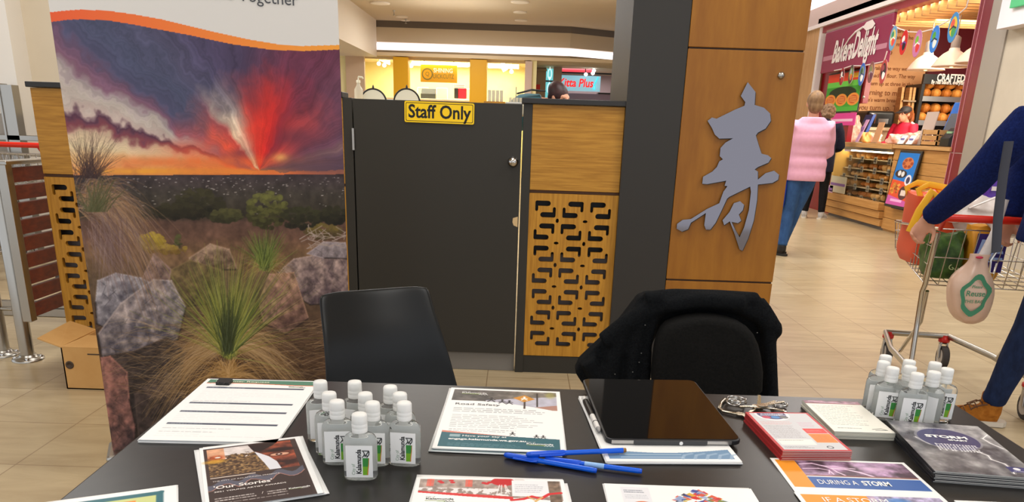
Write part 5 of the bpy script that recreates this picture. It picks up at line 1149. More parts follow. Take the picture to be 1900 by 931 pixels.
for grp, lst in (('hand sanitiser bottles at the left', capsL), ('hand sanitiser bottles at the right', capsR)):
    for x, y, rz, lb in lst:
        p = onz(x, y, TZ+.0965); loc = (p.x, p.y, TZ+.0003); lab = 'clear sanitiser bottle, '+lb
        if first: proto.location = loc; proto.rotation_euler = (0, 0, rz); proto['label'] = lab; proto['group'] = grp; first = False
        else: c_ = dup(proto, loc, rz, lab); c_['group'] = grp

# ============================================================ people
M_skin = noisy('skin', (214, 160, 132), (200, 142, 114), 14, rough=.5, spec=.35, lo=.2, hi=.8)
Z = Vector((0, 0, 1))
def hand(mb, wr, d, pal, s, curl=.5):
    """palm, four fingers of different lengths, thumb from the side; d = along the hand, pal = palm normal (fingers curl towards it)"""
    pal = Vector(pal); d = d.normalized(); pal = (pal-d*pal.dot(d)).normalized(); sd = d.cross(pal).normalized()
    mb.tube([wr-d*.02*s, wr+d*.03*s, wr+d*.085*s], [(.026*s, .019*s), (.036*s, .016*s), (.04*s, .013*s)], 10, up=pal)
    for k, (o, ln) in enumerate(((-.03, .068), (-.0105, .078), (.0095, .073), (.029, .056))):
        p = wr+d*(.082-.004*abs(k-1.2))*s+sd*o*s; a = .15+curl*.5; P = [p]
        for f_ in (.44, .32, .24):
            q = d*math.cos(a)+pal*math.sin(a); p = p+q*ln*f_*s; P.append(p); a += curl*1.25
        mb.tube(P, [.0088*s, .0085*s, .0078*s, .0062*s], 8)
    p = wr+d*.028*s-sd*.03*s
    P = [p, p-sd*.022*s+d*.022*s+pal*.012*s, p-sd*.03*s+d*.045*s+pal*(.016+.016*curl)*s, p-sd*.026*s+d*.066*s+pal*(.02+.028*curl)*s]
    mb.tube(P, [.012*s, .0105*s, .0095*s, .007*s], 8)
def seg_r(A_, B_, n=2): return [A_.lerp(B_, i/n) for i in range(n+1)]
def figure(label, J, f, s, top, legs, shoe, hair, voxel=.011, puff=.012, quilt=0, sleeve=True, hem=None, hairlong=0, curl=.4, shoe_r=.0, curly=False, head_f=None, handn=None, cat='person', group=None):
    """J: joint positions in the world; f: facing; s: body scale; top/legs/shoe/hair: materials"""
    f = Vector(f).normalized(); hf = Vector(head_f).normalized() if head_f else f
    J = {k: Vector(v) for k, v in J.items()}
    base = Vector((J['pelvis'].x, J['pelvis'].y, 0)); t = thing('person', label, cat, base, group=group)
    mb = MB(); hd = J['head']; rt = hf.cross(Z).normalized(); X = frame(hd, rt, hf, Z)
    sc_ = lambda *v: tuple(q*s for q in v)
    mb.ell(sc_(0, -.008, .02), sc_(.076, .096, .1), 16, X=X).ell(sc_(0, .022, -.045), sc_(.056, .07, .07), 14, X=X).ell(sc_(0, .058, -.08), sc_(.028, .028, .022), 10, X=X)
    mb.tube([X @ Vector(sc_(0, .088, .018)), X @ Vector(sc_(0, .106, -.018)), X @ Vector(sc_(0, .094, -.03))], sc_(.009, .013, .012), 8)
    for q in (-1, 1): mb.ell(sc_(q*.076, -.005, -.005), sc_(.011, .02, .032), 10, X=X).tube([X @ Vector(sc_(q*.014, .087, .03)), X @ Vector(sc_(q*.05, .072, .03))], sc_(.008, .008), 6)
    mb.tube([X @ Vector(sc_(-.022, .083, -.058)), X @ Vector(sc_(0, .092, -.058)), X @ Vector(sc_(.022, .083, -.058))], sc_(.007, .009, .007), 6)
    nb = J['neck']; mb.tube([nb-Z*.03*s, nb, hd+Vector((0, 0, -.05*s))-hf*.01*s], sc_(.064, .054, .052), 12)
    P, C, W_ = J['pelvis'], J['chest'], J['waist']
    tp = [P-Z*.1*s, P, W_, C, C.lerp(nb, .62), nb]
    tr = [(.13*s, .1*s), (.165*s, .115*s), (.142*s, .1*s), (.165*s, .115*s), (.15*s, .08*s), (.06*s, .058*s)]
    mb.tube(tp, tr, 18, up=f)
    for q in 'LR':
        if 'sh'+q in J:
            mb.tube([J['sh'+q].lerp(C, .25), J['sh'+q], J['sh'+q].lerp(J['el'+q], .5), J['el'+q], J['el'+q].lerp(J['wr'+q], .45), J['wr'+q]], sc_(.056, .056, .049, .041, .04, .029), 12)
            d = (J['wr'+q]-J['el'+q]); hd_ = J.get('hd'+q, d); hand(mb, J['wr'+q], hd_, (handn or {}).get(q, f), s, curl)
        if 'hip'+q in J:
            a, k, an = J['hip'+q], J['kn'+q], J['an'+q]
            mb.tube([a+Z*.03*s, a.lerp(k, .4), k, k.lerp(an, .35), an], sc_(.092, .078, .056, .055, .036), 12)
            to = J['toe'+q]; mb.tube([an-Z*.03*s, an.lerp(to, .5)+Vector((0, 0, -.012*s)), an.lerp(to, .85)], [(.03*s, .026*s), (.03*s, .016*s), (.02*s, .01*s)], 10, up=Z)
    body = blob_obj('body', mb, voxel*.85, M_skin, t, 3, local=False)
    if head_f:
        for q in (-1, 1):
            e_ = MB().ell(X @ Vector(sc_(q*.032, .079, .014)), sc_(.011, .008, .008), 8); e_.build('eye', mat('eye_dark', (40, 28, 22), .2), t)
        MB().tube([X @ Vector(sc_(-.02, .09, -.058)), X @ Vector(sc_(0, .1, -.058)), X @ Vector(sc_(.02, .09, -.058))], sc_(.0045, .006, .0045), 6).build('mouth', mat('lips', (176, 84, 80), .4), t)
    # trousers
    if legs:
        mb = MB(); mb.tube([P-Z*.1*s, P, P.lerp(W_, .6)], [(.14*s, .112*s), (.176*s, .128*s), (.155*s, .114*s)], 18, up=f)
        for q in 'LR':
            if 'hip'+q in J:
                a, k, an = J['hip'+q], J['kn'+q], J['an'+q]; e_ = an.lerp(k, .06)
                mb.tube([a+Z*.03*s, a.lerp(k, .4), k, k.lerp(an, .3), k.lerp(an, .75), e_], sc_(.102, .09, .068, .066, .053, .052), 14)
                for i in range(3): c_ = k.lerp(an, .62+.13*i); mb.tube([c_+Vector((.0, 0, .006)), c_], sc_(.056, .058-.003*i), 12)
        blob_obj('trousers', mb, voxel, legs, t, 3, local=False)
    # shoes
    for q in 'LR':
        if 'hip'+q in J and shoe:
            an, to = J['an'+q], J['toe'+q]; dr = Vector((to.x-an.x, to.y-an.y, 0)).normalized(); heel = Vector((an.x, an.y, to.z))-dr*.035*s
            mb = MB(); mb.tube([heel+Z*.012, heel+dr*.05*s+Z*.014*s, heel+dr*.16*s+Z*.006*s, to+dr*.02*s], [(.03*s, .045*s), (.037*s, .055*s), (.043*s, .04*s), (.03*s, .026*s)], 12, up=Z)
            mb.tube([an+Z*(.03+shoe_r)*s, Vector((an.x, an.y, to.z+.02))], sc_(.047, .048), 12)
            o = blob_obj('shoe', mb, .008, shoe, t, 3, local=False)
            w2 = dr.cross(Z); zb = .001
            pl = [heel-dr*.035*s+w2*x*.0 for x in (0,)]; sole = []
            for u_, w_ in ((-.04, .016), (-.02, .036), (.06, .04), (.14, .048), (.2, .045), (.235, .03), (.25, .008)): sole.append((u_*s, w_*s))
            pts_ = [(u_, w_) for u_, w_ in sole]+[(u_, -w_) for u_, w_ in sole[::-1]]
            h0 = Vector((heel.x, heel.y, to.z-.03)); MB().prism(pts_, 0, .022, X=frame((heel.x, heel.y, max(0.001, to.z-.032*s)), dr, Z.cross(dr), Z)).build('sole', mat('rubber_sole', (206, 196, 180), .7) if shoe_r else mat('dark_sole', (40, 38, 36), .7), o)
    # top
    mb = MB(); hz = hem if hem is not None else .0
    low = P+Z*(hz*s); N_ = 16; pts_, rad = [], []
    key_p = [low, P.lerp(W_, .5), W_, C, C.lerp(nb, .62), nb+Z*.012*s]; kr = [(.172, .128), (.168, .12), (.155, .112), (.176, .127), (.165, .094), (.07, .068)]
    for i in range(len(key_p)-1):
        n_ = 6 if quilt else 2
        for j in range(n_): 
            u_ = j/n_; pts_.append(key_p[i].lerp(key_p[i+1], u_)); rad.append([kr[i][m]*(1-u_)+kr[i+1][m]*u_ for m in (0, 1)])
    pts_.append(key_p[-1]); rad.append(kr[-1])
    zz0 = pts_[0].z; rr2 = []
    for p_, r_ in zip(pts_, rad):
        b_ = puff+(quilt*abs(math.sin((p_-low).length/(.115*s)*PI)) if quilt else 0); rr2.append((r_[0]*s+b_, r_[1]*s+b_))
    mb.tube(pts_, rr2, 22, up=f)
    if sleeve:
        for q in 'LR':
            if 'sh'+q in J:
                A_ = [J['sh'+q].lerp(C, .3)+Z*.01, J['sh'+q]]+[J['sh'+q].lerp(J['el'+q], u_) for u_ in (.25, .5, .75)]+[J['el'+q]]+[J['el'+q].lerp(J['wr'+q], u_) for u_ in (.25, .5, .75, .97)]
                R_ = [.062, .064, .06, .056, .053, .051, .049, .045, .041, .037]
                mb.tube(A_, [r_*s+puff*.8+(quilt*.8*(i % 2) if quilt else 0) for i, r_ in enumerate(R_)], 14)
    blob_obj('jacket' if quilt or puff > .02 else 'jumper', mb, voxel, top, t, 2 if quilt else 4, local=False)
    if hair:
        mb = MB(); mb.ell(sc_(0, -.016, .032), sc_(.086, .1, .1), 16, X=X).ell(sc_(0, -.05, -.02), sc_(.078, .062, .085+hairlong), 14, X=X)
        if curly:
            rg_ = random.Random(5)
            for i in range(90):
                a, b_ = rg_.uniform(0, 2*PI), rg_.uniform(-.7, 1.4); q = (math.cos(a)*math.cos(b_), math.sin(a)*math.cos(b_), math.sin(b_))
                if q[1] > .55 and q[2] < .5: continue
                mb.ell(sc_(q[0]*.09, -.02+q[1]*.095, .02+q[2]*.1), sc_(.024, .024, .024), 6, X=X)
        mh = blob(mb, .009, 1 if curly else 3); mh.materials.clear(); mh.materials.append(hair); mh.name = 'hair'; mh.transform(Matrix.Translation(-base)); link('hair', mh, t)
    return t, X

M_pink = noisy('pink_quilted', (232, 174, 196), (222, 160, 186), 30, rough=.6, lo=.2, hi=.8)
M_jeans = noisy('blue_jeans', (62, 98, 150), (44, 74, 122), 26, (1, 1, .5), .8, .2, lo=.25, hi=.75)
M_navy = noisy('navy_coat', (32, 34, 52), (24, 25, 40), 40, rough=.8, spec=.2)
M_blackc = noisy('black_trousers', (24, 22, 24), (16, 15, 17), 40, rough=.8, spec=.2)
M_hair1 = noisy('short_fair_hair', (150, 118, 84), (112, 82, 56), 30, (1, 1, .3), .6)
M_hair2 = noisy('curly_hair', (150, 120, 92), (104, 78, 56), 40, rough=.7)
x, y = 3.0, 8.40; s = .985
def stand(x, y, s, f, dx=0): 
    f = Vector(f).normalized(); r = f.cross(Z); o = Vector((x, y, 0))
    q = lambda a, b, z: o+r*a*s+f*b*s+Z*z*s
    return q
q = stand(x, y, s, (.12, 1, 0))
t, X = figure('person seen from behind in a pale pink quilted jacket and blue jeans', dict(head=q(0, .02, 1.575), neck=q(0, 0, 1.43), chest=q(0, 0, 1.25), waist=q(0, .01, 1.06), pelvis=q(0, 0, .92), shL=q(-.16, .0, 1.34), elL=q(-.2, .07, 1.10), wrL=q(-.12, .25, 1.02), shR=q(.16, .0, 1.34), elR=q(.2, .07, 1.10), wrR=q(.12, .25, 1.02), hipL=q(-.085, 0, .88), knL=q(-.11, .02, .48), anL=q(-.135, -.02, .085), toeL=q(-.22, .08, .03), hipR=q(.05, .0, .88), knR=q(-.02, .1, .5), anR=q(-.1, .16, .09), toeR=q(-.15, .3, .03)), (.12, 1, 0), s, M_pink, M_jeans, mat('black_boot', (28, 24, 24), .5), M_hair1, quilt=.009, puff=.03, hem=-.12, curl=.5)
bp = q(-.3, -.02, 0)
t = thing('tote_bag', 'bright blue bag hanging beside the pink jacketed person', 'bag', (bp.x, bp.y, .5))
MB().loft([[(a*w_, b_*d_, z) for a, b_ in ov(.5, .5, 20, 4)] for z, w_, d_ in ((0, .2, .1), (.02, .24, .13), (.2, .25, .12), (.34, .24, .05), (.36, .23, .03))]).build('bag_body', mat('tote_blue', (24, 60, 170), .5), t, local=True)
for sy in (-.02, .02): MB().tube([(-.07, sy, .35), (-.05, sy, .5), (.02, sy, .52), (.05, sy, .5), (.07, sy, .35)], .008, 8).build('strap', mat('tote_blue', (24, 60, 170), .5), t, local=True)
x, y, s = 4.66, 12.45, 1.0
q = stand(x, y, s, (.55, .83, 0))
t, X = figure('person with curly hair in a navy hooded coat at the bakery counter', dict(head=q(0, .03, 1.575), neck=q(0, 0, 1.44), chest=q(0, 0, 1.25), waist=q(0, 0, 1.05), pelvis=q(0, 0, .92), shL=q(-.18, .0, 1.37), elL=q(-.23, .08, 1.1), wrL=q(-.13, .27, 1.06), shR=q(.18, .0, 1.37), elR=q(.23, .08, 1.1), wrR=q(.13, .27, 1.06), hipL=q(-.09, 0, .88), knL=q(-.11, .02, .48), anL=q(-.13, .0, .085), toeL=q(-.16, .14, .03), hipR=q(.09, .0, .88), knR=q(.1, .03, .48), anR=q(.12, .02, .085), toeR=q(.15, .16, .03)), (.55, .83, 0), s, M_navy, M_blackc, mat('grey_trainer', (176, 172, 170), .5), M_hair2, puff=.03, hem=-.2, curly=True, shoe_r=.001)
mb = MB(); mb.ell(q(0, -.11, 1.40), (.12, .1, .09), 12); mb.ell(q(0, -.08, 1.45), (.1, .08, .05), 12); blob_obj('hood', mb, .012, M_navy, t, 3, local=False)
# baker behind the counter
M_polo = mat('red_polo', (206, 30, 62), .7); M_ging = noisy('ginger_hair', (150, 84, 40), (110, 56, 28), 30, (1, 1, .3), .6)
x, y, s = 6.27, 13.36, 1.06
q = stand(x, y, s, (-.9, -.42, 0)); hf = (-.93, -.36, -.12)
t, X = figure('baker behind the counter in a red polo and black cap', dict(head=q(0, .03, 1.53), neck=q(0, -.02, 1.40), chest=q(0, -.01, 1.22), waist=q(0, 0, 1.04), pelvis=q(0, 0, .9), shL=q(-.17, -.01, 1.34), elL=q(-.22, .05, 1.08), wrL=q(-.14, .27, 1.07), shR=q(.17, -.01, 1.34), elR=q(.22, .05, 1.08), wrR=q(.14, .27, 1.07), hipL=q(-.09, 0, .87), knL=q(-.1, .02, .47), anL=q(-.1, 0, .085), toeL=q(-.11, .14, .03), hipR=q(.09, 0, .87), knR=q(.1, .02, .47), anR=q(.1, 0, .085), toeR=q(.11, .14, .03)), (-.9, -.42, 0), s, M_polo, M_blackc, mat('black_boot', (28, 24, 24), .5), M_ging, head_f=hf, puff=.012)
mb = MB(); mb.ell((0, -.006, .05), (.093, .108, .085), 16, X=X); mb.tube([X @ Vector((0, .06, .055)), X @ Vector((0, .13, .045)), X @ Vector((0, .185, .03))], [(.078, .012), (.07, .008), (.05, .005)], 12, up=Z)
blob_obj('cap', mb, .008, mat('cap_black', (40, 38, 40), .6), t, 2, local=False)
mb = MB(); mb.tube([X @ Vector(v) for v in ((0, -.1, .02), (0, -.16, -.01), (0, -.17, -.1), (0, -.15, -.2), (0, -.14, -.25))], [.03, .036, .04, .032, .012], 10); blob_obj('ponytail', mb, .009, M_ging, t, 2, local=False)
MB().tube([q(-.12, .0, 1.41), q(-.19, -.01, 1.375), q(-.245, .02, 1.24)], [(.012, .02)]*3, 8, up=Z).build('shoulder_stripe', mat('stripe_white', (240, 236, 230), .6), t)
MB().tube([q(-.06, .05, 1.41), q(0, .085, 1.33), q(.06, .05, 1.41)], .005, 6).build('necklace', M_steel, t)
# stooping person behind the right screen
hp = ony(1038, 182, 7.0)
def w(dx, dy, dz): return Vector((hp.x+dx, 7.0+dy, hp.z+dz))
t, X = figure('person in teal stooping behind the right counter screen', dict(head=w(0, 0, 0), neck=w(-.13, .02, -.05), chest=w(-.28, .04, -.1), waist=w(-.46, .06, -.22), pelvis=w(-.56, .06, -.36), shL=w(-.2, .2, -.12), elL=w(-.1, .26, -.36), wrL=w(.08, .2, -.42), shR=w(-.2, -.12, -.12), elR=w(-.1, -.16, -.36), wrR=w(.08, -.1, -.42), hipL=w(-.56, .14, -.42), knL=(hp.x-.5, 7.14, .48), anL=(hp.x-.56, 7.14, .085), toeL=(hp.x-.42, 7.14, .03), hipR=w(-.56, -.03, -.42), knR=(hp.x-.5, 6.97, .48), anR=(hp.x-.56, 6.97, .085), toeR=(hp.x-.42, 6.97, .03)), (.8, 0, -.6), 1.0, mat('teal_top', (44, 92, 104), .7), M_blackc, mat('black_boot', (28, 24, 24), .5), noisy('dark_red_hair', (58, 26, 26), (36, 20, 22), 30, rough=.5), head_f=(.72, -.62, -.3))
mb = MB(); mb.tube([w(-.36, -.13, .02), w(-.24, -.1, .055), w(-.13, -.04, .05)], [(.02, .008)]*3, 8, up=Z); mb.build('strap', M_blackp, t)

# man with the trolley: seen from his left side, only partly inside the frame
M_knit = noisy('navy_jumper', (24, 38, 92), (17, 27, 70), 120, rough=.9, spec=.1, bump=.25)
M_djean = noisy('dark_jeans', (30, 46, 82), (22, 34, 64), 40, (1, 1, .4), .8, .2)
M_suede = noisy('tan_suede', (176, 112, 44), (150, 90, 32), 40, rough=.85, spec=.1)
fz = Vector((-.97, .22, 0)); 
sh = ony(1902, 232, 3.13); el = ony(1806, 338, 3.2); wr = ony(1727, 402, 3.36)
KM = .953
def km(x, y, z): return Vector((x*KM, y*KM, HC+(z-HC)*KM))
sh, el = km(sh.x, sh.y, sh.z)/1, el.lerp(km(el.x, el.y, el.z), .5)
t, X = figure('person in navy jumper and dark jeans gripping the loaded trolley', dict(head=km(2.25, 3.32, 1.62), neck=km(2.29, 3.31, 1.47), chest=km(2.305, 3.30, 1.28), waist=km(2.30, 3.30, 1.07), pelvis=km(2.285, 3.31, .93), shL=sh, elL=el, wrL=wr, hdL=(-.45, .25, -1), shR=km(2.33, 3.48, 1.39), elR=km(2.3, 3.66, 1.12), wrR=km(2.26, 3.62, .9), hdR=(-.2, 0, -1), hipL=km(2.30, 3.22, .88), knL=(2.185, 3.19, .49), anL=(2.19, 3.33, .095), toeL=(2.015, 3.37, .035), hipR=km(2.30, 3.40, .88), knR=(2.46, 3.16, .49), anR=(2.74, 3.12, .12), toeR=(2.58, 3.14, .04)), fz, .98, M_knit, M_djean, M_suede, noisy('brown_hair', (70, 50, 36), (50, 36, 26), 30, rough=.6), voxel=.009, puff=.014, hem=-.1, curl=.75, shoe_r=.03, handn={'L': (-.2, -1, -.3), 'R': (0, -1, -.4)})
mb = MB(); mb.tube([(2.14, 3.28, .115), (2.105, 3.295, .10), (2.085, 3.30, .085)], .004, 6)
for k in range(4): c_ = Vector((2.125-.022*k, 3.315+.004*k, .118-.012*k)); mb.tube([c_+Vector((0, -.03, -.012)), c_+Vector((0, 0, .006)), c_+Vector((0, .03, -.012))], .003, 6)
mb.tube([(2.125, 3.295, .12), (2.085, 3.28, .135), (2.045, 3.28, .118), (2.085, 3.285, .105)], .003, 6); mb.build('laces', mat('lace_brown', (90, 54, 24), .7), t)
a = [ony(x_, y_, 2.9) for x_, y_ in ((1872, 262), (1862, 320), (1852, 400), (1848, 468))]
st = thing('bag_strap', 'dark grey bag strap with steel clip hanging from the arm', 'strap', a[-1])
MB().tube(a, [(.018, .004)]*4, 8, up=(0, 1, 0)).build('webbing', mat('webbing_grey', (58, 60, 70), .8), st)
MB().tube([a[-1]+Vector((0, 0, -.0)), a[-1]+Vector((-.012, 0, -.03)), a[-1]+Vector((-.008, 0, -.075)), a[-1]+Vector((.01, 0, -.08)), a[-1]+Vector((.012, 0, -.04))], .004, 8).build('clip', M_chrome, st)

# ============================================================ shopping trolley
def wires(mb, A_, B_, C_, D_, n, m, r=.0024):
    """net between edge A-B and edge D-C"""
    A_, B_, C_, D_ = map(Vector, (A_, B_, C_, D_))
    for i in range(n+1): u = i/n; mb.tube([A_.lerp(B_, u), D_.lerp(C_, u)], r, 5)
    for i in range(m+1): u = i/m; mb.tube([A_.lerp(D_, u), B_.lerp(C_, u)], r*1.25, 5)
def trolley(label, loc, rz, group=None):
    t = thing('shopping_trolley', label, 'trolley', loc, rz, group)
    hw, fw_ = .275, .20; zr, zf, br_, bf = .86, .80, .60, .66; y1 = .86
    mb = MB()
    for sx in (-1, 1): wires(mb, (sx*hw, 0, br_), (sx*fw_, y1-.06, bf), (sx*fw_*1.04, y1, zf), (sx*hw, -.05, zr), 13, 3)
    wires(mb, (-fw_, y1-.06, bf), (fw_, y1-.06, bf), (fw_*1.04, y1, zf), (-fw_*1.04, y1, zf), 8, 3)
    wires(mb, (-hw, 0, br_), (hw, 0, br_), (fw_, y1-.06, bf), (-fw_, y1-.06, bf), 10, 10)
    wires(mb, (-hw, 0, br_), (hw, 0, br_), (hw, -.05, zr), (-hw, -.05, zr), 10, 2)
    mb.build('wire_basket', M_chrome, t, local=True)
    MB().tube([(-hw, -.05, zr), (-hw-.012, y1*.5, (zr+zf)/2), (-fw_*1.04, y1, zf), (fw_*1.04, y1, zf), (hw+.012, y1*.5, (zr+zf)/2), (hw, -.05, zr)], .007, 8).build('rim', M_chrome, t, local=True)
    MB().tube([(-.315, -.12, .915), (.315, -.12, .915)], .0165, 14).build('handle', mat('trolley_red', (216, 42, 24), .3), t, local=True)
    for sx in (-1, 1):
        MB().tube([(sx*.29, -.12, .915), (sx*hw, -.05, zr)], [(.014, .02), (.01, .012)], 8).build('handle_bracket', M_red, t, local=True)
        MB().tube([(sx*hw, -.03, .84), (sx*hw, .0, br_), (sx*.272, .03, .56), (sx*.268, .02, .4), (sx*.265, .0, .19)], .0125, 10).build('leg', M_chrome, t, local=True)
        MB().tube([(sx*.24, .06, .56), (sx*.22, .12, .4), (sx*.23, .3, .2)], .009, 8).build('strut', M_chrome, t, local=True)
        MB().tube([(sx*.265, .0, .19), (sx*.245, .4, .185), (sx*.17, .8, .18)], [(.012, .017)]*3, 8, up=(0, 0, 1)).build('side_rail', M_steel, t, local=True)
        for wx, wy in ((sx*.265, .0), (sx*.15, .8)):
            w_ = MB().tube([(wx-.016, wy-.03, .065), (wx+.016, wy-.03, .065)], .064, 20).build('wheel', mat('wheel_rubber', (62, 58, 56), .7), t, local=True)
            MB().tube([(wx-.018, wy-.03, .065), (wx+.018, wy-.03, .065)], .044, 18).build('hub', mat('hub_grey', (190, 184, 176), .5), w_, local=True)
            mb = MB()
            for k in (-.024, .024): mb.tube([(wx+k, wy-.03, .06), (wx+k, wy-.018, .1), (wx+k*.6, wy, .146)], [(.004, .016), (.004, .018), (.006, .022)], 8, up=(0, 1, 0))
            mb.tube([(wx-.024, wy, .146), (wx+.024, wy, .146)], .012, 8); mb.build('castor_fork', M_steel, w_, local=True)
            MB().lathe([(.024, .146), (.03, .15), (.03, .165), (.022, .17), (.016, .186)], 16, X=Matrix.Translation((wx, wy, 0))).build('red_collar', M_red, w_, local=True)
    MB().tube([(-.17, .8, .18), (.17, .8, .18)], [(.012, .017)]*2, 8, up=(0, 0, 1)).build('cross_rail', M_steel, t, local=True)
    return t
CL, CRZ = Vector((2.165, 3.5, 0)), -.17
cart = trolley('loaded shopping trolley with red handle beside the person in navy', CL, CRZ)
CM = Matrix.Translation(CL) @ Matrix.Rotation(CRZ, 4, 'Z')
for k, (x_, y_, lb) in enumerate(((-3.62, 5.62, 'nearer one behind the slatted panel'), (-4.36, 5.78, 'left one by the wall rail'))):
    c2 = dup(cart, (x_, y_, 0), .02, 'red handled trolley parked at left, '+lb); c2.scale = (1.1, 1.1, 1.1); c2['group'] = 'trolleys parked at the left'
rb = random.Random(2)
def sack(name, label, c, size, m, rz=0, top=.8, lump=.02, seed=1, cat='bag', voxel=.012, e=3.5, group=None, belly=0):
    """soft bag: rounded, slumped and creased"""
    rg_ = random.Random(seed); w, d, h = size; c = CM @ Vector(c)
    t = thing(name, label, cat, c, CRZ+rz, group); n = 36; rings = []
    ph = [rg_.uniform(0, 6) for _ in range(6)]
    for i in range(15):
        u = i/14; sx = (.82 if i == 0 else .94 if i == 1 else 1)*(1+(top-1)*max(0, (u-.45)/.55)**1.5)*(1+belly*math.sin(u*PI))
        ring_ = []
        for j, (a, b_) in enumerate(ov(w/2*sx, d/2*sx*(1-.5*(u**3)*(top < 1)), n, e)):
            q = 2*PI*j/n; k = 1+lump/max(w, d)*4*(math.sin(3*q+ph[0]+4*u)+math.sin(5*q+ph[1]-6*u)*.7+math.sin(9*q+ph[2]+9*u)*.4)*.3*(.3+u)
            ring_.append((a*k, b_*k, h*u+(.012*math.sin(4*q+ph[3]) if i == 14 else 0)))
        rings.append(ring_)
    MB().loft(rings).build('bag_body', m, t, local=True, sub=1)
    return t
M_film = noisy('white_film', (226, 218, 214), (206, 196, 190), 12, rough=.35, spec=.5, bump=.3)
s1 = sack('shopping_bag', 'orange red reusable shopping bag with yellow straps in the trolley', (-.16, .46, .64), (.2, .34, .34), mat('bag_orange', (222, 84, 48), .5), .1, 1.05, .015, 3)
for sy in (-.06, .08): MB().tube([(-.08, sy, .3), (-.11, sy, .36), (-.06, sy+.01, .385), (.04, sy+.01, .37), (.08, sy, .33)], [(.016, .003)]*5, 8, up=(0, 1, 0)).build('yellow_strap', mat('strap_yellow', (226, 168, 30), .5), s1, local=True)
MB().tube([(-.06, -.16, .33), (-.10, -.19, .36), (-.15, -.21, .27), (-.18, -.22, .17)], [(.02, .003)]*4, 8, up=(0, 1, 0)).build('yellow_strap', mat('strap_yellow', (226, 168, 30), .5), s1, local=True)
M_green = noisy('leafy_bag', (70, 104, 40), (32, 58, 22), 16, (1, 1, 1), .5, lo=.35, hi=.62)
s2 = sack('shopping_bag', 'leafy green printed shopping bag low in the trolley', (-.185, .12, .625), (.16, .2, .2), M_green, .0, .95, .02, 5)
MB().text('Good', .036, frame((.04, -.106, .055), (1, 0, -.1), (.1, 0, 1)), bold=.01).build('lettering', mat('pale_green_letters', (190, 206, 150), .5), s2, local=True)
s3 = sack('shopping_bag', 'purple and gold supermarket bag in the middle of the trolley', (-.025, .125, .625), (.155, .2, .235), mat('bag_gold', (214, 150, 40), .5), .0, .98, .01, 6)
MB().box((-.064, -.1055, .045), (.064, -.102, .215)).build('purple_panel', mat('panel_purple', (48, 32, 112), .5), s3, local=True)
mb = MB()
for k in range(4): mb.prism([(-.06+k*.02, .09), (-.045+k*.02, .09), (-.028+k*.02, .19), (-.043+k*.02, .19)], -.001, .001, X=frame((0, -.107, 0), (1, 0, 0), (0, 0, 1)))
for k in range(3): mb.prism([(.01+k*.006, .1+k*.03), (.06-k*.004, .1+k*.03), (.056-k*.004, .112+k*.03), (.014+k*.006, .112+k*.03)], -.001, .001, X=frame((0, -.107, 0), (1, 0, 0), (0, 0, 1)))
mb.build('stripe_mark', mat('mark_pale_blue', (150, 176, 226), .4), s3, local=True)
s4 = sack('plastic_bag', 'crumpled white plastic bag heaped on top of the trolley', (.06, .40, .80), (.36, .36, .18), M_film, .2, .55, .05, 8, e=2.4)
for sy in (-.1, .1): MB().tube([(-.14, sy, .13), (-.05, sy-.05, .19), (.06, sy-.06, .17), (.13, sy-.02, .12)], [(.018, .004)]*4, 8, up=(0, 0, 1)).build('handle_loop', M_film, s4, local=True)
s5 = sack('plastic_bag', 'flatter white plastic bag behind the trolley handle', (.12, .05, .84), (.3, .2, .1), M_film, -.1, .6, .04, 9, e=2.4)
s6 = sack('snack_packet', 'purple snack packet standing among the white bags', (.1, .42, .96), (.12, .05, .1), mat('packet_purple', (84, 44, 150), .3), .3, .95, .006, 10)
MB().box((-.05, -.031, .05), (.05, -.028, .07)).build('pale_band', M_film, s6, local=True)
s7 = sack('milk_carton', 'white carton poking up behind the hand', (-.1, .3, .86), (.07, .07, .17), mat('carton_white', (236, 232, 226), .4), .4, 1.0, .001, 12, e=8, cat='carton')
# produce bag hanging from the handle
hb = ony(1788, 600, 3.3)
t = thing('produce_bag', 'clear produce bag with green recycling print hanging off the trolley', 'bag', (hb.x, 3.32, hb.z-.0))
M_prod = noisy('thin_film', (222, 190, 170), (204, 170, 148), 5, rough=.3, spec=.5, lo=.3, hi=.7)
rings = []
for i, (z, w_, d_, ox) in enumerate([(0, .06, .05, .03), (.015, .15, .1, .03), (.06, .21, .14, .02), (.13, .23, .15, .01), (.18, .22, .14, .0), (.22, .17, .11, .0), (.25, .11, .06, .01), (.275, .09, .04, .015), (.30, .11, .03, .02)]):
    rings.append([(ox+a*(1+.05*math.sin(5*j*2*PI/32+z*20)), b_*(1+.05*math.sin(7*j*2*PI/32-z*16)), z) for j, (a, b_) in enumerate(ov(w_/2*.82, d_/2, 32, 2.4))])
MB().loft(rings).build('bag_body', M_prod, t, local=True, sub=1)
MB().tube([(.025, 0, .26), (.055, 0, .38), (.075, .0, .53)], [(.026, .012), (.02, .008), (.012, .006)], 10).build('tie_handle', M_film, t, local=True)
MB().ell((.0, -.028, .29), (.016, .012, .006), 10).build('red_sticker', mat('sticker_red', (196, 50, 80), .4), t, local=True)
ringp = [((.062+.008*math.sin(5*q_))*math.cos(q_), (.085+.008*math.cos(4*q_))*math.sin(q_)) for q_ in [i*2*PI/30 for i in range(30)]]
FB = frame((-.012, -.0765, .135), (1, 0, 0), (0, -.03, 1))
gm = MB()
k = len(ringp); gm.add([FB @ Vector((x_, y_, -.010*(x_/.07)**2*-0)) for x_, y_ in ringp]+[FB @ Vector((x_*.72, y_*.74, 0)) for x_, y_ in ringp], [(i, (i+1) % k, (i+1) % k+k, i+k) for i in range(k)])
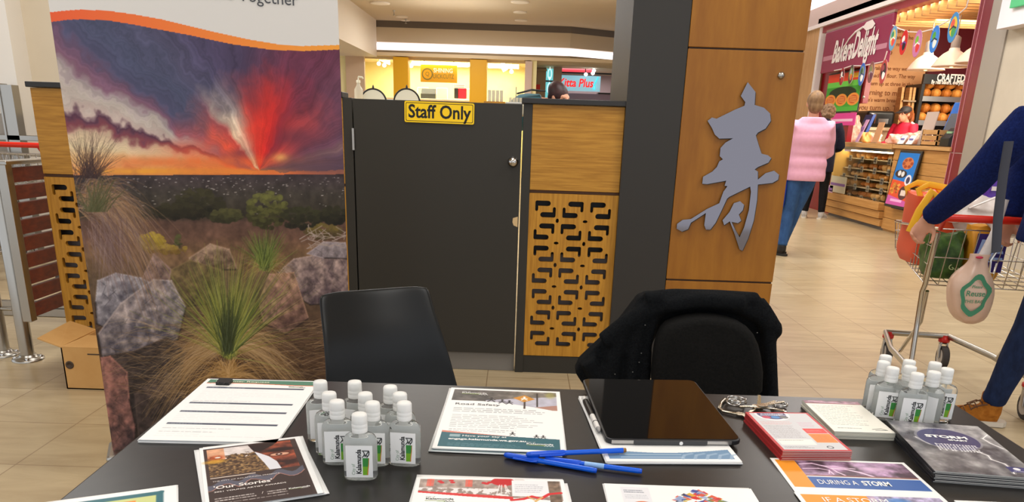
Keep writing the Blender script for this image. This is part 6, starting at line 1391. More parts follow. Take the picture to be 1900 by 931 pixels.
for s_, sz, yy in (('Please', .018, .038), ('Reuse', .034, .008), ('THIS BAG', .019, -.026)): gm.text(s_, sz, FB @ Matrix.Translation((0, yy, .003)), bold=.015)
gm.build('green_print', mat('print_green', (60, 128, 96), .5), t, local=True)

# ============================================================ bakery along the right-hand side (front plane x = 5.17)
XB = 5.17
M_mar = mat('maroon_gloss', (116, 22, 42), .25, spec=.5); M_mar2 = mat('maroon_sign', (140, 40, 78), .3)
M_trimw = mat('white_trim', (232, 224, 220), .4); M_stone = noisy('text_wall', (232, 180, 128), (224, 170, 118), 3, rough=.6)
def fx(x, y, z): return frame((x, y, z), (0, -1, 0), (0, 0, 1))
struct('wall_bakery_bulkhead', MB().box((5.2, 2, 3.05), (5.29, 17, 3.63)), mat('taupe_bulkhead', (186, 166, 156), .7))
struct('trim_bakery', MB().box((5.12, 9.0, 3.03), (5.2, 17, 3.09)), M_trimw)
zfas = onx(1645, 25, 5.18).z
struct('trim_fascia', MB().box((5.18, 9.05, zfas), (5.4, 14.75, 3.03)), mat('maroon_fascia', (150, 50, 62), .4))
tag(MB().box((4.55, 8.6, 3.4), (5.19, 19, 3.44)).build('cove_light', M_cove), 'bright light cove above the bakery front', 'light')
struct('wall_bakery_left', MB().box((5.17, 14.72, 0), (5.4, 16.6, 3.03)), M_oakv)
struct('wall_bakery_back', MB().box((9.6, 8.5, 0), (9.75, 15.2, 3.1)), mat('warm_wall', (196, 120, 70), .6))
wt = struct('wall_text', MB().box((5.75, 14.6, 0), (7.05, 14.7, 3.1)), M_stone)
struct('wall_text_dark', MB().box((7.05, 14.5, 0), (9.6, 14.7, 3.1)), mat('maroon_wall', (92, 16, 30), .4))
struct('ceiling_bakery', MB().box((5.2, 8.5, 3.12), (9.7, 15, 3.2)), mat('bakery_ceiling', (206, 150, 90), .7))
struct('wall_far_right', MB().box((2.5, 18.6, 0), (6, 18.75, 3.63)), M_wall_beige)
mb = MB(); rows = [(3.0, 'and delicious bread'), (2.9, 'kneaded by hand. The way'), (2.79, 'The way we mix'), (2.66, 'hand, no'), (2.52, 'natural'), (2.4, 'minerals. The way we'), (2.28, 'unbleached flour. The way'), (2.15, 'we turn up at three in the'), (2.0, 'morning to make sure'), (1.88, "there's warm bread when"), (1.75, 'you turn up. The way we say'), (1.62, 'good morning, good day'), (1.5, 'and good night')]
for z, s_ in rows:
    big = s_ in ('hand, no', 'natural', 'morning to make sure', 'you turn up. The way we say'); mb.text(s_, .125 if big else .092, frame((5.98, 14.59, z), (1, 0, 0), (0, 0, 1)), align='LEFT', bold=.012, sx=1.0 if len(s_) < 16 else .92)
mb.build('lettering', mat('brown_letters', (150, 92, 48), .6), wt)
# maroon panel, poster, sign
struct('wall_maroon_panel', MB().box((5.30, onx(1607, 150, 5.3).y, 1.75), (5.38, 13.2, 2.86)).box((5.30, 13.2, 0), (5.38, 14.7, 2.86)), mat('maroon_panel', (132, 12, 26), .25, spec=.6))
tag(MB().box((5.16, 14.66, 0), (5.26, 14.72, 3.03)).box((5.15, 14.71, 0), (5.16, 14.73, 3.03)).build('shopfront_edge', M_trimw, bevel=.003), 'thin white edge strip left of the maroon bakery panel', 'edge strip')
a, b_ = onx(1533, 60, 5.12), onx(1643, 118, 5.12)
t = thing('shop_sign', 'maroon bakery sign with white script lettering and wheat ear', 'sign', (5.13, (a.y+b_.y)/2, 2.28))
MB().box((5.12, b_.y, 2.26), (5.17, a.y, 2.90)).build('sign_board', M_mar2, t, bevel=.008)
MB().box((5.125, b_.y, 2.905), (5.165, a.y, 2.94)).build('top_trim', mat('taupe_trim', (150, 120, 110), .5), t)
MB().box((5.117, b_.y+.05, 2.45), (5.121, a.y-.05, 2.52)).build('pale_band', mat('band_pink', (190, 130, 150), .3), t)
p1, p2 = onx(1545, 100, 5.11), onx(1627, 85, 5.11); ww = p1.y-p2.y
mb = MB()
def fit(s_, sz, ya, yb, z_, sh): # lettering stretched to run from ya to yb
    v, f_ = text_geo(s_, sz, 'LEFT', .03, 1., sh); x0_, x1_ = min(p.x for p in v), max(p.x for p in v); k_ = (ya-yb)/(x1_-x0_)
    mb.add([((p.x-x0_)*k_, p.y, p.z) for p in v], f_, 0, False, fx(5.112, ya, z_))
fit('Bakers', .46, p1.y, onx(1581, 100, 5.11).y, 2.54, .3); fit('Delight', .52, onx(1582, 90, 5.11).y, p2.y, 2.57, .3)
mb.build('lettering', M_trimw, t)
mb = MB(); mb.tube([(5.11, p1.y-.42, 2.58), (5.11, p1.y-.6, 2.70), (5.11, p1.y-.82, 2.78), (5.11, p1.y-1.1, 2.82)], [.012, .014, .016, .018], 6)
mb.prism([(0, 0), (.1, .06), (.3, .07), (.42, .0), (.34, -.05), (.14, -.06)], 0, .006, X=fx(5.11, p1.y-1.08, 2.815)); mb.build('wheat_ear', M_trimw, t)
a, b_ = onx(1539, 140, 5.28), onx(1590, 205, 5.28)
cv = Canvas(100, 100, 1.6, (60, 160, 50)); cv.rect(0, 0, 100, 26, (236, 70, 40)); cv.rect(0, 22, 100, 36, (110, 210, 80)); cv.ell(50, 52, 40, 16, (26, 50, 26)); 
for x in (16, 50, 84): cv.ell(x, 70, 17, 16, (236, 150, 60)); cv.ell(x, 70, 12, 11, (206, 90, 40)); [cv.stroke([(x-9, 66+4*i), (x+9, 70+4*i)], 1.2, (246, 196, 110)) for i in range(-1, 3)]
cv.rect(60, 4, 96, 16, (246, 190, 50)); cv.rect(0, 88, 100, 100, (80, 180, 60)); cv.rect(0, 86, 22, 96, (240, 200, 40))
wy, wz = a.y-b_.y, a.z-b_.z
t = thing('poster', 'green poster with three pies on the maroon panel', 'poster', (5.28, (a.y+b_.y)/2, b_.z))
me = grid_mesh('print', cv, lambda u, v: (np.full(u.shape, -.004), (.5-u)*wy, (1-v)*wz), INKP, back=(.006, 0, 0)); link('print', me, t)
MB().box((.004, -wy/2-.02, -.02), (.014, wy/2+.02, wz+.02)).build('clear_holder', M_dark, t, local=True)
MB().box((-.004, -wy/2, -.22), (.004, wy/2-.04, -.03)).build('pink_strip', mat('strip_pink', (226, 60, 150), .4), t, local=True)
mb = MB(); mb.box((-.006, -wy/2+.1, -.16), (-.004, wy/2-.14, -.12)); mb.build('pale_text', mat('strip_pale', (246, 200, 226), .4), t, local=True)
mb = MB()
for (px, py) in [(1552, 55), (1600, 150), (1602, 180), (1534, 72), (1536, 110)]: p = onx(px, py, 5.29); tag(MB().ell(p, (.012, .025, .025), 10).tube([p, p+Vector((.02, 0, 0))], .014, 8).build('standoff_bolt', M_steel), 'small steel stand-off bolt %s' % {55: 'above the bakery sign', 150: 'right of the pie poster, upper', 180: 'right of the pie poster, lower', 72: 'left of the bakery sign, upper', 110: 'left of the bakery sign, lower'}[py], 'bolt')
# slatted timber ceiling
zb, zt = onx(1643, 48, 5.3).z, onx(1645, 24, 5.3).z
t = thing('timber_slats', 'row of pale timber ceiling baffles in the bakery', 'ceiling baffles', (6.8, 11.3, zb))
for px, py in [(1643, 48), (1656, 45), (1668, 41), (1682, 37), (1696, 34), (1710, 30), (1725, 26.5), (1740, 22), (1757, 18), (1774, 13), (1793, 8)]:
    p = onx(px, py, 5.3); MB().box((5.3, p.y-.02, zb), (9.0, p.y+.02, zt+.3 if zt+.3 < 3.12 else 3.11)).build('slat', M_oak, t, bevel=.003)
# pendants
for i, (px, py) in enumerate(((1717, 130), (1765, 124), (1812, 117))):
    p = onx(px, py, 5.75); t = thing('pendant_lamp', 'white enamel dome pendant lamp, %s of the three' % ['leftmost', 'middle', 'rightmost, half hidden by the maroon column'][i], 'lamp', p, group='bakery pendant lamps')
    R_ = .25
    MB().lathe([(R_, 0), (R_*.96, .012), (R_*.78, .09), (R_*.5, .16), (R_*.26, .2), (R_*.24, .23), (.03, .235)], 28).build('shade', mat('enamel_white', (232, 218, 204), .25, spec=.5), t, local=True, solid=.004)
    MB().lathe([(.055, .225), (.055, .36), (.03, .38), (.012, .39)], 16).build('socket', mat('socket_grey', (150, 140, 134), .4), t, local=True)
    MB().tube([(0, 0, .38), (0, 0, 3.11-p.z)], .008, 6).build('cord', M_steel, t, local=True)
    MB().ell((0, 0, .05), (.05, .05, .06), 12).build('bulb', mat('warm_bulb', (255, 214, 150), .4, emit=4), t, local=True)
p = onx(1790, 37, 6.6); t = thing('ceiling_lamp', 'glowing oval lamp behind the timber baffles', 'light', p); MB().lathe([(.16, 0), (.15, .03), (.05, .05)], 20).ell((0, 0, 0), (.13, .13, .03), 16).build('diffuser', mat('warm_glow', (255, 232, 170), .4, emit=2.5), t, local=True); MB().tube([(0, 0, .04), (0, 0, 3.11-p.z)], .01, 6).build('cord', M_steel, t, local=True)
# bunting
def bunting(label, P, X_, fl, cols):
    t = thing('bunting', label, 'bunting', onx(P[0][0], P[0][1], X_))
    MB().tube([onx(x, y, X_) for x, y in P], .008, 6).build('string', M_trimw, t)
    for i, (x, y, h) in enumerate(fl):
        p = onx(x, y, X_); h_ = h*p.y/1430/2*1.04; w_ = h_*.6; h_ *= .9
        cv = Canvas(20, 28, 2.5, cols[i][0]); cv.ell(10, 13, 7.5, 9, cols[i][1]); cv.ell(8, 10, 4, 4, cols[i][2]); cv.ell(12, 18, 4.5, 5, cols[i][3]); cv.stroke([(4, 16), (10, 13), (16, 15)], 1.6, cols[i][4])
        def pos(u, v): # oval flag
            a = (u-.5)*2; b2 = (v-.5)*2; k = np.sqrt(np.maximum(1e-6, 1-.5*b2*b2)); kk = np.sqrt(np.maximum(1e-6, 1-.5*a*a))
            return np.full(u.shape, X_-.01), p.y-a*k*w_*1.15, p.z-b2*kk*h_*1.15
        me = grid_mesh('flag', cv, pos, INKP, back=(.006, 0, 0)); me.transform(Matrix.Translation(-ORG[t.name])); link('flag', me, t)
W3 = (240, 240, 236)
bunting('white string of bright oval picture flags across the bakery opening', [(1657, 47), (1668, 53), (1686, 59), (1708, 60), (1731, 54), (1757, 40), (1779, 26), (1793, 14), (1797, 0), (1800, -20)], 5.08, [(1658, 71, 36), (1678, 79, 36), (1703, 81, 40), (1735, 73, 40), (1770, 51, 44)], [((110, 160, 200), (226, 206, 120), (60, 150, 120), (226, 80, 70), W3), ((206, 30, 36), (200, 40, 40), W3, (30, 30, 50), (110, 70, 160)), ((200, 120, 170), (206, 140, 180), (120, 190, 60), (220, 60, 60), W3), ((50, 130, 226), (60, 140, 230), (90, 170, 60), W3, (24, 36, 50)), ((60, 140, 206), (226, 196, 60), (226, 90, 80), (70, 160, 90), (40, 40, 60))])
bunting('lower row of oval picture flags hanging under the bakery sign', [(1548, 131), (1563, 128), (1580, 122), (1600, 122), (1617, 119), (1640, 114), (1646, 95)], 5.09, [(1563, 142, 26), (1580, 138, 28), (1600, 138, 34), (1617, 134, 32), (1640, 133, 36)], [((150, 40, 50), (60, 40, 50), W3, (200, 60, 60), W3), ((80, 60, 60), (120, 150, 90), (160, 170, 176), (226, 100, 60), (200, 160, 60)), ((50, 100, 190), (130, 150, 130), (60, 90, 60), W3, (30, 50, 120)), ((130, 80, 80), (160, 130, 100), (120, 130, 90), (100, 60, 80), (170, 150, 160)), ((180, 70, 70), (60, 40, 44), (150, 70, 80), W3, (40, 30, 40))])
# counter and display case
M_pl = noisy('counter_planks', (196, 146, 84), (176, 124, 64), 3, (1, .8, 24), .45)
mb = MB(); CY0, CY1, CYM = 9.69, 13.2, 11.16
for k in range(7): mb.box((5.17, CY0, .03+k*.155), (5.2, CYM, .03+k*.155+.150))
t = thing('bakery_counter', 'timber clad bakery counter below the pendants', 'counter', (5.5, 10.4, 0)); mb.build('plank_front', M_pl, t, bevel=.003)
MB().box((5.2, CY0, 0), (5.8, CYM, 1.11)).build('counter_body', M_oak, t); MB().box((5.13, CY0-.02, 1.115), (5.85, CYM, 1.16)).build('counter_top', M_oak, t, bevel=.004)
t = thing('display_case', 'glass fronted pastry display case with timber base', 'display case', (5.5, 12.2, 0))
mb = MB()
for k, x_ in enumerate((5.14, 5.11, 5.08)): mb.box((x_, CYM, .05+k*.11), (5.3, CY1+.05, .05+k*.11+.1))
mb.build('stepped_base', M_pl, t, bevel=.003); MB().box((5.2, CYM, 0), (5.8, CY1, .36)).build('plinth', M_greyback, t)
MB().box((5.75, CYM, .36), (5.8, CY1, 1.1)).build('back_panel', mat('case_back', (226, 190, 130), .5), t)
MB().box((5.17, CY1-.03, .36), (5.8, CY1+.05, 1.1)).build('end_panel', mat('case_end', (206, 164, 84), .5), t); MB().box((5.3, CYM, .36), (5.8, CYM+.02, 1.1)).build('divider', M_oak, t)
MB().box((5.12, CYM, 1.1), (5.85, CY1+.06, 1.165)).build('top_board', M_oak, t, bevel=.004); MB().box((5.13, CYM, 1.06), (5.18, CY1, 1.1)).build('steel_rail', M_steel, t)
MB().box((5.165, CYM+.02, .38), (5.172, CY1-.04, 1.06)).build('glass_front', M_glass, t)
SH = [.37, .52, .65, .78, .93]
for i, z in enumerate(SH): MB().box((5.22+.03*i, CYM+.03, z-.012), (5.75, CY1-.04, z)).build('shelf', mat('shelf_glass', (196, 176, 140), .2), t)
l = bpy.data.lights.new('case_light', 'AREA'); l.shape = 'RECTANGLE'; l.size = .1; l.size_y = 1.9; l.energy = 5; l.color = (1, .85, .55); lo_ = bpy.data.objects.new('case_light', l); COL.objects.link(lo_); lo_.location = (5.32, 12.2, 1.055); lo_.rotation_euler = (0, .5, 0)
bread_m = [noisy('crust_%d' % i, c1, c2, 18, rough=.5, lo=.3, hi=.7) for i, (c1, c2) in enumerate([((222, 160, 78), (190, 116, 44)), ((206, 132, 56), (160, 88, 30)), ((232, 190, 120), (214, 156, 84))])]
def bun_proto(kind, m):
    mb = MB()
    if kind == 0: mb.ell((0, 0, .03), (.05, .062, .036), 14); name = 'bread_roll'
    elif kind == 1: mb.tube([(0, -.09, .03), (0, -.05, .034), (0, 0, .036), (0, .05, .034), (0, .09, .03)], [.012, .03, .036, .03, .012], 12); [mb.tube([(-.02, -.05+.035*k, .062), (.02, -.035+.035*k, .062)], .006, 6) for k in range(4)]; name = 'pastry'
    else: mb.lathe([(.045, 0), (.06, .03), (.062, .05), (.05, .068), (.02, .075), (.001, .076)], 16); name = 'pastry'
    me = blob(mb, .006, 2); me.materials.clear(); me.materials.append(m); return name, me
PR = [bun_proto(k, bread_m[(k+j) % 3]) for j in range(2) for k in range(3)]
nth = ['leftmost', 'second from left', 'third from left', 'fourth from left', 'fifth from left', 'sixth from left', 'seventh from left', 'eighth from left', 'ninth from left', 'tenth from left']
lev = ['bottom shelf', 'second shelf up', 'middle shelf', 'fourth shelf up', 'top shelf']
for i, z in enumerate(SH):
    for j in range(10):
        nm, me = PR[(i*2+j//3) % 6]; o = link(nm, me, None, (5.36+.035*i+rb.uniform(-.01, .01), CY1-.2-j*.18+rb.uniform(-.01, .01), z+.001)); o.rotation_euler = (0, 0, rb.uniform(-.3, .3)); o.scale = (1.15, 1.15, 1.15)
        tag(o, 'baked item in the glass case, %s, %s' % (lev[i], nth[j]), 'pastry', 'pastries on the display case shelves')
k = 0
for i, z in enumerate(SH):
    for j in range(4):
        yy = CY1-.22-j*.46-.1*(i % 2)
        o = MB().box((5.205+.03*i, yy-.05, z-.05), (5.212+.03*i, yy+.05, z+.04)).build('price_card', mat('card_grey', (150, 142, 124), .5)); MB().box((5.202+.03*i, yy-.038, z-.036), (5.205+.03*i, yy+.038, z-.012)).box((5.202+.03*i, yy-.038, z-.002), (5.205+.03*i, yy+.02, z+.024)).build('print', mat('card_dark', (70, 64, 56), .5), o)
        tag(o, 'small grey price card on the %s, %s' % (lev[i], nth[j]), 'price card', 'price cards in the display case')
a = onx(1549, 335, 5.1); b_ = onx(1564, 360, 5.1)
for (x0_, y0_, x1_, y1_, lb, c) in [(1569, 266, 1578, 281, 'small white ticket under the counter edge', (226, 206, 220)), (1543, 325, 1566, 360, 'pale plastic notice on the lower left case glass', (196, 188, 160)), (1538, 343, 1544, 358, 'tiny purple ticket at the case lower left end', (200, 160, 190))]:
    a = onx(x0_, y0_, 5.14); b_ = onx(x1_, y1_, 5.14); o = MB().box((5.14, b_.y, b_.z), (5.15, a.y, a.z)).build('ticket', mat('tk_%d' % x0_, c, .4)); MB().box((5.137, b_.y+.02, (a.z+b_.z)/2-.02), (5.14, a.y-.02, (a.z+b_.z)/2+.02)).build('print', mat('tk_print', (130, 90, 150), .5), o); tag(o, lb, 'ticket')
# upright poster leaning on the counter
TLp, BRp = onx(1663, 280, 5.06), onx(1688, 383, 5.06)
cv = Canvas(100, 230, 1.2, (30, 120, 206)); cv.poly([(0, 118), (100, 128), (100, 230), (0, 230)], (224, 84, 48)); cv.poly([(0, 188), (100, 206), (100, 230), (0, 230)], (206, 90, 170))
cv.ell(55, 45, 28, 26, (206, 120, 70)); [cv.ell(55+20*math.cos(q_), 45+16*math.sin(q_), 8, 7, (160, 70, 40)) for q_ in (0, 1, 2, 3, 4, 5)]; cv.ell(36, 92, 30, 18, (60, 44, 44)); cv.ell(28, 90, 8, 12, (226, 226, 226)); cv.ell(46, 92, 8, 12, (226, 226, 226)); cv.ell(80, 116, 16, 24, (236, 232, 240)); cv.ell(80, 116, 9, 15, (70, 60, 90))
for i in range(30): cv.ell(24+rn.uniform(-20, 24), 158+rn.uniform(-24, 20), 6, 5, rn.choice([(200, 130, 50), (160, 80, 40), (226, 160, 70)]))
cv.ell(74, 172, 22, 30, (84, 50, 50)); cv.rect(62, 160, 88, 184, (226, 210, 200)); cv.rect(20, 203, 80, 214, (240, 180, 226))
pL, pR = onx(1655, 330, 5.08).y, onx(1691, 330, 5.08).y; pc, pw = (pL+pR)/2, (pL-pR)/2; zt_ = onx(1675, 283, 5.12).z
t = thing('leaning_poster', 'tall blue and orange poster leaning against the bakery counter', 'poster', (5.0, pc, .0))
zb_ = onx(1667, 382, 5.06).z; ln = lambda z: .05+.085*(z-zb_)/(zt_-zb_)
me = grid_mesh('print', cv, lambda u, v: (ln(zt_+(zb_-zt_)*v), (.5-u)*2*pw, zt_+(zb_-zt_)*v), INKP, back=(.004, 0, 0)); link('print', me, t)
MB().add([(ln(z_)+d_, y_, z_) for d_ in (.006, .022) for z_ in (zb_-.03, zt_+.03) for y_ in (-pw-.03, pw+.03)], [(0, 1, 3, 2), (4, 6, 7, 5), (0, 2, 6, 4), (1, 5, 7, 3), (0, 4, 5, 1), (2, 3, 7, 6)]).build('black_frame', M_dark, t, local=True)
MB().box((.09, -pw*.6, zb_-.05), (.165, pw*.6, zb_-.03)).box((.14, -pw*.6, zt_-.1), (.168, pw*.6, zt_-.06)).build('fixing_bracket', M_dark, t, local=True)
# things on the counter
M_bagc = noisy('bread_bag', (236, 206, 190), (214, 150, 130), 14, rough=.3, spec=.5, bump=.3)
def cbag(label, px, py, x, size, seed, m=None):
    p = onx(px, py, x); global CM
    k_ = CM; CM = Matrix.Identity(4); o = sack('bread_bag', label, (x, p.y, 1.166), size, m or M_bagc, -CRZ, .7, .05, seed, e=2.3); CM = k_; return o
cbag('tall pale bag of bread at the left end of counter', 1576, 262, 5.56, (.28, .34, .42), 41); cbag('pinkish bread bag just right of the baker', 1690, 268, 5.4, (.24, .34, .15), 42); cbag('pale bread bag in front of the baker', 1662, 268, 5.4, (.24, .34, .13), 43); cbag('small bread bag beside the grey stand', 1712, 262, 5.6, (.24, .3, .18), 44)
o = cbag('golden loaf on the counter left of the paper cup stand', 1607, 264, 5.4, (.2, .24, .15), 45, bread_m[2]); cbag('reddish bread bag next to golden loaf', 1620, 264, 5.5, (.2, .3, .14), 46)
def stand_card(label, px, py, x, w_, h_, c, c2=None, tilt=.06):
    p = onx(px, py, x); t = thing('counter_sign', label, 'counter sign', (x, p.y, 1.166))
    MB().add([(-.01+tilt*k_, y_, z_) for k_, z_ in ((0, .01), (1, h_)) for y_ in (-w_/2, w_/2)]+[(tilt*k_, y_, z_) for k_, z_ in ((0, .01), (1, h_)) for y_ in (-w_/2, w_/2)], [(0, 1, 3, 2), (4, 6, 7, 5), (0, 2, 6, 4), (1, 5, 7, 3), (0, 4, 5, 1), (2, 3, 7, 6)]).build('card', c, t, local=True)
    MB().box((-.04, -w_/2, 0), (.07, w_/2, .01)).build('foot', M_steel, t, local=True)
    if c2: MB().box((-.014+tilt*.45, -w_*.3, h_*.5), (-.008+tilt*.5, w_*.3, h_*.7)).build('print', c2, t, local=True)
    return t
stand_card('brown kraft card standing by the golden loaf', 1624, 262, 5.3, .2, .3, mat('kraft', (196, 146, 104), .6)); stand_card('tall pale curved paper stand near the till', 1712, 272, 5.3, .3, .42, mat('pale_grey_stand', (196, 176, 164), .5)); stand_card('purple striped ticket stand left of golden loaf', 1590, 262, 5.25, .1, .34, mat('ticket_lilac', (196, 150, 190), .5), mat('tk_print', (130, 90, 150), .5), .12)
stand_card('small white price stand under the pink bread bags', 1686, 270, 5.2, .16, .12, M_paper, mat('tk_blue', (130, 120, 190), .5)); stand_card('second white price stand right of the first', 1670, 270, 5.2, .16, .12, M_paper, mat('tk_blue', (130, 120, 190), .5))
def pos_screen(label, px, py, x, w_, h_, col_, zb_):
    p = onx(px, py, x); t = thing('till_screen', label, 'till', (x, p.y, 1.166))
    MB().box((-.08, -.1, 0), (.12, .1, .03)).tube([(.03, 0, .02), (.05, 0, zb_+.1)], .025, 10).build('stand', M_blackp, t, local=True, bevel=.005)
    MB().add([(-.02+.1*k_, y_, z_) for k_, z_ in ((0, zb_), (1, zb_+h_)) for y_ in (-w_/2, w_/2)]+[(.03+.1*k_, y_, z_) for k_, z_ in ((0, zb_), (1, zb_+h_)) for y_ in (-w_/2, w_/2)], [(0, 1, 3, 2), (4, 6, 7, 5), (0, 2, 6, 4), (1, 5, 7, 3), (0, 4, 5, 1), (2, 3, 7, 6)]).build('housing', col_, t, local=True, bevel=.006)
    MB().add([(-.024+.1*k_, y_*.8, zb_+h_*(.1+.8*k_)+.0) for k_ in (0.06, .98) for y_ in (-w_/2, w_/2)], [(0, 2, 3, 1)]).build('display', mat('screen_grey', (96, 104, 116), .2), t, local=True)
    return t
pos_screen('dark till screen with blue edge left of the oven', 1596, 262, 5.7, .3, .34, mat('till_blue', (60, 90, 170), .4), .1); pos_screen('blue framed till screen near the maroon column', 1757, 272, 5.75, .36, .42, mat('till_bright_blue', (40, 110, 206), .4), .14); pos_screen('red backed till screen beside the blue one', 1784, 273, 5.62, .2, .36, mat('till_red', (206, 40, 60), .4), .16)
p = onx(1742, 274, 5.4); t = thing('wooden_crate', 'small wooden crate of goods beside the blue till', 'crate', (5.4, p.y, 1.166)); mb = MB()
for z_ in (.0, .07, .14): mb.box((-.15, -.2, z_), (-.135, .2, z_+.055)).box((.135, -.2, z_), (.15, .2, z_+.055)).box((-.15, -.2, z_), (.15, -.185, z_+.055)).box((-.15, .185, z_), (.15, .2, z_+.055))
mb.box((-.15, -.2, 0), (.15, .2, .012)); mb.build('slats', M_oak, t, local=True); [MB().box((sx*.135-.012, sy*.185-.012, 0), (sx*.135+.012, sy*.185+.012, .2)).build('corner_post', M_oak, t, local=True) for sx in (-1, 1) for sy in (-1, 1)]
p = onx(1763, 274, 5.35); t = thing('eftpos_terminal', 'black card terminal at the right end of counter', 'terminal', (5.35, p.y, 1.166)); MB().prism([(-.09, 0), (.09, 0), (.09, .2), (.02, .23), (-.09, .1)], -.11, .11, X=frame((0, 0, 0), (1, 0, 0), (0, 0, 1))).build('terminal_body', M_blackp, t, local=True, bevel=.01); MB().box((-.05, -.06, .155), (.0, .06, .18)).build('display', mat('screen_green', (150, 190, 150), .3), t, local=True)
# behind the counter: oven, bench, bread racks
a, b_ = ony(1607, 205, 14.0), ony(1653, 236, 14.0)
t = thing('oven', 'black oven hood behind the baker', 'oven', (7, 14.1, 1.2)); MB().box((a.x, 13.9, b_.z), (b_.x, 14.5, a.z)).build('oven_body', M_blackp, t, bevel=.05, seg=4); MB().tube([(a.x+.12, 13.88, b_.z+.05), (a.x+.12, 13.84, b_.z+.2), (a.x+.04, 13.86, a.z-.05)], .012, 8).build('handle', M_chrome, t); MB().box(((a.x+b_.x)/2-.05, 13.885, b_.z+.05), ((a.x+b_.x)/2+.12, 13.9, b_.z+.13)).build('badge', M_steel, t)
t = thing('work_bench', 'cream work bench under the black oven', 'bench', (7, 14.1, 0)); MB().box((a.x-.05, 13.8, b_.z-.06), (b_.x+.02, 14.45, b_.z-.01)).build('bench_top', mat('bench_cream', (232, 216, 180), .5), t); MB().box((a.x, 13.85, 0), (b_.x, 14.4, b_.z-.06)).build('bench_body', mat('bench_cream', (232, 216, 180), .5), t)
YR = 13.85
a, b_ = ony(1716, 137, YR), ony(1797, 158, YR)
t = thing('bread_shelf', 'black bread shelf headed Crafted at the bakery back', 'shelf', ((a.x+b_.x)/2, YR+.3, 0)); xa_, xb_ = a.x, b_.x+.35
MB().box((xa_, YR, b_.z), (xb_, YR+.06, a.z)).build('header', M_blackp, t); MB().box((xa_, YR+.55, .1), (xb_, YR+.6, b_.z)).build('back_panel', M_blackp, t)
MB().box((xa_, YR+.02, .1), (xa_+.05, YR+.6, b_.z)).build('side_panel', M_blackp, t)
mb = MB()
def fitx(s_, sz, px0, px1, z_, bo):
    v, f_ = text_geo(s_, sz, 'LEFT', bo); x0_, x1_ = min(p.x for p in v), max(p.x for p in v); xs0, xs1 = ony(px0, 148, YR).x, ony(px1, 148, YR).x; k_ = (xs1-xs0)/(x1_-x0_)
    mb.add([((p.x-x0_)*k_, p.y, p.z) for p in v], f_, 0, False, frame((xs0, YR-.004, z_), (1, 0, 0), (0, 0, 1)))
fitx('CRAFTED', .16, 1738, 1790, b_.z+(a.z-b_.z)*.64, .03); fitx('By real bakers, everyday', .085, 1729, 1792, b_.z+(a.z-b_.z)*.2, .02); mb.build('lettering', M_trimw, t)
zs = [ony(1760, 183, YR).z, ony(1760, 228, YR).z]
for z_ in zs: MB().box((xa_+.05, YR+.05, z_-.03), (xb_, YR+.55, z_)).build('shelf_board', M_oak, t); MB().box((xa_+.05, YR+.03, z_-.05), (xb_, YR+.05, z_+.03)).build('lip', M_steel, t)
mb = MB(); mb.ell((0, 0, .08), (.085, .15, .085), 14); mb.tube([(-.05, -.1, .13), (.05, -.08, .13)], .012, 6); lf = blob(mb, .012, 2); lf.materials.clear(); lf.materials.append(bread_m[0])
lf2 = lf.copy(); lf2.materials.clear(); lf2.materials.append(bread_m[1])
for i, z_ in enumerate(zs):
    for r_ in range(2):
        for j in range(6):
            o = link('bread_loaf', lf if (i+j+r_) % 2 else lf2, None, (xa_+.16+j*.175+.05*r_, YR+.2+.03*r_, z_+.001+r_*.15)); o.scale = (1, .9, 1); o.rotation_euler = (0, 0, rb.uniform(-.15, .15))
            tag(o, 'golden loaf on the %s bread shelf, %s row, %s' % (['upper', 'lower'][i], ['front', 'upper'][r_], nth[j]), 'bread', 'loaves on the bread shelf')
a, b_ = ony(1682, 172, 13.75), ony(1698, 245, 13.75)
t = thing('bread_rack', 'tall timber and steel bread rack between baker and shelf', 'rack', ((a.x+b_.x)/2, 13.9, 0)); mb = MB()
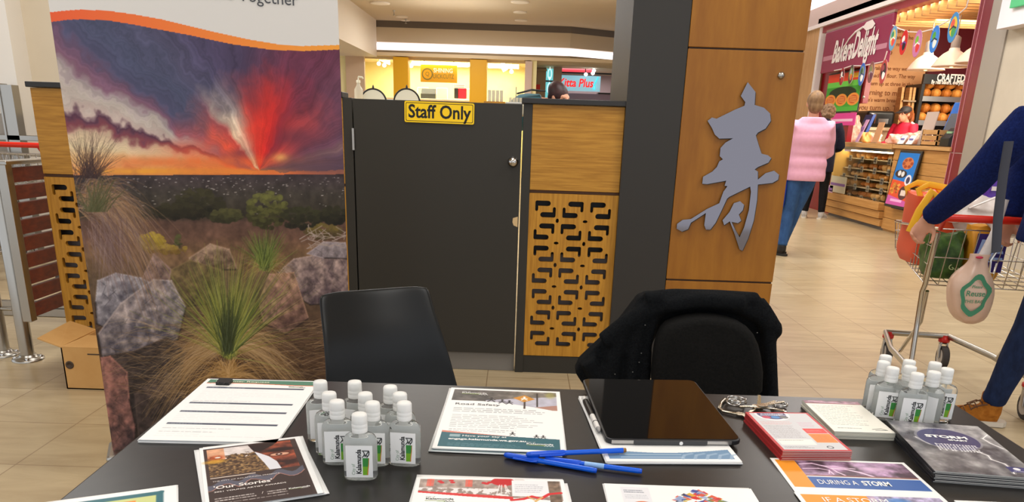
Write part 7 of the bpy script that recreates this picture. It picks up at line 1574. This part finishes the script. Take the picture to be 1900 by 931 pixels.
for x_ in (a.x+.05, (a.x+b_.x)/2+.05, b_.x-.02):
    MB().add([(x_-.02, 13.75, 0), (x_+.02, 13.75, 0), (x_+.02, 14.15, 0), (x_-.02, 14.15, 0), (x_-.02, 14.0, a.z+.1), (x_+.02, 14.0, a.z+.1), (x_+.02, 14.15, a.z+.1), (x_-.02, 14.15, a.z+.1)], BOXF).build('side_frame', M_oak, t)
for k_ in range(4): z_ = 1.0+k_*.28; MB().box((a.x+.05, 13.8+.04*k_, z_), (b_.x, 14.15, z_+.025)).build('shelf_board', mat('rack_grey', (150, 130, 104), .5), t)
for k_ in range(3):
    for j in range(4):
        o = link('bread_loaf', lf2, None, (a.x+.11+j*.075, 13.99+.02*k_, 1.026+k_*.28)); o.scale = (.42, .7, .9); tag(o, 'brown loaf on the timber rack, %s, %s' % (['lowest shelf', 'middle shelf', 'upper shelf'][k_], nth[j]), 'bread', 'loaves on the timber rack')
# maroon column, grey pier and pale wall on the right
t = thing('maroon_column', 'glossy maroon tiled column at the near end of the bakery', 'column', (5.25, 9.6, 0))
mb = MB().box((5.155, 9.42, 0), (5.4, 9.69, 1.096)).box((5.155, 9.42, 1.104), (5.4, 9.69, 3.04)); mb.build('tile_face', M_mar, t, bevel=.004); MB().box((5.165, 9.43, .01), (5.38, 9.68, 3.03)).build('grout_core', M_trimw, t)
mb = MB(); [mb.box((5.149, y_, 0), (5.157, y_+.008, 3.04)) for y_ in (9.68, 9.60)]; mb.build('pale_edge', mat('edge_pink', (196, 130, 140), .3), t)
struct('wall_pier_right', MB().box((5.15, 9.05, 0), (5.5, 9.42, 3.05)), mat('grey_pier', (150, 142, 132), .3))
struct('wall_right', MB().box((5.17, 2, 0), (5.5, 9.05, 3.05)), noisy('right_wall', (196, 186, 168), (188, 178, 160), 2, rough=.6))
p = onx(1866, 55, 5.1); struct('wall_bulkhead_right', MB().box((5.0, 4.5, p.z), (5.17, p.y, 3.63)), mat('lilac_white', (226, 220, 226), .6))
p = onx(1893, 3, 4.99); t = thing('exit_sign', 'small green sign at the upper right corner', 'sign', (4.97, p.y, p.z-.04)); MB().box((4.95, p.y-.3, p.z-.05), (4.985, p.y+.1, p.z+.12)).build('sign_box', mat('exit_green', (40, 150, 90), .4, emit=.4), t, bevel=.004); MB().box((4.985, p.y-.1, p.z), (5.0, p.y, p.z+.06)).build('bracket', M_steel, t)
